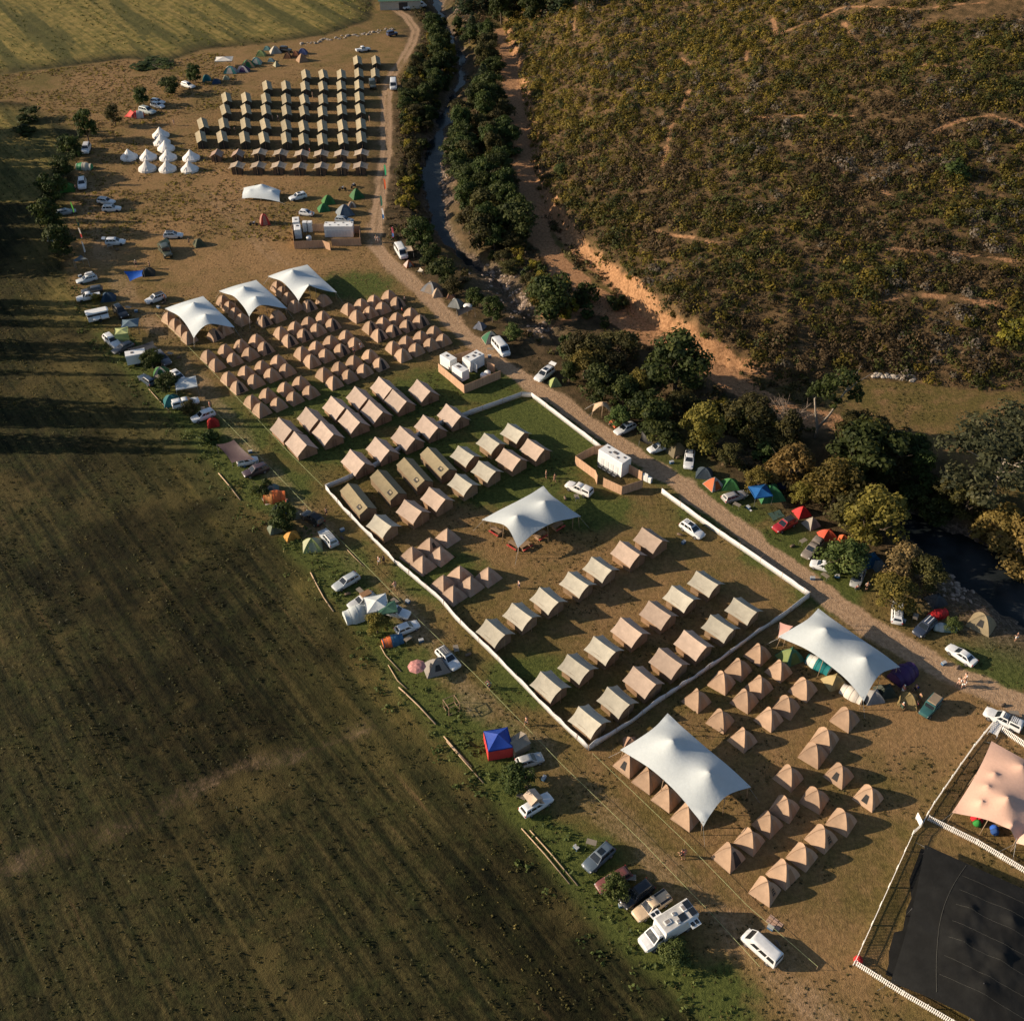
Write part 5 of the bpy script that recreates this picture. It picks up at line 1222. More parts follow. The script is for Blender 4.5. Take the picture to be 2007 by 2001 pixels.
SPEC = {  # stations (x, w, zb, zt) of the lower body, cabins (base, roof, zb, zr, wb, wr), windows along the side, axles
 'suv': ([(-2.32, .74, .48, .92), (-2.24, .88, .36, 1.04), (-1.4, .93, .27, 1.07), (0, .94, .25, 1.05), (1.0, .93, .26, 1.02), (1.75, .90, .28, .95), (2.18, .82, .34, .84), (2.34, .66, .45, .70)],
         [((-2.22, 1.02), (-1.95, .22), 1.03, 1.68, .84, .64)], [(.06, .30), (.34, .62), (.65, .90)], (-1.38, 1.42), .36),
 'wagon': ([(-2.35, .72, .45, .82), (-2.26, .85, .34, .94), (-1.4, .90, .24, .96), (0, .91, .22, .94), (1.0, .90, .23, .90), (1.8, .86, .26, .82), (2.22, .78, .32, .72), (2.38, .62, .42, .60)],
           [((-2.25, .95), (-1.95, .15), .92, 1.48, .80, .60)], [(.06, .30), (.34, .62), (.65, .90)], (-1.38, 1.45), .33),
 'hatch': ([(-1.9, .70, .45, .86), (-1.82, .82, .34, .94), (-1.1, .85, .24, .96), (0, .86, .22, .94), (.8, .85, .23, .90), (1.5, .82, .26, .82), (1.82, .74, .32, .72), (1.95, .58, .42, .60)],
           [((-1.8, .92), (-1.5, .15), .92, 1.48, .77, .58)], [(.08, .46), (.52, .88)], (-1.2, 1.2), .31),
 'sedan': ([(-2.3, .70, .42, .80), (-2.2, .84, .32, .94), (-1.3, .90, .24, .95), (0, .91, .22, .93), (1.0, .90, .23, .90), (1.8, .86, .26, .80), (2.2, .78, .32, .70), (2.35, .62, .42, .58)],
           [((-1.75, 1.05), (-1.05, .2), .91, 1.42, .80, .60)], [(.10, .46), (.50, .86)], (-1.35, 1.42), .33),
 'pickup': ([(-2.6, .80, .55, 1.02), (-2.55, .90, .48, 1.06), (-1.4, .92, .36, 1.06), (0, .93, .32, 1.05), (1.0, .92, .32, 1.03), (1.9, .90, .34, .98), (2.42, .82, .40, .88), (2.58, .68, .5, .74)],
            [((-.85, 1.15), (-.65, .45), 1.03, 1.75, .84, .66)], [(.08, .46), (.50, .86)], (-1.55, 1.62), .38),
 'canopy': ([(-2.6, .80, .55, 1.02), (-2.55, .90, .48, 1.06), (-1.4, .92, .36, 1.06), (0, .93, .32, 1.05), (1.0, .92, .32, 1.03), (1.9, .90, .34, .98), (2.42, .82, .40, .88), (2.58, .68, .5, .74)],
            [((-.80, 1.15), (-.65, .45), 1.03, 1.75, .84, .66), ((-2.52, -.86), (-2.45, -.86), 1.03, 1.80, .86, .70)], [(.08, .46), (.50, .86)], (-1.55, 1.62), .38),
 'van': ([(-2.45, .86, .45, 1.15), (-2.42, .93, .38, 1.22), (-1.2, .95, .32, 1.22), (0, .95, .30, 1.22), (1.2, .95, .30, 1.2), (1.9, .93, .32, 1.15), (2.3, .86, .36, .98), (2.45, .70, .45, .80)],
         [((-2.42, 2.02), (-2.36, 1.25), 1.18, 2.05, .90, .78)], [(.05, .28), (.32, .55), (.59, .82)], (-1.5, 1.55), .34),
 'jeep': ([(-2.0, .80, .55, 1.1), (-1.95, .84, .48, 1.12), (-1, .86, .42, 1.12), (.5, .86, .42, 1.12), (1.0, .80, .45, 1.1), (1.7, .74, .48, 1.06), (1.95, .70, .52, .98), (2.0, .62, .6, .9)],
          [((-1.94, .6), (-1.9, .45), 1.1, 1.9, .80, .76)], [(.06, .32), (.36, .64), (.68, .94)], (-1.2, 1.3), .40)}
VK = {}
def vkit(kind):
    if kind in VK: return VK[kind]
    st, cabs, wins, ax, wr = SPEC[kind]
    mb = MB(); mb.loft([ring(*s) for s in st])
    k = {'glass': [], 'extra': []}
    for ci, c in enumerate(cabs):
        f = cabin(mb, *c)
        if ci == 0:
            k['glass'].append(('windshield', pane(f['front'], .06, .94).mesh('windshield')))
            k['glass'].append(('rear_window', pane(f['rear'], .1, .9, .25, .9).mesh('rear_window')))
            for sd in ('right', 'left'):
                for (a, b) in wins:
                    if sd == 'left': a, b = 1 - b, 1 - a
                    k['glass'].append(('side_window', pane(f[sd], a, b, .18, .9).mesh('side_window')))
        else:
            for sd in ('right', 'left'): k['glass'].append(('side_window', pane(f[sd], .1, .9, .35, .85).mesh('side_window')))
            k['glass'].append(('rear_window', pane(f['rear'], .1, .9, .3, .88).mesh('rear_window')))
    body = mb.mesh('body', True)
    try: body.set_sharp_from_angle(angle=R(38))
    except Exception: pass
    k['body'] = body
    if kind == 'pickup':
        mb = MB(); mb.box((-1.72, 0, 1.055), (1.6, 1.5, .09)); k['extra'].append(('load_bed', mb.mesh('load_bed'), M_BLACK))
    x1 = st[-1][0]; x0 = st[0][0]; z1 = st[-2][3] - .1; w1 = st[-2][1]
    k['lamps'] = []
    for s in (-1, 1):
        k['lamps'].append(('headlight', MB().box((x1 - .16, s * w1 * .78, z1), (.16, .30, .15), s * -.35).mesh('headlight'), M_LAMP))
        k['lamps'].append(('tail_light', MB().box((x0 + .06, s * .74, st[1][3] - .14), (.10, .20, .24)).mesh('tail_light'), M_RED))
    k['ax'] = ax; k['wr'] = wr; k['w'] = st[3][1]; k['L'] = st[-1][0] - st[0][0]
    VK[kind] = k
    return k
EX = {}
def extra(key):
    if key in EX: return EX[key]
    mb = MB()
    if key == 'roof_rack':
        for i in range(9): mb.box((-1.75 + i * .23, 0, 1.82), (.07, 1.2, .05))
        for s in (-.6, .6): mb.box((-.83, s, 1.81), (2.0, .05, .07))
        r = (mb.mesh('roof_rack'), M_BLACK)
    elif key == 'roof_rails':
        for s in (-.52, .52): mb.tube([(-1.7, s, 1.70), (-1.6, s, 1.76), (0, s, 1.76), (.1, s, 1.71)], .03, 5)
        for i in range(5): mb.box((-1.55 + i * .35, 0, 1.73), (.10, .95, .03))
        r = (mb.mesh('roof_rails'), M_STEEL)
    elif key == 'sunroof': r = (mb.box((-.35, 0, 1.735), (.85, .72, .03)).mesh('sunroof'), M_GLASS)
    elif key == 'black_roof': r = (mb.box((-.85, 0, 1.725), (1.9, 1.12, .06), 0, .93).mesh('roof_panel'), M_BLACK)
    elif key == 'roof_box': r = (mb.loft([[(x, -w, 1.78), (x, w, 1.78), (x, w * .9, 1.78 + h), (x, -w * .9, 1.78 + h)] for x, w, h in ((-1.7, .3, .12), (-1.5, .42, .32), (-.2, .42, .30), (.2, .25, .1))]).mesh('roof_box'), plain((.45, .46, .46), .4, name='roof_box_plastic'))
    elif key == 'tan_roof': r = (mb.box((-.8, 0, 1.80), (1.7, 1.15, .12), 0, .95).mesh('roof_load'), cloth((.30, .17, .09), name='roof_load_cover'))
    elif key == 'jeep_cover': r = (mb.box((-.75, 0, 2.0), (2.0, 1.3, .16), 0, .94).mesh('roof_cover'), cloth((.26, .20, .14), name='brown_cover'))
    elif key == 'tailgate': r = (mb.add([(-2.2, -.7, 1.66), (-2.2, .7, 1.66), (-2.95, .62, 1.85), (-2.95, -.62, 1.85), (-2.2, -.7, 1.60), (-2.2, .7, 1.60), (-2.95, .62, 1.79), (-2.95, -.62, 1.79)], [(0, 1, 2, 3), (7, 6, 5, 4), (0, 4, 5, 1), (1, 5, 6, 2), (2, 6, 7, 3), (3, 7, 4, 0)]).mesh('tailgate'), M_WHITEP)
    elif key == 'stripes': 
        for s in (-.28, .28): mb.box((-.85, s, 1.70), (1.8, .10, .05))
        r = (mb.mesh('roof_stripe'), M_WHITEP)
    EX[key] = r
    return r
CARS = []
def car(kind, colr, c, rear, front, label, ex=(), name='car', cat='car', z=.75):
    x0, y0 = W(c, *rear, z); x1, y1 = W(c, *front, z)
    k = vkit(kind); x, y = (x0 + x1) / 2, (y0 + y1) / 2
    s = min(1.12, max(.92, math.hypot(x1 - x0, y1 - y0) / k['L']))
    zg = h1(x, y) - .02 if x > 0 else .0
    o = empty(name, x, y, zg, math.atan2(y1 - y0, x1 - x0), s); tag(o, label, cat, 'vehicles parked around the camp')
    link('body', k['body'], carpaint(colr), o)
    for nm, me in k['glass']: link(nm, me, M_GLASS, o)
    for nm, me, m in k['extra']: link(nm, me, m, o)
    for nm, me, m in k['lamps']: link(nm, me, m, o)
    for ax in k['ax']:
        for sd in (-1, 1):
            w = link('wheel', ME_WH, None, o); w.location = (ax, sd * (k['w'] - .12), k['wr']); w.scale = (k['wr'] / .35,) * 3
            if y < 175: link('rim', ME_RIM, None, w)
    for e in ex: me, m = extra(e); link(me.name.split('.')[0], me, m, o)
    CARS.append((x, y, math.atan2(y1 - y0, x1 - x0), label))
    return o
CW = (.60, .62, .63); SIL = (.42, .44, .45); DG = (.055, .058, .062); BLK = (.014, .014, .016); NAVY = (.035, .055, .085)
car('suv', (.085, .115, .145), 'I', (365, 1000), (200, 1150), 'blue grey suv with dark sunroof at the lower field edge', ['sunroof'])
car('wagon', (.16, .055, .045), 'I', (470, 1200), (320, 1285), 'maroon car half hidden under a thin tree')
car('suv', BLK, 'I', (640, 1300), (500, 1405), 'glossy black car between the maroon one and the beige pickup')
car('pickup', (.55, .42, .28), 'I', (755, 1390), (610, 1490), 'beige pickup with black load bed beside the camper', name='pickup', cat='pickup')
car('van', CW, 'I', (1625, 1860), (1400, 1660), 'white people carrier alone in the lower right grass', name='van', cat='van')
car('suv', CW, 'G', (1010, 1050), (1135, 1180), 'white suv with black roof rack beside the grey tent', ['roof_rack'])
car('hatch', CW, 'G', (700, 905), (825, 855), 'small white car behind the orange and blue tent')
car('wagon', (.36, .40, .42), 'G', (375, 490), (225, 575), 'silver wagon alone on the green verge')
car('wagon', SIL, 'G', (495, 640), (345, 715), 'silver car with tan load on its roof', ['tan_roof'])
car('pickup', CW, 'G', (610, 745), (720, 775), 'white pickup nose showing behind the green awning', name='pickup', cat='pickup')
car('suv', (.40, .43, .45), 'E', (980, 1410), (895, 1310), 'silver suv with roof rails beside the lime tent', ['roof_rails'])
car('suv', BLK, 'E', (865, 1240), (770, 1180), 'black suv parked among the small tents by the path', ['roof_rack'])
car('suv', (.05, .03, .035), 'E', (465, 825), (310, 880), 'dark plum suv below the dark tarp')
car('hatch', CW, 'E', (260, 790), (390, 765), 'white car half covered by the dark tarp')
car('suv', CW, 'C', (1215, 1570), (1080, 1620), 'white suv next to the red dome tent')
car('canopy', CW, 'C', (920, 1520), (1110, 1475), 'white double cab beside the teal dome tent', name='pickup', cat='pickup')
car('suv', CW, 'C', (920, 1270), (1005, 1340), 'white suv above the silver gazebo', ['sunroof'])
car('suv', (.10, .10, .11), 'C', (800, 1125), (885, 1205), 'dark suv with pale bonnet facing the path')
car('wagon', NAVY, 'C', (765, 1350), (680, 1290), 'dark blue car at the field edge in shade')
car('wagon', CW, 'C', (415, 990), (505, 1070), 'white car left of the lime gazebo')
car('wagon', DG, 'C', (595, 1055), (485, 1105), 'dark grey wagon under the edge of the black gazebo')
car('suv', BLK, 'C', (490, 775), (560, 850), 'black suv in shade right of the open white trailer')
car('pickup', CW, 'C', (365, 680), (195, 715), 'white double cab pickup with open bed at the field edge', name='pickup', cat='pickup')
car('wagon', (.04, .045, .05), 'C', (375, 635), (240, 655), 'dark wagon just behind the white pickup')
car('wagon', (.48, .52, .53), 'C', (338, 545), (198, 580), 'pale silver wagon with roof box alone at the field edge', ['roof_box'])
car('suv', CW, 'C', (858, 685), (715, 735), 'white suv with black roof left of the white canopies', ['black_roof'])
car('suv', CW, 'C', (410, 285), (560, 280), 'white suv with open tailgate alone on bare grass', ['tailgate'])
car('suv', CW, 'C', (855, 235), (990, 230), 'white suv with open doors beside the army green truck', ['roof_rack'])
car('suv', CW, 'A', (740, 1510), (862, 1525), 'upper of two white suvs parked side by side', ['roof_rails'])
car('suv', CW, 'A', (778, 1575), (905, 1570), 'lower of two white suvs parked side by side', ['roof_rails'])
car('suv', CW, 'A', (620, 1355), (620, 1425), 'white car in shade facing the camera')
car('wagon', (.22, .25, .27), 'A', (440, 1605), (555, 1585), 'grey car in the shade behind the first flag')
car('suv', CW, 'A', (660, 1095), (640, 1155), 'white car half under the tree by the green tent')
car('wagon', CW, 'A', (1378, 630), (1462, 655), 'white car beside the low wide tree')
car('wagon', (.6, .62, .62), 'A', (1150, 758), (1230, 770), 'upper white car behind the red tent')
car('suv', CW, 'A', (1148, 785), (1232, 805), 'lower white car behind the red tent')
car('suv', (.35, .40, .39), 'A', (1060, 825), (1165, 850), 'greenish silver car next to the red and white tent')
car('wagon', (.5, .5, .5), 'A', (390, 1800), (475, 1795), 'pale car deep in the shade of the field trees')
car('pickup', CW, 'B', (1150, 380), (1250, 365), 'white pickup beside the first army tents', name='pickup', cat='pickup')
car('van', CW, 'B', (1430, 620), (1430, 675), 'white car parked beside the curved dirt track', name='van', cat='van')
car('jeep', (.05, .06, .055), 'B', (1265, 615), (1280, 675), 'dark jeep beside the army tents', name='jeep', cat='jeep')
car('pickup', CW, 'B', (1590, 45), (1505, 60), 'white pickup by the green shed', name='pickup', cat='pickup')
car('van', CW, 'B', (1600, 48), (1660, 38), 'white van by the green shed', name='van', cat='van')
car('suv', CW, 'B', (755, 1472), (660, 1495), 'white car right of the small white canopy', ['sunroof'])
car('hatch', CW, 'B', (740, 1600), (805, 1608), 'little white car below the dark things on the grass')
car('wagon', (.30, .34, .37), 'B', (1000, 1650), (1115, 1662), 'grey car behind the blue grey dome tent')
car('jeep', (.04, .06, .12), 'B', (1390, 262), (1450, 250), 'dark blue vehicle near the end of the stone line', name='jeep', cat='jeep')
car('van', CW, 'D', (1080, 325), (1128, 405), 'white minibus with a tan awning by the track', name='minibus', cat='minibus')
car('van', CW, 'D', (1815, 1040), (1900, 1140), 'white delivery van beside the dirt track', name='van', cat='van')
car('suv', CW, 'F', (1085, 85), (970, 170), 'white suv with open tailgate and dark sunroof by the track', ['sunroof', 'tailgate'])
car('wagon', (.55, .57, .58), 'F', (1695, 505), (1580, 560), 'silver white car beside the orange tent', ['sunroof'])
car('hatch', CW, 'F', (1920, 665), (1845, 690), 'small white car beside the olive dome tent')
car('pickup', CW, 'M', (975, 705), (958, 835), 'white pickup facing the camera on the green verge', name='pickup', cat='pickup')
car('canopy', (.62, .62, .61), 'F', (1380, 1030), (1200, 950), 'white double cab with canopy beside the reed screen', name='pickup', cat='pickup')
car('wagon', (.28, .27, .26), 'M', (1230, 1070), (1390, 1020), 'silver wagon left of the blue gazebo')
car('suv', (.30, .015, .02), 'M', (1755, 1225), (1620, 1295), 'red suv with black roof', ['black_roof'])
car('canopy', (.20, .17, .14), 'L', (365, 245), (290, 330), 'old brown pickup on the verge by the track', name='pickup', cat='pickup')
car('hatch', CW, 'L', (450, 425), (360, 400), 'white car under the light green tree')
car('sedan', (.30, .31, .30), 'L', (698, 440), (650, 560), 'grey sedan beside the river bushes')
car('wagon', CW, 'L', (970, 825), (975, 710), 'white wagon seen from behind below the yellow green bush', ['roof_rails'])
car('suv', (.025, .035, .06), 'L', (1230, 825), (1125, 925), 'navy blue suv with pale roof stripes', ['stripes'])
car('sedan', CW, 'L', (1555, 1150), (1360, 1020), 'white coupe by the track at the right')
car('canopy', CW, 'L', (1900, 1640), (1640, 1510), 'white double cab with roof rack at the picket fence', ['roof_rack'], name='pickup', cat='pickup')
car('jeep', (.03, .10, .10), 'L', (1270, 1425), (1165, 1545), 'teal off road vehicle with brown roof cover', ['jeep_cover'], name='jeep', cat='jeep')
car('suv', CW, 'M', (920, 1250), (1060, 1345), 'white suv parked inside the enclosure beside the cloth fence', ['sunroof', 'roof_rails'])
o = car('wagon', CW, 'Q', (1180, 385), (1310, 305), 'white car carrying a beige roof tent')
k = ridge_kit(1.9, .95, .95, .35, 1.8, .85, cloth((.50, .40, .31), name='roof_tent_cloth'), cloth((.33, .26, .20), name='roof_tent_wall'), corner=0)
for q, nm in (('roof', 'tent_roof'), ('front_wall', 'tent_wall'), ('back_wall', 'tent_wall'), ('side_wall', 'tent_wall'), ('side_wall2', 'tent_wall')):
    e = link(nm, k[q], None, o); e.location = (-.15, .55, 1.5); e.rotation_euler = (0, 0, R(90))
car('hatch', (.35, .36, .36), 'G', (1640, 1895), (1735, 1865), 'small silver car beside the blue and red gazebo')
# the camper truck
x0, y0 = W('I', 980, 1500, 1.2); x1, y1 = W('I', 610, 1740, 1.0)
o = empty('camper_truck', (x0 + x1) / 2, (y0 + y1) / 2, 0, math.atan2(y1 - y0, x1 - x0)); tag(o, 'white camper truck with hatches and solar panels on its grey roof', 'camper', 'vehicles parked around the camp')
LL = math.hypot(x1 - x0, y1 - y0); hb = -LL / 2
mb = MB(); mb.loft([[(x, -w, .75), (x, w, .75), (x, w, zt - .06), (x, w - .06, zt), (x, -w + .06, zt), (x, -w, zt - .06)] for x, w, zt in ((hb, 1.08, 2.85), (hb + 4.4, 1.08, 2.85))]); link('living_box', mb.mesh('living_box'), M_WHITEP, o)
mb = MB(); mb.box((hb + 2.2, 0, 2.86), (4.25, 2.0, .04)); link('roof', mb.mesh('roof'), plain((.50, .49, .46), .7, name='camper_roof', var=.3), o)
for (a, b, sx, sy) in ((.45, -.45, .75, .85), (.45, .5, .75, .8), (1.75, .45, .85, .8)): link('solar_panel', MB().box((hb + a, b, 2.92), (sx, sy, .05)).mesh('solar_panel'), M_GLASS, o)
for (a, b, sx, sy) in ((1.1, -.3, .45, .75), (3.5, .05, .75, .55), (2.4, -.35, .35, .35), (2.5, .6, .4, .4)):
    h_ = link('roof_hatch', MB().box((hb + a, b, 2.95), (sx, sy, .12)).mesh('roof_hatch'), M_WHITEP, o); link('lid', MB().box((hb + a, b, 3.02), (sx * .7, sy * .7, .03)).mesh('lid'), plain((.22, .2, .18), .5, name='smoked_lid'), h_)
mb = MB(); mb.loft([ring(x, w, .5, zt) for x, w, zt in ((hb + 4.35, .98, 1.45), (hb + 5.2, 1.0, 1.42), (hb + 6.0, .97, 1.25), (hb + 6.5, .88, 1.1), (hb + 6.65, .7, .9))]); f = cabin(mb, (hb + 4.35, hb + 5.75), (hb + 4.4, hb + 5.1), 1.4, 2.15, .93, .78)
link('cab', mb.mesh('cab', False), carpaint(CW), o); link('windshield', pane(f['front'], .06, .94).mesh('windshield'), M_GLASS, o)
for sd in ('left', 'right'): link('side_window', pane(f[sd], .2, .85, .2, .9).mesh('side_window'), M_GLASS, o)
for ax in (1.1, 5.6):
    for sd in (-1, 1): w = link('wheel', ME_WH, None, o); w.location = (hb + ax, sd * .95, .42); w.scale = (1.2, 1.2, 1.2); link('rim', ME_RIM, None, w)
for sd in (-1, 1): link('headlight', MB().box((hb + 6.52, sd * .68, .95), (.14, .3, .16), -sd * .35).mesh('headlight'), M_LAMP, o)
# flaps held open on both sides
for (a, s_, wn) in ((3.9, -1, 1), (.9, 1, 1)):
    e = link('side_flap', MB().add([(hb + a - .6, s_ * 1.08, 2.6), (hb + a + .6, s_ * 1.08, 2.6), (hb + a + .6, s_ * 1.95, 2.45), (hb + a - .6, s_ * 1.95, 2.45), (hb + a - .6, s_ * 1.08, 2.56), (hb + a + .6, s_ * 1.08, 2.56), (hb + a + .6, s_ * 1.95, 2.41), (hb + a - .6, s_ * 1.95, 2.41)], [(0, 1, 2, 3), (7, 6, 5, 4), (0, 4, 5, 1), (1, 5, 6, 2), (2, 6, 7, 3), (3, 7, 4, 0)]).mesh('side_flap'), M_WHITEP, o)
    for q in (-.27, .27): link('pane', MB().box((hb + a + q, s_ * 1.5, 2.55), (.4, .5, .03)).mesh('pane'), M_GLASS, e)
# white camping trailer with opened flaps (left edge)
x0, y0 = W('C', 430, 825, 1); x1, y1 = W('C', 275, 860, 1)
o = empty('camping_trailer', (x0 + x1) / 2, (y0 + y1) / 2, 0, math.atan2(y1 - y0, x1 - x0)); tag(o, 'white camping trailer with raised roof and opened side flaps', 'trailer')
link('box', MB().box((0, 0, .95), (4.0, 1.9, 1.0)).mesh('box'), M_WHITEP, o); link('gap', MB().box((0, 0, 1.7), (3.8, 1.75, .5)).mesh('gap'), M_BLACK, o)
mb = MB(); mb.loft([[(x, -w, 1.95), (x, w, 1.95), (x, w * .9, 1.95 + h), (x, -w * .9, 1.95 + h)] for x, w, h in ((-2.2, .6, .12), (-1.9, .9, .22), (1.9, .95, .24), (2.15, .9, .2))]); link('roof', mb.mesh('roof'), M_WHITEP, o)
for sd, xx in ((1, .4), (1, -1.2)): link('flap', MB().add([(xx - .7, sd * .96, 1.42), (xx + .7, sd * .96, 1.42), (xx + .7, sd * 1.7, 1.15), (xx - .7, sd * 1.7, 1.15), (xx - .7, sd * .96, 1.38), (xx + .7, sd * .96, 1.38), (xx + .7, sd * 1.7, 1.11), (xx - .7, sd * 1.7, 1.11)], [(0, 1, 2, 3), (7, 6, 5, 4), (0, 4, 5, 1), (1, 5, 6, 2), (2, 6, 7, 3), (3, 7, 4, 0)]).mesh('flap'), M_WHITEP, o)
for sd in (-1, 1): w = link('wheel', ME_WH, None, o); w.location = (-.2, sd * .95, .35)
# white washroom trailers and cabins in the three reed screens
def cabinbox(c, u, v, rz, sz, label, cat, name='washroom_trailer', hatches=(), doors=(), wheels=True, gr=None):
    x, y = W(c, u, v, 0); o = empty(name, x, y, 0, R(rz)); tag(o, label, cat, gr)
    z0 = .45 if wheels else .05
    l, w, h = sz; mb = MB(); mb.loft([[(sx, -w / 2, z0), (sx, w / 2, z0), (sx, w / 2, h - .08), (sx, w / 2 - .1, h), (sx, -w / 2 + .1, h), (sx, -w / 2, h - .08)] for sx in (-l / 2, l / 2)])
    link('body', mb.mesh('body'), M_WHITEP, o)
    for (a, b, sx, sy) in hatches: link('roof_vent', MB().box((a * l / 2, b * w / 2, h + .03), (sx, sy, .1)).mesh('roof_vent'), plain((.10, .09, .09), .5, name='vent_lid'), o)
    for (a, s_) in doors: link('door', MB().box((a * l / 2, s_ * (w / 2 + .02), z0 + .85), (.62, .04, 1.7)).mesh('door'), plain((.55, .58, .60), .4, name='cabin_door'), o)
    if wheels:
        for sd in (-1, 1):
            q = link('wheel', ME_WH, None, o); q.location = (0, sd * (w / 2 - .1), .3); q.scale = (.85,) * 3
    return o
cabinbox('D', 318, 195, -80, (2.6, 1.5, 2.5), 'upper small white washroom trailer inside the top screen', 'trailer', hatches=((0, 0, .5, .5),), doors=((.3, 1),))
cabinbox('D', 330, 255, -80, (2.8, 1.5, 2.6), 'lower small white washroom trailer inside the top screen', 'trailer', hatches=((-.4, 0, .6, .5),), doors=((.3, 1),))
for i, u in enumerate((386, 418)): cabinbox('D', u, 205, 0, (1.15, 1.15, 2.35), 'white portable toilet, %s of a pair' % ('left' if i == 0 else 'right'), 'toilet', 'portable_toilet', doors=((0, -1),), wheels=False, gr='pair of white portable toilets')
cabinbox('D', 640, 235, 0, (6.4, 2.3, 2.7), 'long white shower container with pale doors inside the top screen', 'container', 'shower_container', hatches=[(-.9 + .3 * i, .5 - (i % 2), .3, .3) for i in range(7)], doors=[(-.8 + .22 * i, -1) for i in range(8)], wheels=False)
cabinbox('D', 1462, 1235, -47, (2.9, 1.7, 2.5), 'left white trailer with one vent in the middle screen', 'trailer', hatches=((-.2, 0, .5, .5),), doors=((.7, 1),))
cabinbox('D', 1552, 1320, -47, (2.9, 1.7, 2.5), 'front white trailer with a square vent in the middle screen', 'trailer', hatches=((-.3, 0, .8, .6),), doors=((.7, 1),))
o = cabinbox('D', 1650, 1240, 45, (3.6, 2.2, 2.8), 'large white trailer with open doors in the middle screen', 'trailer', hatches=((-.6, .4, .4, .4), (0, -.1, .5, .6), (.5, .4, .4, .4), (.6, -.5, .4, .4)), doors=((0, -1),))
link('open_door', MB().box((-1.0, -1.55, 1.35), (.06, .85, 1.8)).mesh('open_door'), M_WHITEP, o)
def tank(c, u, v, label):
    x, y = W(c, u, v); o = empty('water_tank', x, y); tag(o, label, 'tank')
    mb = MB(); mb.loft([[(r * math.cos(2 * pi * k / 14), r * math.sin(2 * pi * k / 14), z) for k in range(14)] for r, z in ((.62, 0), (.62, .85), (.5, 1.0), (.2, 1.08))]); link('tank', mb.mesh('tank', True), M_WHITEP, o)
    link('cap', MB().tube([(0, 0, 1.05), (0, 0, 1.16)], .16, 8).mesh('cap'), M_WHITEP, o)
tank('D', 1725, 1315, 'left white water tank in the middle screen'); tank('D', 1755, 1298, 'right white water tank in the middle screen'); tank('D', 408, 275, 'white tank beside the lower trailer in the top screen')
o = cabinbox('F', 1552, 835, -46, (5.2, 2.3, 3.0), 'white shower container with dark vents inside the enclosure screen', 'container', 'shower_container', hatches=((-.7, .4, .35, .35), (-.3, -.3, .35, .35), (0, .2, .9, .5), (.4, -.4, .35, .35), (.7, .3, .35, .35)), doors=[(-.6 + .4 * i, -1) for i in range(4)], wheels=False)
for i in range(4):
    e = link('steps', MB().box((-1.55 + i * 1.03, -1.75, .22), (.75, .30, .05)).box((-1.55 + i * 1.03, -1.42, .42), (.75, .30, .05)).box((-1.9 + i * 1.03, -1.6, .2), (.04, .7, .4)).box((-1.2 + i * 1.03, -1.6, .2), (.04, .7, .4)).mesh('steps'), M_STEEL, o)
cabinbox('F', 1800, 935, -40, (1.8, .5, 1.1), 'white generator box outside the enclosure screen', 'generator', 'generator', wheels=False, doors=((0, -1),))
# green shed at the far end of the track
x, y = G(785, 14); o = empty('shed', x, y, 0, R(5)); tag(o, 'green roofed shed at the top of the track', 'shed')
link('wall', MB().box((0, 0, 1.5), (14, 7, 3)).mesh('wall'), plain((.40, .37, .31), .8, name='shed_wall'), o)
mb = MB(); mb.quad((-7.5, -4, 2.95), (7.5, -4, 2.95), (7.5, 0, 4.6), (-7.5, 0, 4.6)); mb.quad((-7.5, 0, 4.6), (7.5, 0, 4.6), (7.5, 4, 2.95), (-7.5, 4, 2.95)); link('roof', mb.mesh('roof'), plain((.06, .13, .09), .5, name='green_sheet_roof'), o)
link('door', MB().box((1, -3.53, 1.2), (3, .06, 2.4)).mesh('door'), M_BLACK, o)
# caravan box at the field edge (grey white roof)
o = cabinbox('C', 655, 1200, 20, (3.6, 2.0, 2.4), 'grey white caravan beside the black gazebo', 'caravan', 'caravan', hatches=((-.3, 0, .5, .5),), doors=((.2, -1),))
# ------------------------------------------------------------------ the campers' own tents
def rgb(*c): return c
def small_dome(c, u, v, a, b, h, rz, col, label, col2=None, door='shut', cat='dome tent', name='dome_tent', grp=None, p=2.0, onland=False):
    x, y = W(c, u, v, 0)
    o = empty(name, x, y, h1(x, y) if x > 0 else 0, R(rz)); tag(o, label, cat, grp)
    col = tuple(q * .72 for q in col); col2 = tuple(q * .72 for q in col2) if col2 else None
    m = cloth(col, .6, .10, 1.2, .15, 'tent_nylon'); m2 = cloth(col2, .6, .1, 1.2, .15, 'tent_nylon') if col2 else m
    link('canopy', dome_mesh(a, b, h, p, .06).mesh('canopy', True), m, o)
    for f in (False, True): link('pole_sleeve', dome_rib(a, b, h, p, .018, f).mesh('pole_sleeve', True), cloth(tuple(q * .7 for q in col), name='sleeve'), o)
    if door == 'open': link('door', panel_patch(a, b, h, 0, .28, .72, .02, .6, p, .03).mesh('door', True), M_DARK, o)
    elif door == 'window': link('window', panel_patch(a, b, h, 0, .32, .68, .2, .55, p, .03).mesh('window', True), M_DARK, o)
    else: link('door', panel_patch(a, b, h, 0, .24, .76, .02, .62, p, .02).mesh('door', True), cloth(tuple(q * .8 for q in (col2 or col)), name='tent_door'), o)
    if col2:
        for s_ in (1, 3): link('side_panel', panel_patch(a, b, h, s_, .04, .96, .02, .9, p, .02).mesh('side_panel', True), m2, o)
    return o
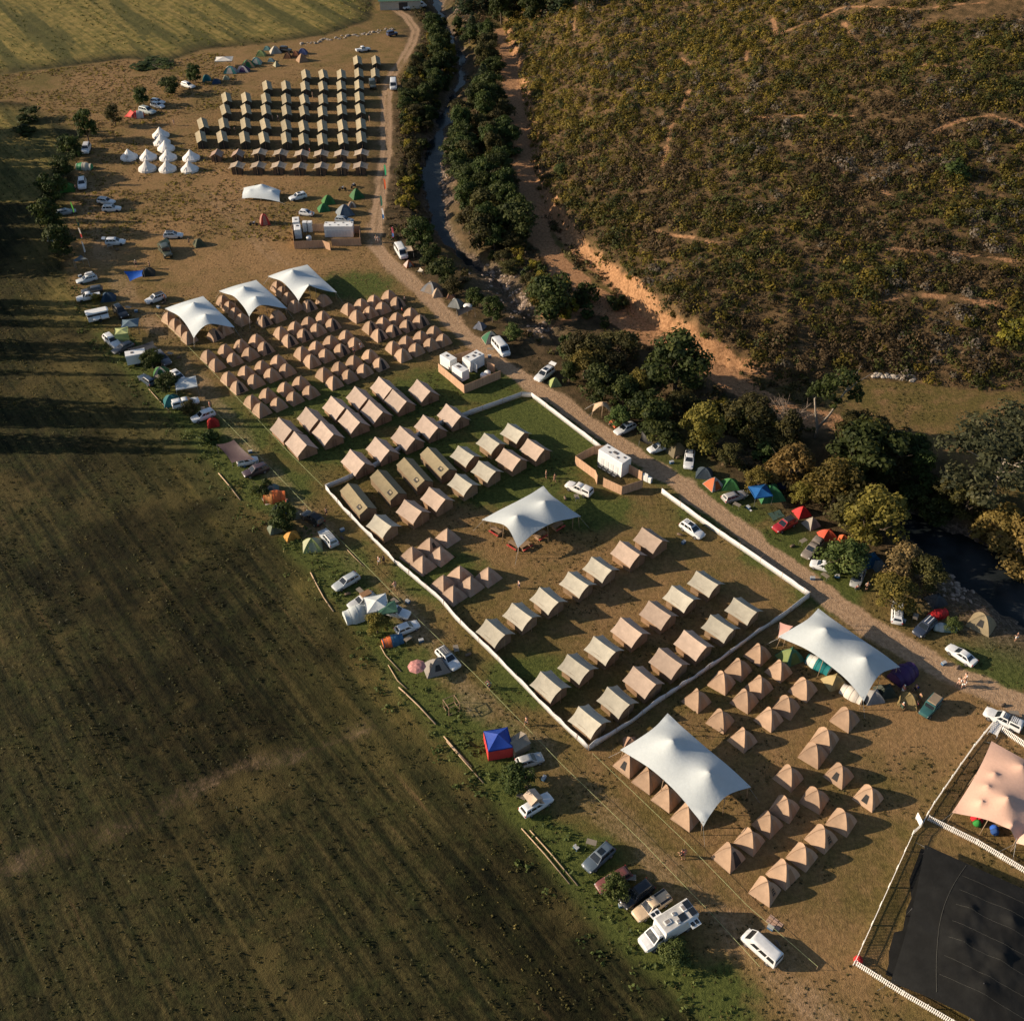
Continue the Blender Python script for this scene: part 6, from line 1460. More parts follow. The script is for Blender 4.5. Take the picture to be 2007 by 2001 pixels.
def tunnel(c, u, v, L, w, h, rz, col, label, col2=None, name='tunnel_tent'):
    x, y = W(c, u, v); o = empty(name, x, y, h1(x, y) if x > 0 else 0, R(rz)); tag(o, label, 'tunnel tent')
    n = 10
    def fn(s, t):
        k = 1 - .25 * (1 - math.sin(pi * min(max(s, .02), .98))) ** .6 - .06 * math.sin(s * pi * 3) ** 2
        an = pi * t; return ((s - .5) * L, -w * math.cos(an) * k, h * math.sin(an) * k)
    link('canopy', MB().grid(fn, 14, n).mesh('canopy', True), cloth(col, .55, .08, 1.2, .12, 'tent_nylon'), o)
    for s_ in (-1, 1):
        pts = [fn(0 if s_ < 0 else 1, t / n) for t in range(n + 1)]
        link('end_wall', MB().add([(p[0] + s_ * .02, p[1], p[2]) for p in pts], [tuple(range(n + 1))]).mesh('end_wall'), cloth(col2 or col, .6, .1, 1.2, .12, 'tent_nylon'), o)
    for s0 in (.2, .5, .8): link('hoop', MB().tube([(p[0], p[1] * 1.02, p[2] * 1.02) for p in [fn(s0, t / n) for t in range(n + 1)]], .02, 4).mesh('hoop'), cloth(tuple(q * .6 for q in col), name='sleeve'), o)
    if col2: link('stripe', MB().grid(lambda i, j: tuple(q * (1.015 if k else 1) for k, q in enumerate(fn(.05 + .36 * i, .02 + .96 * j))), 4, n).mesh('stripe', True), cloth(col2, .55, .08, 1.2, .12, 'tent_nylon'), o)
    return o
def gazebo(c, u, v, a, b, h, rz, col, label, wall=None, rise=.9, legs=True, name='gazebo', eave=2.05):
    x, y = W(c, u, v); o = empty(name, x, y, h1(x, y) if x > 0 else 0, R(rz)); tag(o, label, 'gazebo')
    mb = MB(); cs = [(-a, -b), (a, -b), (a, b), (-a, b)]
    for k in range(4):
        c0, c1 = cs[k], cs[(k + 1) % 4]
        def fn(s, t):
            r = 1 - t; dip = .10 * 4 * s * (1 - s) * r
            return ((c0[0] * (1 - s) + c1[0] * s) * r, (c0[1] * (1 - s) + c1[1] * s) * r, eave - dip + (h - eave) * (t ** 1.15))
        mb.grid(fn, 6, 6)
    link('roof', mb.mesh('roof', True), cloth(col, .6, .1, 1.2, .12, 'gazebo_cloth'), o)
    mb = MB()
    for k in range(4):
        c0, c1 = cs[k], cs[(k + 1) % 4]; mb.quad((c0[0], c0[1], eave - .2), (c1[0], c1[1], eave - .2), (c1[0], c1[1], eave + .01), (c0[0], c0[1], eave + .01))
    link('valance', mb.mesh('valance'), cloth(tuple(q * .85 for q in col), name='valance_cloth'), o)
    for p in cs: link('leg', MB().tube([(p[0] * .98, p[1] * .98, 0), (p[0] * .98, p[1] * .98, eave)], .03, 5).mesh('leg'), M_STEEL, o)
    if wall:
        for k, wc_ in wall.items():
            c0, c1 = cs[k], cs[(k + 1) % 4]; link('side_wall', MB().quad((c0[0] * 1.01, c0[1] * 1.01, .02), (c1[0] * 1.01, c1[1] * 1.01, .02), (c1[0] * 1.01, c1[1] * 1.01, eave - .2), (c0[0] * 1.01, c0[1] * 1.01, eave - .2)).mesh('side_wall'), cloth(wc_, .6, .1, 1.2, .1, 'wall_cloth'), o)
    return o
def tarp(c, pts, col, label, poles=True, sag=.35, name='tarp', cat='tarp'):
    P = [Vector((*W(c, u, v, z), z)) for u, v, z in pts]; ct = sum(P, Vector()) / 4
    o = empty(name, ct.x, ct.y, 0); tag(o, label, cat)
    def fn(s, t):
        p = P[0].lerp(P[1], s).lerp(P[3].lerp(P[2], s), t); ks, kt = 4 * s * (1 - s), 4 * t * (1 - t)
        q = p.lerp(ct, .10 * (ks * (1 - kt) + kt * (1 - ks))); return (q.x - ct.x, q.y - ct.y, q.z - sag * .4 * ks * kt + .02)
    link('cloth', MB().grid(fn, 10, 10).mesh('cloth', True), cloth(col, .6, .12, 1.2, .1, 'tarp_cloth'), o)
    if poles:
        for p in P:
            if p.z > .6: link('pole', MB().tube([(p.x - ct.x, p.y - ct.y, 0), (p.x - ct.x, p.y - ct.y, p.z)], .03, 5).mesh('pole'), M_STEEL, o)
    return o
ORG = (.62, .15, .045); RED = (.55, .035, .025); GRN = (.055, .19, .06); LIME = (.36, .43, .16); TEAL = (.03, .20, .22); BLU = (.02, .09, .33); NVY = (.05, .075, .12); SLV = (.55, .60, .60); GRY = (.30, .30, .29); OLV = (.22, .19, .10); CRM = (.58, .54, .44); YEL = (.60, .30, .06)
gazebo('G', 1450, 1800, 1.55, 1.55, 3.1, 12, (.015, .05, .28), 'bright blue gazebo with a red side wall', {3: (.55, .05, .045), 0: (.5, .05, .05)})
small_dome('G', 985, 1195, 1.7, 1.3, 2.0, 20, (.36, .33, .30), 'grey tan tent behind the white suv with rack', door='window', p=1.6)
k = ridge_kit(2.4, 1.1, 2.2, 1.5, 2.3, 1.0, cloth((.26, .225, .18), name='trailer_canvas'), cloth((.20, .17, .13), name='trailer_wall'), corner=0); x, y = W('G', 1600, 1800); ridge_tent(k, 'trailer_tent', x, y, R(35), 'grey brown canvas trailer tent right of the blue gazebo', 'trailer tent', None)
tunnel('G', 385, 800, 3.6, 1.5, 1.9, 25, SLV, 'silver white tunnel tent at the field edge')
gazebo('G', 540, 775, 1.6, 1.6, 2.6, 15, (.52, .55, .55), 'silver grey gazebo beside the silver tunnel tent')
gazebo('G', 615, 810, 1.4, 1.1, 2.2, 15, (.05, .12, .085), 'dark green awning between gazebo and white pickup')
tunnel('G', 655, 995, 2.9, 1.0, 1.25, 20, (.05, .13, .22), 'low tent with an orange end and a blue end', ORG)
small_dome('E', 820, 1430, 1.5, 1.4, 1.75, 10, LIME, 'lime green dome tent beside the silver suv', (.42, .45, .30), p=1.5)
small_dome('E', 665, 1360, 1.15, .85, 1.15, 30, YEL, 'orange yellow small tent beside the tree')
small_dome('E', 540, 1305, 1.15, 1.0, 1.6, 25, (.17, .20, .14), 'grey green tent left of the orange yellow one', p=1.5)
tunnel('E', 535, 1070, 3.4, 1.35, 1.6, 10, ORG, 'large orange tunnel tent at the field edge', (.5, .22, .07))
small_dome('E', 510, 1010, 1.2, 1.1, 1.3, 10, (.42, .38, .32), 'greyish tent behind the large orange one', (.12, .20, .22))
tarp('E', [(425, 1060, .03), (500, 1050, .03), (510, 1110, .03), (465, 1120, .03)], (.45, .40, .34), 'pale mat in front of the large orange tent', False, 0, 'mat', 'mat')
small_dome('E', 580, 1165, 1.25, 1.1, 1.2, 10, (.03, .065, .18), 'dark blue dome below the large orange tent')
small_dome('E', 690, 1200, 1.1, .9, 1.2, 20, (.25, .24, .17), 'drab small tent beside the black suv', p=1.5)
tarp('E', [(95, 660, 2.0), (225, 625, 2.4), (385, 775, 2.1), (210, 800, 1.2)], (.075, .052, .055), 'dark plum stretched tarp over a white car', sag=.8)
small_dome('C', 1225, 1665, 1.05, 1.0, 1.35, 20, RED, 'red dome tent at the end of the car row')
small_dome('C', 915, 1500, 1.5, 1.3, 1.7, 20, TEAL, 'teal dome tent beside the white double cab')
gazebo('C', 1035, 1420, 1.9, 1.7, 2.5, 18, (.46, .50, .52), 'silver gazebo with curved roof ribs', rise=.4)
small_dome('C', 835, 1285, 1.5, 1.2, 1.6, 12, (.50, .48, .40), 'cream dome tent with a green end', GRN)
tarp('C', [(580, 1095, 2.0), (770, 1035, 2.3), (800, 1085, 2.0), (630, 1145, 1.8)], (.045, .048, .055), 'long black awning among the parked cars')
gazebo('C', 550, 1025, 1.25, 1.25, 2.3, 15, (.42, .46, .20), 'lime gazebo beside the white car', {0: LIME})
gazebo('C', 615, 965, 1.6, 1.5, 2.6, 12, (.10, .15, .19), 'slate blue gazebo above the lime one')
small_dome('C', 435, 720, 1.5, 1.2, 1.6, 10, (.03, .07, .12), 'dark blue dome behind the white pickup')
tarp('C', [(550, 510, 1.9), (695, 500, 1.8), (690, 545, 1.2), (595, 585, .1)], (.01, .09, .42), 'bright blue stretched tarp on the bare grass')
tarp('C', [(165, 425, 1.9), (225, 385, 2.2), (275, 415, 2.0), (180, 440, 1.8)], (.10, .12, .13), 'dark grey awning in the shade at the field edge')
small_dome('C', 1120, 310, 1.2, 1.2, 1.5, 30, (.10, .115, .065), 'camouflage green dome alone on bare grass')
small_dome('C', 740, 530, 1.3, 1.2, 1.5, 10, (.045, .05, .045), 'nearly black dome right of the blue tarp')
k = ridge_kit(2.2, 1.0, 2.4, 1.7, 2.1, .9, cloth((.20, .21, .13), name='army_green_canvas'), cloth((.10, .11, .07), name='army_green_wall'), corner=0)
x, y = W('C', 860, 345); ridge_tent(k, 'roof_tent', x, y, R(60), 'army green pitched tent set up on the army truck', 'roof tent', None, z=0)
car('jeep', (.05, .06, .04), 'C', (850, 330), (890, 395), 'army green truck with gear beside a pitched tent', ['roof_rack'], name='truck', cat='truck')
tunnel('A', 640, 1275, 3.8, 1.3, 1.7, -4, (.50, .47, .38), 'tunnel tent with green and cream stripes by the trees', (.04, .22, .10))
small_dome('A', 515, 1435, 1.8, 1.5, 1.7, 10, (.06, .20, .03), 'green dome in the shade of the trees')
tunnel('A', 1045, 885, 3.2, 1.4, 1.8, 10, (.6, .55, .5), 'red and white tent at the field edge', RED)
tarp('A', [(935, 885, .2), (985, 830, 1.9), (1010, 850, 1.9), (985, 890, .3)], RED, 'red fly stretched beside the red and white tent')
small_dome('A', 1562, 608, 1.3, 1.2, 1.6, 10, TEAL, 'teal dome beside the small dark tree')
small_dome('A', 1635, 628, 1.3, 1.1, 1.2, 10, (.04, .08, .15), 'dark blue dome right of the teal one')
small_dome('A', 1708, 603, 1.0, .9, 1.2, 10, (.40, .40, .27), 'small cream dome right of the two blue ones')
gazebo('B', 160, 505, 2.6, 2.0, 2.9, 6, (.68, .66, .60), 'white gazebo at the top edge of the camp', eave=2.3)
small_dome('B', 200, 550, 2.0, 1.4, 1.9, 0, (.03, .19, .20), 'teal and white dome below the white gazebo', (.6, .58, .52))
small_dome('B', 295, 540, 2.0, 1.3, 1.6, 0, (.52, .50, .52), 'white and purple dome right of the teal one', (.10, .06, .14))
small_dome('B', 335, 505, 2.1, 1.6, 2.1, 10, (.40, .27, .16), 'tan cabin tent with a green fly', (.05, .20, .08), p=1.5)
small_dome('B', 395, 482, 1.7, 1.3, 1.8, 0, (.10, .28, .27), 'pale teal dome behind the tan cabin tent', (.5, .52, .48))
small_dome('B', 430, 420, 1.5, 1.3, 1.5, 0, (.26, .36, .14), 'lime dome at the top edge of the camp')
small_dome('B', 540, 398, 1.8, 1.5, 2.0, 20, (.50, .46, .38), 'cream grey pointed tent at the top edge', p=1.4)
small_dome('B', 475, 378, 1.1, .9, 1.1, 0, (.22, .42, .40), 'tiny pale teal tent behind the lime one')
small_dome('B', 505, 465, 1.0, .8, .9, 0, (.22, .35, .36), 'small grey teal tent left of the cream box tent')
small_dome('B', 548, 500, .9, .9, 1.5, 40, (.48, .46, .30), 'small upright cream tent', p=1.3)
small_dome('B', 630, 438, 1.2, 1.1, 1.5, 0, (.22, .11, .06), 'brown tent beside the dark vehicles')
small_dome('B', 692, 425, 1.2, 1.1, 1.5, 0, (.34, .14, .07), 'rusty brown tent left of the tan pointed one')
small_dome('B', 742, 462, 1.6, 1.5, 2.2, 30, (.50, .31, .18), 'tan pointed tent with long shadow', p=1.4)
small_dome('B', 745, 408, 1.5, 1.2, 1.6, 0, (.06, .09, .22), 'dark blue dome behind the tan pointed tent')
car('jeep', BLK, 'B', (590, 375), (645, 380), 'black vehicle among the tents at the top edge', name='jeep', cat='jeep')
small_dome('B', 1155, 1488, 1.5, 1.4, 2.2, 30, GRN, 'green tent beside the track, upper one', p=1.4)
small_dome('B', 940, 1530, 1.5, 1.4, 1.9, 20, (.07, .22, .06), 'green dome left of the track', p=1.6)
small_dome('B', 905, 1585, 1.4, 1.3, 1.6, 20, (.05, .20, .07), 'green dome just in front of another green one', p=1.4)
small_dome('B', 1065, 1615, 1.9, 1.7, 2.3, 25, (.13, .17, .22), 'large blue grey dome behind the top reed screen', (.26, .30, .33), p=1.6)
small_dome('B', 1117, 1560, 1.0, .9, 1.2, 10, (.45, .42, .36), 'small pale tent right of the blue grey dome', (.3, .2, .14))
small_dome('D', 1333, 650, 1.9, 1.5, 1.9, -30, (.24, .25, .27), 'large grey dome with cream end beside the track', (.45, .36, .28))
small_dome('D', 1378, 690, 1.1, 1.0, 1.7, 10, (.50, .38, .27), 'cream tent touching the large grey dome', p=1.3)
small_dome('D', 1162, 465, 1.0, .9, 1.3, 30, ORG, 'small orange and white tent under the trees', (.6, .5, .45), p=1.4)
tarp('D', [(1225, 510, .1), (1245, 480, 1.2), (1268, 500, 1.1), (1262, 518, .1)], (.6, .56, .48), 'small pale tarp under the dark trees')
small_dome('D', 1480, 705, .9, .8, 1.1, 0, (.30, .16, .10), 'tiny brown tent behind the grey domes')
small_dome('D', 1515, 765, 1.4, 1.2, 1.5, -20, (.34, .36, .35), 'grey white dome left of the black awning')
tarp('D', [(1520, 800, 2.0), (1600, 770, 2.2), (1660, 790, 2.0), (1530, 850, 1.7)], (.03, .03, .032), 'black awning with a white dish in front')
x, y = W('D', 1608, 815); o = empty('satellite_dish', x, y, h1(x, y)); tag(o, 'white round dish standing by the black awning', 'dish')
mb = MB(); mb.loft([[(r * math.cos(2 * pi * k / 16), r * math.sin(2 * pi * k / 16), z) for k in range(16)] for r, z in ((.95, 1.35), (.85, 1.5), (.5, 1.62), (.1, 1.66))]); link('dish', mb.mesh('dish', True), M_WHITEP, o); link('stand', MB().tube([(0, 0, 0), (0, 0, 1.5)], .05, 6).mesh('stand'), M_STEEL, o)
small_dome('D', 1697, 932, 1.1, 1.0, 1.2, -25, (.20, .22, .27), 'blue grey dome alone beside the track')
small_dome('D', 1782, 1025, 1.6, 1.4, 1.9, 20, (.52, .48, .40), 'cream tent with dark green top behind the white van', (.03, .16, .08), door='open', p=1.5)
small_dome('F', 1107, 205, 1.1, 1.0, 1.5, 15, LIME, 'pale lime tent in front of the white suv', p=1.4)
small_dome('F', 1585, 500, 1.3, 1.1, 1.7, 25, (.62, .13, .04), 'orange dome beside the silver white car', p=1.5)
stretch('star_shelter', wc('F', (1385, 455, .15), (1400, 372, 1.3), (1500, 350, 1.4), (1540, 468, .15)), pk('F', (1468, 338, 3.2, 1.6)), cloth((.50, .37, .25), name='tan_shelter_cloth'), 'tan star shaped shelter on the verge', inset=.16, base=1.9, edge=1.3, cat='shelter')
tarp('M', [(590, 630, 1.2), (610, 560, 2.0), (690, 650, 1.9), (655, 665, .2)], (.035, .035, .035), 'dark mesh tarp in the shade by the small white car')
small_dome('M', 868, 712, 1.6, 1.4, 2.0, 30, (.20, .165, .095), 'olive brown dome under the round willow', p=1.6)
small_dome('M', 1080, 890, 1.4, 1.2, 1.5, -10, (.06, .085, .11), 'navy dome below the white pickup')
small_dome('M', 1150, 970, 1.3, 1.3, 1.7, 30, (.52, .47, .44), 'grey white tent with orange sides', ORG, p=1.5)
small_dome('M', 1272, 975, 1.5, 1.2, 1.6, 0, GRN, 'green tent right of the orange and grey one', p=1.6)
small_dome('M', 1575, 1045, 2.1, 1.8, 2.1, 10, (.05, .20, .08), 'biggest green dome tent behind the blue gazebo')
gazebo('M', 1490, 1085, 1.5, 1.5, 2.7, 12, (.015, .10, .30), 'blue gazebo beside the biggest green dome')
small_dome('M', 1815, 1180, 1.2, 1.1, 1.5, 20, (.58, .03, .03), 'red tent under the twin willows', p=1.5)
small_dome('M', 1885, 1265, 1.1, 1.1, 1.6, 30, (.40, .35, .29), 'greyish cream small tent below the red one', p=1.4)
small_dome('M', 1640, 968, 1.2, 1.0, 1.1, 0, (.025, .05, .10), 'dark blue dome behind the biggest green dome')
tarp('M', [(1555, 1180, .06), (1650, 1150, .06), (1690, 1200, .06), (1600, 1240, .06)], (.05, .085, .07), 'dark green mesh mat on the grass', False, 0, 'mat', 'mat')
tarp('M', [(1390, 1120, .05), (1405, 1118, .05), (1443, 1160, .05), (1430, 1168, .05)], (.6, .6, .58), 'narrow white board lying on the grass', False, 0, 'board', 'board')
small_dome('L', 440, 195, 1.3, 1.1, 1.3, 10, (.60, .10, .05), 'red orange dome above the light green tree')
small_dome('L', 556, 225, .8, .7, 1.1, 10, ORG, 'small orange tent peeping over the light green tree')
small_dome('L', 765, 385, 1.6, 1.4, 1.6, 15, (.015, .11, .24), 'blue dome tent at the river bank')
small_dome('L', 830, 425, 1.1, 1.0, 1.2, 15, (.20, .24, .27), 'grey tent touching the blue dome')
small_dome('L', 1260, 690, 1.3, 1.2, 1.4, 20, (.06, .07, .08), 'dark grey tent in the shade of the brownish bush')
tunnel('L', 1275, 795, 2.6, .9, 1.1, 20, (.55, .03, .03), 'low red tent by the river')
tunnel('L', 1325, 890, 3.2, .9, .8, -5, (.20, .28, .24), 'flat green and white tent beside the tiny bush', (.5, .52, .48))
small_dome('L', 1600, 870, 1.7, 1.5, 2.1, -40, (.33, .27, .17), 'olive tan dome with a square window by the river', door='window', p=2.0)
small_dome('J', 570, 730, 1.6, 1.3, 1.9, 25, (.07, .20, .13), 'green and teal dome at the end of the white canopy', (.20, .26, .08), p=1.8)
tunnel('J', 785, 790, 3.4, 1.1, 1.4, -42, (.02, .20, .21), 'white and teal tunnel tent under the canopy edge', (.6, .6, .57))
small_dome('J', 905, 915, 1.4, 1.2, 1.5, 20, (.48, .38, .18), 'yellow dome under the canopy edge', p=1.7)
tunnel('J', 1040, 1010, 3.0, 1.1, 1.3, -42, (.60, .56, .50), 'white tunnel tent under the canopy corner')
small_dome('J', 1195, 1030, 1.3, 1.1, 1.4, 10, (.40, .40, .40), 'grey white dome under the canopy corner')
small_dome('J', 1290, 990, 1.3, 1.1, 1.4, 10, (.05, .065, .05), 'dark green dome in the canopy shade')
tunnel('J', 1420, 870, 3.6, 1.6, 1.9, 35, (.05, .025, .09), 'dark purple tent beside the white canopy')
small_dome('J', 1465, 1065, 1.3, 1.1, 1.7, -25, (.34, .26, .12), 'mustard olive tent beside seated campers', p=2.0)
tarp('J', [(480, 580, .6), (495, 460, 1.9), (595, 490, 2.2), (550, 540, 2.0)], (.58, .33, .28), 'pink tarp at the corner of the white canopy')
small_dome('I', 520, 222, .9, .8, 1.3, 0, (.50, .32, .23), 'pinkish small tent behind the lower white canopy')
# red teardrop shade, umbrella
small_dome('B', 460, 1690, 1.1, 1.1, 2.4, 20, (.55, .05, .04), 'red upright shelter tent alone on bare grass', (.5, .25, .2), p=2.6)
x, y = W('G', 842, 1250); o = empty('parasol', x, y); tag(o, 'pink flowered parasol beside the grey tan tent', 'parasol')
mb = MB(); mb.loft([[(r * math.cos(2 * pi * k / 8), r * math.sin(2 * pi * k / 8), z) for k in range(8)] for r, z in ((1.25, 1.95), (.7, 2.25), (.05, 2.4))], cap=False); link('shade', mb.mesh('shade'), cloth((.55, .26, .24), .7, .45, 3.0, .2, 'flowered_cloth'), o); link('pole', MB().tube([(0, 0, 0), (0, 0, 2.42)], .025, 6).mesh('pole'), M_STEEL, o)
tarp('D', [(1115, 320, 2.1), (1180, 315, 2.1), (1195, 355, 2.0), (1140, 362, 2.1)], (.50, .40, .30), 'tan awning on the side of the white minibus')

# ------------------------------------------------------------------ people
def skin_body(joints, edges, name):
    me = bpy.data.meshes.new(name); me.from_pydata([j[0] for j in joints], edges, [])
    o = bpy.data.objects.new(name, me); COL.objects.link(o)
    m = o.modifiers.new('s', 'SKIN'); s = o.modifiers.new('u', 'SUBSURF'); s.levels = 1; s.render_levels = 1
    for i, j in enumerate(joints): me.skin_vertices[0].data[i].radius = (j[1], j[1] * (j[2] if len(j) > 2 else 1)); me.skin_vertices[0].data[i].use_root = (i == 0)
    dg = bpy.context.evaluated_depsgraph_get(); out = bpy.data.meshes.new_from_object(o.evaluated_get(dg))
    out.polygons.foreach_set('use_smooth', [True] * len(out.polygons)); out.name = name
    bpy.data.objects.remove(o); return out
def figure(pose):
    """joints: pelvis, spine, chest, neck, head; limbs by pose. x is forward"""
    sit = pose == 'sit'; st = {'stand': (.06, -.06), 'walk': (.26, -.26), 'sit': (.0, .0)}[pose]; hz = .50 if sit else .92
    J_ = [((0, 0, hz), .125, .9), ((0.0, 0, hz + .22), .12, .8), ((.02, 0, hz + .45), .145, .75), ((.03, 0, hz + .57), .055), ((.05, 0, hz + .68), .085), ((.06, 0, hz + .78), .07)]
    E = [(0, 1), (1, 2), (2, 3), (3, 4), (4, 5)]
    for sd, fx in ((-1, st[0]), (1, st[1])):
        b = len(J_)
        if sit: J_ += [((.06, sd * .10, hz - .02), .095), ((.44, sd * .13, hz - .02), .065), ((.48, sd * .12, .12), .042), ((.50, sd * .12, .04), .04), ((.62, sd * .13, .035), .03)]
        else: J_ += [((.0, sd * .10, hz - .08), .095), ((fx * .55 + .03, sd * .11, .50), .065), ((fx, sd * .10, .10), .042), ((fx + .02, sd * .10, .04), .04), ((fx + .15, sd * .11, .03), .03)]
        E += [(0, b), (b, b + 1), (b + 1, b + 2), (b + 2, b + 3), (b + 3, b + 4)]
        b = len(J_); sw = -fx
        J_ += [((.02, sd * .19, hz + .46), .062), ((.02 + sw * .4, sd * .25, hz + .20), .045), ((.12 + sw, sd * .24, hz - .03 + (.12 if sit else 0)), .032), ((.15 + sw * 1.1, sd * .23, hz - .12 + (.1 if sit else 0)), .028)]
        E += [(2, b), (b, b + 1), (b + 1, b + 2), (b + 2, b + 3)]
    body = skin_body(J_, E, 'body')
    def sub(idx, ed, k, nm): 
        mp = {q: i for i, q in enumerate(idx)}
        return skin_body([(J_[q][0], J_[q][1] * k + .012, J_[q][2] if len(J_[q]) > 2 else 1) for q in idx], [(mp[a], mp[b]) for a, b in ed], nm)
    shirt = sub([1, 2, 11, 12, 20, 21] if False else [1, 2, 11, 12, 20, 21], [(0, 1)] if False else [(1, 2), (2, 11), (11, 12), (2, 20), (20, 21)], 1.06, 'shirt')
    shorts = sub([0, 6, 7, 15, 16], [(0, 6), (6, 7), (0, 15), (15, 16)], 1.05, 'trousers')
    hair = MB(); c = Vector((.04, 0, hz + .76))
    hair.loft([[(c.x - .015 + r * math.cos(2 * pi * k / 10), c.y + r * .9 * math.sin(2 * pi * k / 10), c.z + z) for k in range(10)] for r, z in ((.085, -.05), (.105, .0), (.10, .06), (.05, .105), (.01, .115))])
    face = [MB().box((c.x + .088, sd * .032, c.z - .03), (.02, .025, .015)).mesh('eye') for sd in (-1, 1)]
    return body, shirt, shorts, hair.mesh('hair', True), face
FIG = {p: figure(p) for p in ('stand', 'walk', 'sit')}
SKIN = [plain((.42, .23, .15), .6, name='skin'), plain((.30, .15, .09), .6, name='skin_tan'), plain((.10, .05, .03), .6, name='skin_dark')]
HAIRM = [plain((.03, .018, .01), .7, name='brown_hair'), plain((.28, .18, .08), .7, name='fair_hair'), plain((.012, .01, .01), .7, name='black_hair'), plain((.65, .63, .58), .8, name='white_cap')]
def person(c, u, v, pose, rz, shirt, trs, label, hair=0, skin=0, s=1.0):
    x, y = W(c, u, v); o = empty('person', x, y, h1(x, y) if x > 0 else 0, R(rz), s * rnd.uniform(.96, 1.04)); tag(o, label, 'person', 'people in the camp')
    b, sh, tr, hr, fc = FIG[pose]
    link('body', b, SKIN[skin], o); link('shirt', sh, cloth(shirt, name='shirt_cloth', trans=0), o); link('trousers', tr, cloth(trs, name='trouser_cloth', trans=0), o); link('hair', hr, HAIRM[hair], o)
    if y < 170:
        for f in fc: link('eye', f, M_BLACK, o)
    if pose == 'sit':
        q = empty('camp_chair', x, y, h1(x, y) if x > 0 else 0, R(rz)); tag(q, 'folding camp chair under the ' + label.replace('person', 'sitter'), 'chair', 'camp chairs')
        link('seat', MB().box((.08, 0, .40), (.46, .5, .03)).mesh('seat'), cloth((.05, .08, .06), name='chair_cloth'), q); link('backrest', MB().box((-.19, 0, .68), (.03, .5, .5)).mesh('backrest'), cloth((.05, .08, .06), name='chair_cloth'), q)
        for a in (-.12, .28):
            for bb in (-.24, .24): link('leg', MB().tube([(a, bb, 0), (a, bb, .4)], .015, 5).mesh('leg'), M_STEEL, q)
WHT = (.7, .69, .66); BK = (.02, .02, .022); DKB = (.03, .045, .09); PNK = (.62, .22, .2)
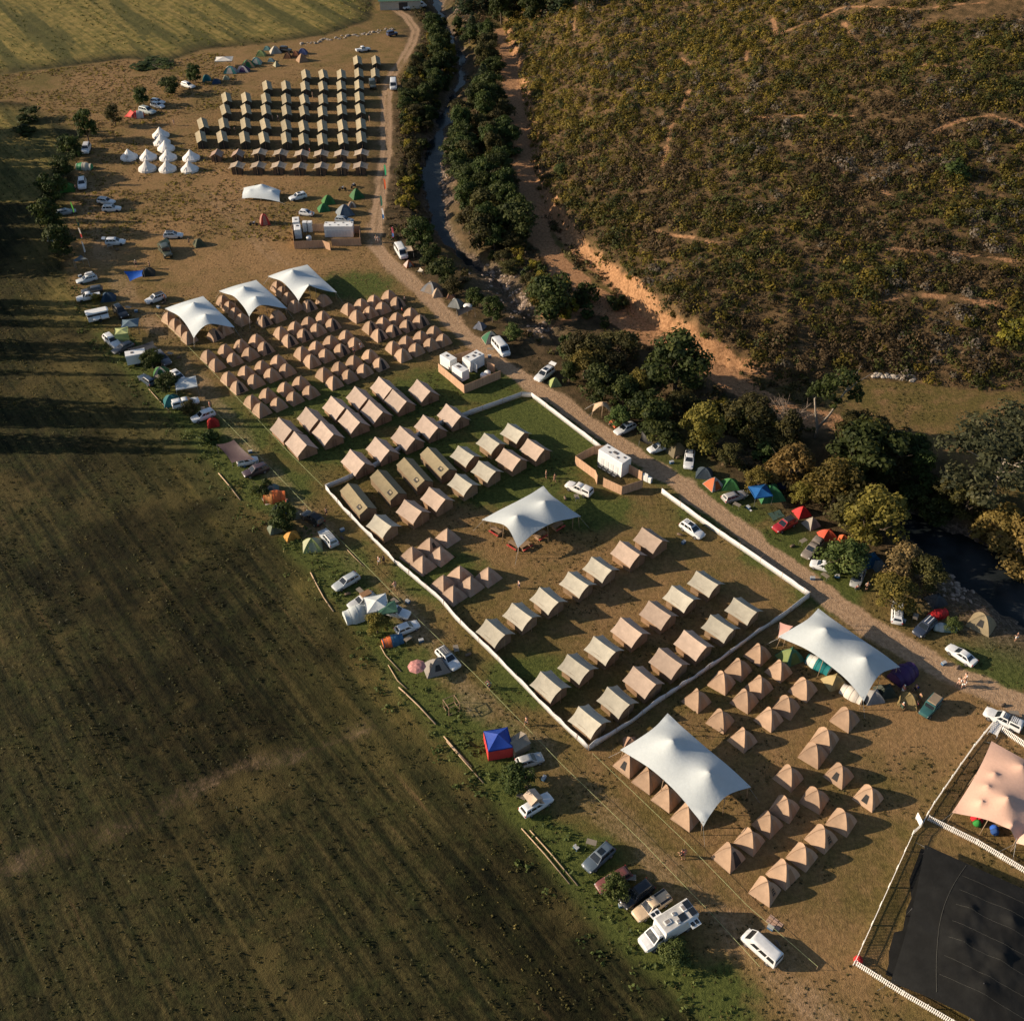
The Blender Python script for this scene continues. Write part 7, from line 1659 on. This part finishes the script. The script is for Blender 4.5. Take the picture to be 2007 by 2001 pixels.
for a in [('I', 925, 1080, 'walk', 130, (.65, .16, .13), (.45, .2, .17), 'person in pink walking on the path beside the lower domes'), ('I', 905, 1082, 'walk', 130, BK, BK, 'person in black walking just left of the pink one'),
          ('G', 552, 410, 'walk', 60, WHT, (.3, .3, .32), 'person in white beside one in black on the path', 1), ('G', 587, 405, 'stand', 60, BK, BK, 'person in black on the left path', 2, 2), ('G', 672, 595, 'walk', 140, (.55, .3, .28), (.5, .4, .35), 'person in pale red walking on the path by the silver cars'),
          ('G', 1372, 1340, 'walk', 120, DKB, (.05, .06, .08), 'person in navy carrying things along the path'), ('G', 1385, 1352, 'walk', 120, (.10, .35, .28), DKB, 'person in turquoise beside the navy one on the path', 0, 1), ('G', 1662, 1622, 'walk', 60, BK, (.1, .1, .1), 'person in black near the corner of the fence', 2),
          ('G', 1606, 590, 'stand', 30, WHT, DKB, 'person in a white shirt standing inside the enclosure'), ('F', 1040, 915, 'stand', 0, BK, (.06, .06, .05), 'person in black above the enclosure canopy', 1), ('F', 1104, 940, 'walk', -20, (.28, .13, .09), (.3, .17, .12), 'person in brown above the enclosure canopy'),
          ('L', 1472, 1290, 'walk', 200, WHT, (.55, .4, .3), 'person in white, rearmost of three on the track'), ('L', 1425, 1325, 'walk', 220, WHT, (.5, .33, .25), 'person in white, left one of three on the track', 2), ('L', 1460, 1338, 'walk', 240, (.6, .58, .55), WHT, 'person in pale clothes, front one of three on the track'),
          ('L', 1002, 1500, 'sit', 30, (.05, .06, .06), BK, 'person in a white cap sitting by the mustard tent', 3), ('L', 1108, 1485, 'sit', 200, (.5, .1, .09), (.35, .14, .1), 'person in red sitting right of the mustard tent'), ('L', 1132, 1442, 'stand', 200, (.38, .26, .1), (.1, .09, .08), 'person in mustard standing right of the mustard tent'),
          ('L', 1005, 1385, 'stand', 200, (.5, .12, .1), WHT, 'person in red and white behind the mustard tent', 3), ('L', 1860, 985, 'stand', 100, BK, WHT, 'person in black and white at the right edge', 2), ('D', 800, 1100, 'stand', -60, WHT, WHT, 'person all in white beside a dome tent'),
          ('D', 748, 1135, 'stand', -30, (.35, .13, .1), DKB, 'person in dark red between the dome blocks'), ('D', 1130, 748, 'stand', 0, (.02, .12, .2), BK, 'person in blue at the open dome door', 2), ('D', 1110, 822, 'sit', 0, RED, BK, 'person in red between two dome blocks'), ('D', 930, 292, 'walk', -70, WHT, (.4, .38, .36), 'person in white on the track, right one'),
          ('D', 915, 290, 'walk', -70, (.65, .6, .55), (.3, .28, .28), 'person in cream on the track, left one', 1), ('D', 835, 865, 'stand', 30, (.3, .1, .08), BK, 'person in dark red at the dome block edge'), ('D', 1280, 895, 'stand', 30, (.45, .12, .08), (.2, .1, .1), 'person in orange red at an open dome'), ('E', 925, 1200, 'walk', 100, (.06, .04, .03), BK, 'person in dark brown on the left path', 2),
          ('E', 48, 388, 'stand', 0, (.6, .28, .2), (.5, .3, .24), 'person in salmon beside the red dome'), ('C', 865, 735, 'stand', 180, (.55, .15, .1), (.4, .2, .15), 'person in red behind the suv with black roof'), ('C', 645, 475, 'stand', -60, (.6, .5, .4), BK, 'person with fair hat behind the blue tarp', 3), ('C', 750, 490, 'stand', 180, (.2, .12, .07), (.06, .07, .05), 'person in brown beside the blackish dome'),
          ('C', 705, 525, 'sit', 0, (.35, .22, .14), BK, 'person in tan sitting by the blue tarp', 1), ('B', 800, 1165, 'stand', 0, RED, (.4, .06, .05), 'person in bright red between the front tents'), ('B', 1055, 1320, 'stand', 0, (.4, .35, .3), BK, 'person in grey in front of the small safari tents'), ('B', 1087, 1325, 'stand', 0, (.45, .2, .15), BK, 'person in rust in front of the small safari tents', 2),
          ('B', 820, 1640, 'stand', 180, BK, (.25, .15, .1), 'person in black beside the little white car'), ('B', 235, 1010, 'stand', 0, BK, BK, 'person in black among the army tents, left', 2), ('B', 200, 1005, 'stand', 0, PNK, BK, 'person in pink among the army tents, left'), ('B', 518, 912, 'stand', 0, (.5, .42, .36), (.45, .4, .36), 'person in beige among the army tents'),
          ('B', 560, 915, 'walk', 0, WHT, DKB, 'person in white among the army tents'), ('B', 820, 742, 'stand', 0, (.4, .38, .28), (.3, .26, .2), 'person in khaki among the upper army tents'), ('B', 1250, 922, 'stand', 0, (.4, .36, .28), (.36, .32, .26), 'person in khaki right of the army tents'), ('A', 1315, 950, 'walk', 0, (.6, .45, .4), (.5, .36, .3), 'person in pale pink crossing behind the bell tents'),
          ('A', 960, 1215, 'sit', -60, BK, BK, 'person in black sitting before a bell tent'), ('A', 578, 1445, 'stand', 0, (.5, .12, .1), DKB, 'person in red in the shade of the field trees'), ('E', 630, 1110, 'sit', 150, RED, BK, 'person in red beside the large orange tent'), ('C', 1205, 1545, 'stand', 200, (.55, .2, .13), (.5, .28, .2), 'person in orange above the red dome'),
          ('C', 1045, 310, 'stand', 0, BK, BK, 'person in black left of the camouflage dome'), ('J', 1520, 975, 'sit', 200, (.02, .05, .35), BK, 'person in blue behind the mustard tent'), ('L', 1065, 600, 'sit', 90, (.35, .04, .05), BK, 'person in red behind the grey sedan') if False else ('J', 1075, 225, 'sit', 90, (.35, .04, .05), BK, 'person in red in front of the grey sedan'), ('J', 1145, 220, 'stand', 90, (.5, .45, .45), BK, 'person in grey near the grey sedan')]:
    person(*a)

# ------------------------------------------------------------------ flags, poles, ropes and odds and ends
def flag(c, u, v, ht, col, label, col2=None):
    x, y = W(c, u, v, ht * .6); o = empty('feather_flag', x, y, 0, R(-25)); tag(o, label, 'flag', 'feather flags')
    link('pole', MB().tube([(0, 0, 0), (0, 0, ht * .7), (.12, 0, ht * .93), (.5, 0, ht)], .025, 5).mesh('pole'), M_STEEL, o)
    def fn(s, t): return (.02 + (.55 * (1 - (2 * t - 1) ** 4 * .5)) * s + (.12 * max(0, t - .7)), .05 * math.sin(4 * t + 2 * s), ht * (.32 + .64 * t))
    link('flag', MB().grid(fn, 4, 10).mesh('flag', True), cloth(col, .6, .05, 1, .3, 'flag_cloth'), o)
    if col2:
        link('stripe', MB().grid(lambda s, t: tuple(a + b for a, b in zip(fn(s, .1 + .35 * t), (0, -.012, 0))), 4, 5).mesh('stripe', True), cloth(col2, .6, .05, 1, .3, 'flag_cloth'), o)
for c, u, v, h_, a, b, lab in [('B', 1360, 1290, 4.2, (.03, .35, .15), None, 'green feather flag beside the track'), ('B', 1357, 1395, 4.2, (.65, .13, .05), None, 'orange red feather flag beside the track'), ('B', 1330, 1522, 4, (.03, .12, .09), None, 'dark green feather flag beside the track'), ('B', 1342, 1620, 4.2, (.6, .58, .58), (.06, .18, .42), 'white flag with blue stripe beside the track'),
                               ('B', 1415, 1760, 4, (.40, .08, .12), (.08, .16, .4), 'red and blue feather flag nearest the minibus'), ('A', 540, 1570, 4, (.09, .35, .06), None, 'green feather flag at the field edge'), ('A', 580, 1680, 4, (.55, .42, .12), (.05, .25, .2), 'yellow feather flag at the field edge'), ('A', 600, 1765, 4, (.6, .55, .5), (.5, .06, .06), 'white and red feather flag at the field edge'), ('A', 625, 1870, 4, (.62, .62, .60), None, 'plain white feather flag at the field edge')]:
    flag(c, u, v, h_, a, lab, b)
def log(c, pts, r, label, m=None, name='wooden_pole', cat='pole'):
    P = [W(c, u, v) for u, v in pts]; o = link(name, MB().tube([(x, y, r + .03 + (.05 if i % 2 else 0)) for i, (x, y) in enumerate(P)], r, 6).mesh(name, True), m or plain((.42, .30, .19), .85, name='bleached_wood', var=.3)); tag(o, label, cat); return o
log('E', [(110, 880), (190, 975), (275, 1083)], .09, 'bleached pole lying along the field edge below the plum suv')
log('E', [(805, 1630), (850, 1720), (905, 1820), (978, 1926)], .09, 'long bleached pole lying left of the silver wagon')
log('G', [(560, 1025), (600, 1100), (715, 1220)], .06, 'thin pole lying below the orange and blue tent'); log('G', [(620, 1170), (690, 1290), (760, 1350)], .06, 'thin pole lying below the parasol')
log('G', [(700, 1340), (780, 1415), (850, 1480), (980, 1622)], .10, 'thick bleached pole lying below the wooden frame'); log('G', [(1040, 1710), (1130, 1815), (1230, 1926)], .08, 'pole lying left of the blue and red gazebo')
log('G', [(1055, 1725), (1150, 1830), (1250, 1940)], .05, 'thin pole lying beside the thicker one by the gazebo')
log('Q', [(1165, 480), (1290, 620), (1425, 780)], .07, 'left one of two poles lying near the lower field edge'); log('Q', [(1210, 490), (1330, 625), (1470, 790)], .07, 'right one of two poles lying near the lower field edge')
log('Q', [(890, 10) if False else (760, 10), (860, 125), (960, 235)], .07, 'pole lying beside the bush under the blue gazebo'); log('E', [(1075, 1450), (1140, 1520), (1205, 1580)], .05, 'thin pole at the path edge below the silver suv')
log('C', [(740, 1400), (810, 1480), (890, 1560)], .06, 'pole lying at the field edge left of the teal dome')
# ropes on stakes along the left path
M_ROPE = plain((.30, .34, .16), .8, name='pale_rope')
def rope(pts, label):
    P = [W(*p) for p in pts]; o = empty('rope_line', *P[0]); tag(o, label, 'rope')
    Q = []
    for i in range(len(P) - 1):
        a, b = Vector(P[i]), Vector(P[i + 1]); n = max(1, int((b - a).length / 6)); Q += [a.lerp(b, k / n) for k in range(n)]
    Q.append(Vector(P[-1])); x0, y0 = P[0]
    link('rope', MB().tube([(p.x - x0, p.y - y0, .75) for p in Q], .022, 4).mesh('rope'), M_ROPE, o)
    for p in Q[::2]: link('stake', MB().tube([(p.x - x0, p.y - y0, 0), (p.x - x0, p.y - y0, .85)], .025, 5).mesh('stake'), M_POLE, o)
rope([('E', 100, 445), ('E', 440, 790), ('E', 760, 1130), ('G', 440, 430), ('G', 860, 860), ('G', 1250, 1240), ('G', 1640, 1640), ('I', 0, 400), ('I', 620, 1000), ('I', 1110, 1510), ('I', 1490, 1926)], 'thin rope line along the left side of the grass path')
rope([('C', 795, 850), ('C', 1100, 1160), ('C', 1500, 1580), ('E', 600, 700), ('E', 900, 1000)], 'thin rope line beside the dome tents')
rope([('I', 235, 320), ('I', 930, 985), ('I', 1390, 1460), ('I', 1926, 1926)], 'thin rope line below the lower white canopy')
# open wooden frame and crates
x, y = W('G', 1100, 1500); o = empty('pole_frame', x, y, 0, R(30)); tag(o, 'open cube frame of rough poles on the green verge', 'frame')
mb = MB()
for a in (-.8, .8):
    for b in (-.8, .8): mb.tube([(a, b, 0), (a, b, 1.6)], .05, 6)
    for z in (.1, 1.55): mb.tube([(a, -.8, z), (a, .8, z)], .05, 6); mb.tube([(-.8, a, z), (.8, a, z)], .05, 6)
link('poles', mb.mesh('poles'), M_WOOD, o)
x, y = W('I', 1585, 1562); 
for i in range(6):
    q = link('paving_board', MB().box((0, 0, .04), (.52, .52, .06)).mesh('paving_board'), plain((.42, .27, .19), .8, name='plywood', var=.3)); q.location = (x - .3 + .58 * (i % 2) * .7 + .4 * (i // 2), y + .45 * (i % 2) - .42 * (i // 2) * 1.0, 0); q.rotation_euler = (0, 0, R(-40)); tag(q, 'one of six square tan boards laid on the grass', 'board', 'six square boards on the grass')
# bean bags under the pink canopy, benches under the enclosure canopy
def bag(c, u, v, col, label):
    x, y = W(c, u, v); mb = MB(); mb.loft([[(r * math.cos(2 * pi * k / 10) + .1 * z, r * math.sin(2 * pi * k / 10), z) for k in range(10)] for r, z in ((.35, 0), (.5, .15), (.45, .4), (.25, .65), (.08, .75))])
    o = link('bean_bag', mb.mesh('bean_bag', True), cloth(col, name='bag_cloth', trans=0)); o.location = (x, y, 0); tag(o, label, 'bean bag', 'bean bags under the pink canopy')
bag('K', 1550, 405, (.55, .02, .03), 'upper red bean bag at the pink canopy edge'); bag('K', 1580, 415, (.5, .02, .03), 'right red bean bag at the pink canopy edge'); bag('K', 1565, 440, (.03, .2, .04), 'green bean bag at the pink canopy edge'); bag('K', 1695, 480, (.02, .08, .35), 'upper blue bean bag by the pink canopy'); bag('K', 1700, 505, (.02, .06, .2), 'lower blue bean bag by the pink canopy'); bag('K', 670, 1470, (.55, .03, .03), 'red bean bag in the picket fence corner')
def bench(c, u, v, rz, label):
    x, y = W(c, u, v); o = empty('picnic_table', x, y, 0, R(rz)); tag(o, label, 'table', 'picnic tables under the canopy')
    link('tabletop', MB().box((0, 0, .74), (1.9, .7, .05)).mesh('tabletop'), M_WOOD, o)
    for s_ in (-1, 1): link('seat', MB().box((0, s_ * .65, .45), (1.9, .25, .05)).mesh('seat'), plain((.45, .05, .04), .6, name='red_bench') if s_ < 0 else M_WOOD, o); link('leg', MB().box((s_ * .75, 0, .37), (.06, 1.3, .74), 0, .5).mesh('leg'), M_WOOD, o)
bench('F', 665, 1330, -42, 'picnic table under the left edge of the enclosure canopy'); bench('F', 800, 1435, -42, 'picnic table at the front corner of the enclosure canopy'); bench('F', 880, 1440, 42, 'second table at the front corner of the enclosure canopy'); bench('F', 1000, 1360, 42, 'picnic table under the right edge of the enclosure canopy'); bench('F', 1130, 1290, 42, 'far picnic table under the right edge of the canopy')
# motorbikes by the upper green tent
def motorbike(c, u, v, rz, label):
    x, y = W(c, u, v); o = empty('motorcycle', x, y, 0, R(rz)); tag(o, label, 'motorcycle')
    for a in (-.7, .72):
        w = link('wheel', ME_WH, None, o); w.location = (a, 0, .33); w.scale = (.95, .45, .95)
    link('frame', MB().tube([(-.7, 0, .33), (-.2, 0, .55), (.35, 0, .8), (.5, 0, .95), (.72, 0, .33)], .05, 6).box((.05, 0, .5), (.45, .3, .35)).mesh('frame'), M_BLACK, o)
    link('tank', MB().box((.15, 0, .85), (.5, .3, .25), 0, .7).mesh('tank'), plain((.4, .4, .42), .3, name='bike_tank'), o); link('saddle', MB().box((-.4, 0, .85), (.7, .28, .12)).mesh('saddle'), M_BLACK, o)
    link('handlebar', MB().tube([(.4, -.38, 1.08), (.48, 0, 1.0), (.4, .38, 1.08)], .025, 5).mesh('handlebar'), M_STEEL, o)
motorbike('B', 1045, 1440, 20, 'left motorbike above the green tents'); motorbike('B', 1128, 1418, 60, 'right motorbike above the green tents'); motorbike('B', 375, 1705, 10, 'dark motorbike left of the red shelter tent')
# tables, cool boxes and bags set down beside some of the vehicles
GEAR = {}
def gear_mesh(k):
    if k in GEAR: return GEAR[k]
    if k == 'camp_table': GEAR[k] = [('tabletop', MB().box((0, 0, .70), (1.2, .7, .04)).mesh('tabletop'), plain((.20, .17, .13), .6, name='table_top'))] + [('leg', MB().tube([(a * 1.1, b * 1.1, 0), (a, b, .7)], .02, 5).mesh('leg'), M_STEEL) for a in (-.5, .5) for b in (-.28, .28)]
    elif k == 'cool_box': GEAR[k] = [('box', MB().box((0, 0, .2), (.65, .4, .4), 0, 1.05).mesh('box'), plain((.05, .13, .25), .4, name='blue_plastic')), ('lid', MB().box((0, 0, .43), (.7, .45, .07), 0, .95).mesh('lid'), plain((.35, .36, .36), .5, name='pale_lid'))]
    else: GEAR[k] = [('bag', MB().loft([[(x, w * math.cos(2 * pi * i / 8), .2 + w * .85 * math.sin(2 * pi * i / 8)) for i in range(8)] for x, w in ((-.45, .08), (-.38, .2), (.38, .2), (.45, .08))]).mesh('bag', True), cloth((.14, .10, .07), name='bag_canvas', trans=0)), ('strap', MB().tube([(-.2, 0, .36), (-.1, 0, .5), (.1, 0, .5), (.2, 0, .36)], .02, 5).mesh('strap'), M_BLACK)]
    return GEAR[k]
GW = {'camp_table': ('folding table', 'table'), 'cool_box': ('blue cool box', 'cool box'), 'duffel_bag': ('brown duffel bag', 'bag')}
for i, (x, y, a, lab) in enumerate(CARS):
    if y > 215 or len(lab.split()) > 11 or i % 4 == 3: continue
    for j, k in enumerate([('camp_table', 'cool_box'), ('duffel_bag', 'cool_box'), ('camp_table', 'duffel_bag')][i % 3]):
        r = 1.9 + .9 * j; b = a + (pi / 2 if i % 2 else -pi / 2); gx, gy = x + math.cos(b) * r + math.cos(a) * (j - .5) * 1.6, y + math.sin(b) * r + math.sin(a) * (j - .5) * 1.6
        o = empty(k, gx, gy, h1(gx, gy) if gx > 0 else 0, J(1.5)); tag(o, '%s beside the %s' % (GW[k][0], lab), GW[k][1], 'camp gear beside the vehicles')
        for nm, me, m in gear_mesh(k): link(nm, me, m, o)
# stones: line of driftwood at the top, rocks in the clearing and the river bed
def rocks(name, pts, label, rr, m):
    mb = MB()
    for x, y, z in pts:
        r = rnd.uniform(*rr); sq = [rnd.uniform(.6, 1.3) for _ in range(3)]
        mb.loft([[(x + r * a * sq[0] * math.cos(2 * pi * k / 6 + sq[2]) * (1 + J(.15)), y + r * a * sq[1] * math.sin(2 * pi * k / 6 + sq[2]) * (1 + J(.15)), z + r * h_ * sq[2] * .8) for k in range(6)] for a, h_ in ((.8, -.3), (1, .2), (.7, .6), (.15, .8))])
    tag(link(name, mb.mesh(name), m), label, kind='stuff')
M_ROCK = plain((.30, .23, .18), .9, name='pale_rock', var=.4, scale=1.5)
L = []
for u, v, n, su, sv in ((868, 345, 60, 14, 35), (905, 30, 50, 16, 20), (980, 545, 80, 35, 25), (1025, 600, 70, 28, 22), (1900, 1150, 90, 60, 22), (1930, 1085, 30, 30, 12), (880, 130, 30, 12, 40), (860, 230, 30, 10, 25), (1060, 645, 40, 20, 14)):
    for _ in range(n): p = GT(u + rnd.gauss(0, su * .6), v + rnd.gauss(0, sv * .6)); L.append(p)
rocks('river_stones', L, 'pale stones lying in the river bed', (.15, .55), M_ROCK)
L = [GT(1715 + 75 * i / 45 + J(6), 735 + 8 * i / 45 + J(5)) for i in range(46)]
rocks('stone_row', L, 'row of grey stones above the clearing', (.25, .6), plain((.34, .30, .25), .9, name='grey_rock', var=.3))
L = [GT(590 + 180 * i / 60 + J(3), 88 - 30 * i / 60 + J(3)) for i in range(61)]
rocks('driftwood_row', L, 'grey line of brushwood at the top of the camp', (.2, .7), plain((.26, .22, .18), .9, name='grey_brush', var=.4))

# ------------------------------------------------------------------ light, air, camera
w = bpy.data.worlds.new('World'); SC.world = w; w.use_nodes = True
nt = w.node_tree; nt.nodes.clear()
SUN_EL = R(20.5)       # the sun stands low in the west (towards -x)
sky = nt.nodes.new('ShaderNodeTexSky'); sky.sky_type = 'NISHITA'; sky.sun_disc = False; sky.sun_elevation = SUN_EL
sx, sy = -1.0, .03
sky.sun_rotation = math.atan2(sx, sy)
bg = nt.nodes.new('ShaderNodeBackground'); bg.inputs[1].default_value = .070
ow = nt.nodes.new('ShaderNodeOutputWorld'); nt.links.new(sky.outputs[0], bg.inputs[0]); nt.links.new(bg.outputs[0], ow.inputs[0])
sl = bpy.data.lights.new('sun', 'SUN'); sl.energy = 4.6; sl.angle = R(.53); sl.color = (1.0, .81, .60)
so = bpy.data.objects.new('sun', sl); COL.objects.link(so)
dv = Vector((1.0, -.03, -math.tan(SUN_EL))).normalized()
so.rotation_euler = dv.to_track_quat('-Z', 'Y').to_euler()
so.location = (-200, 100, 200)
cd = bpy.data.cameras.new('camera'); cam = bpy.data.objects.new('camera', cd); COL.objects.link(cam)
cam.location = (0, 0, HC); cam.rotation_euler = (pi / 2 - PITCH, 0, 0)
cd.sensor_fit = 'HORIZONTAL'; cd.sensor_width = 36; cd.lens = FPX / PW * 36; cd.clip_end = 9000; cd.clip_start = 1
SC.camera = cam
SC.view_settings.view_transform = 'Standard'; SC.view_settings.look = 'None'; SC.view_settings.exposure = 0.9; SC.view_settings.gamma = 1
SC.cycles.max_bounces = 5; SC.cycles.diffuse_bounces = 3; SC.cycles.transmission_bounces = 3; SC.cycles.use_denoising = True
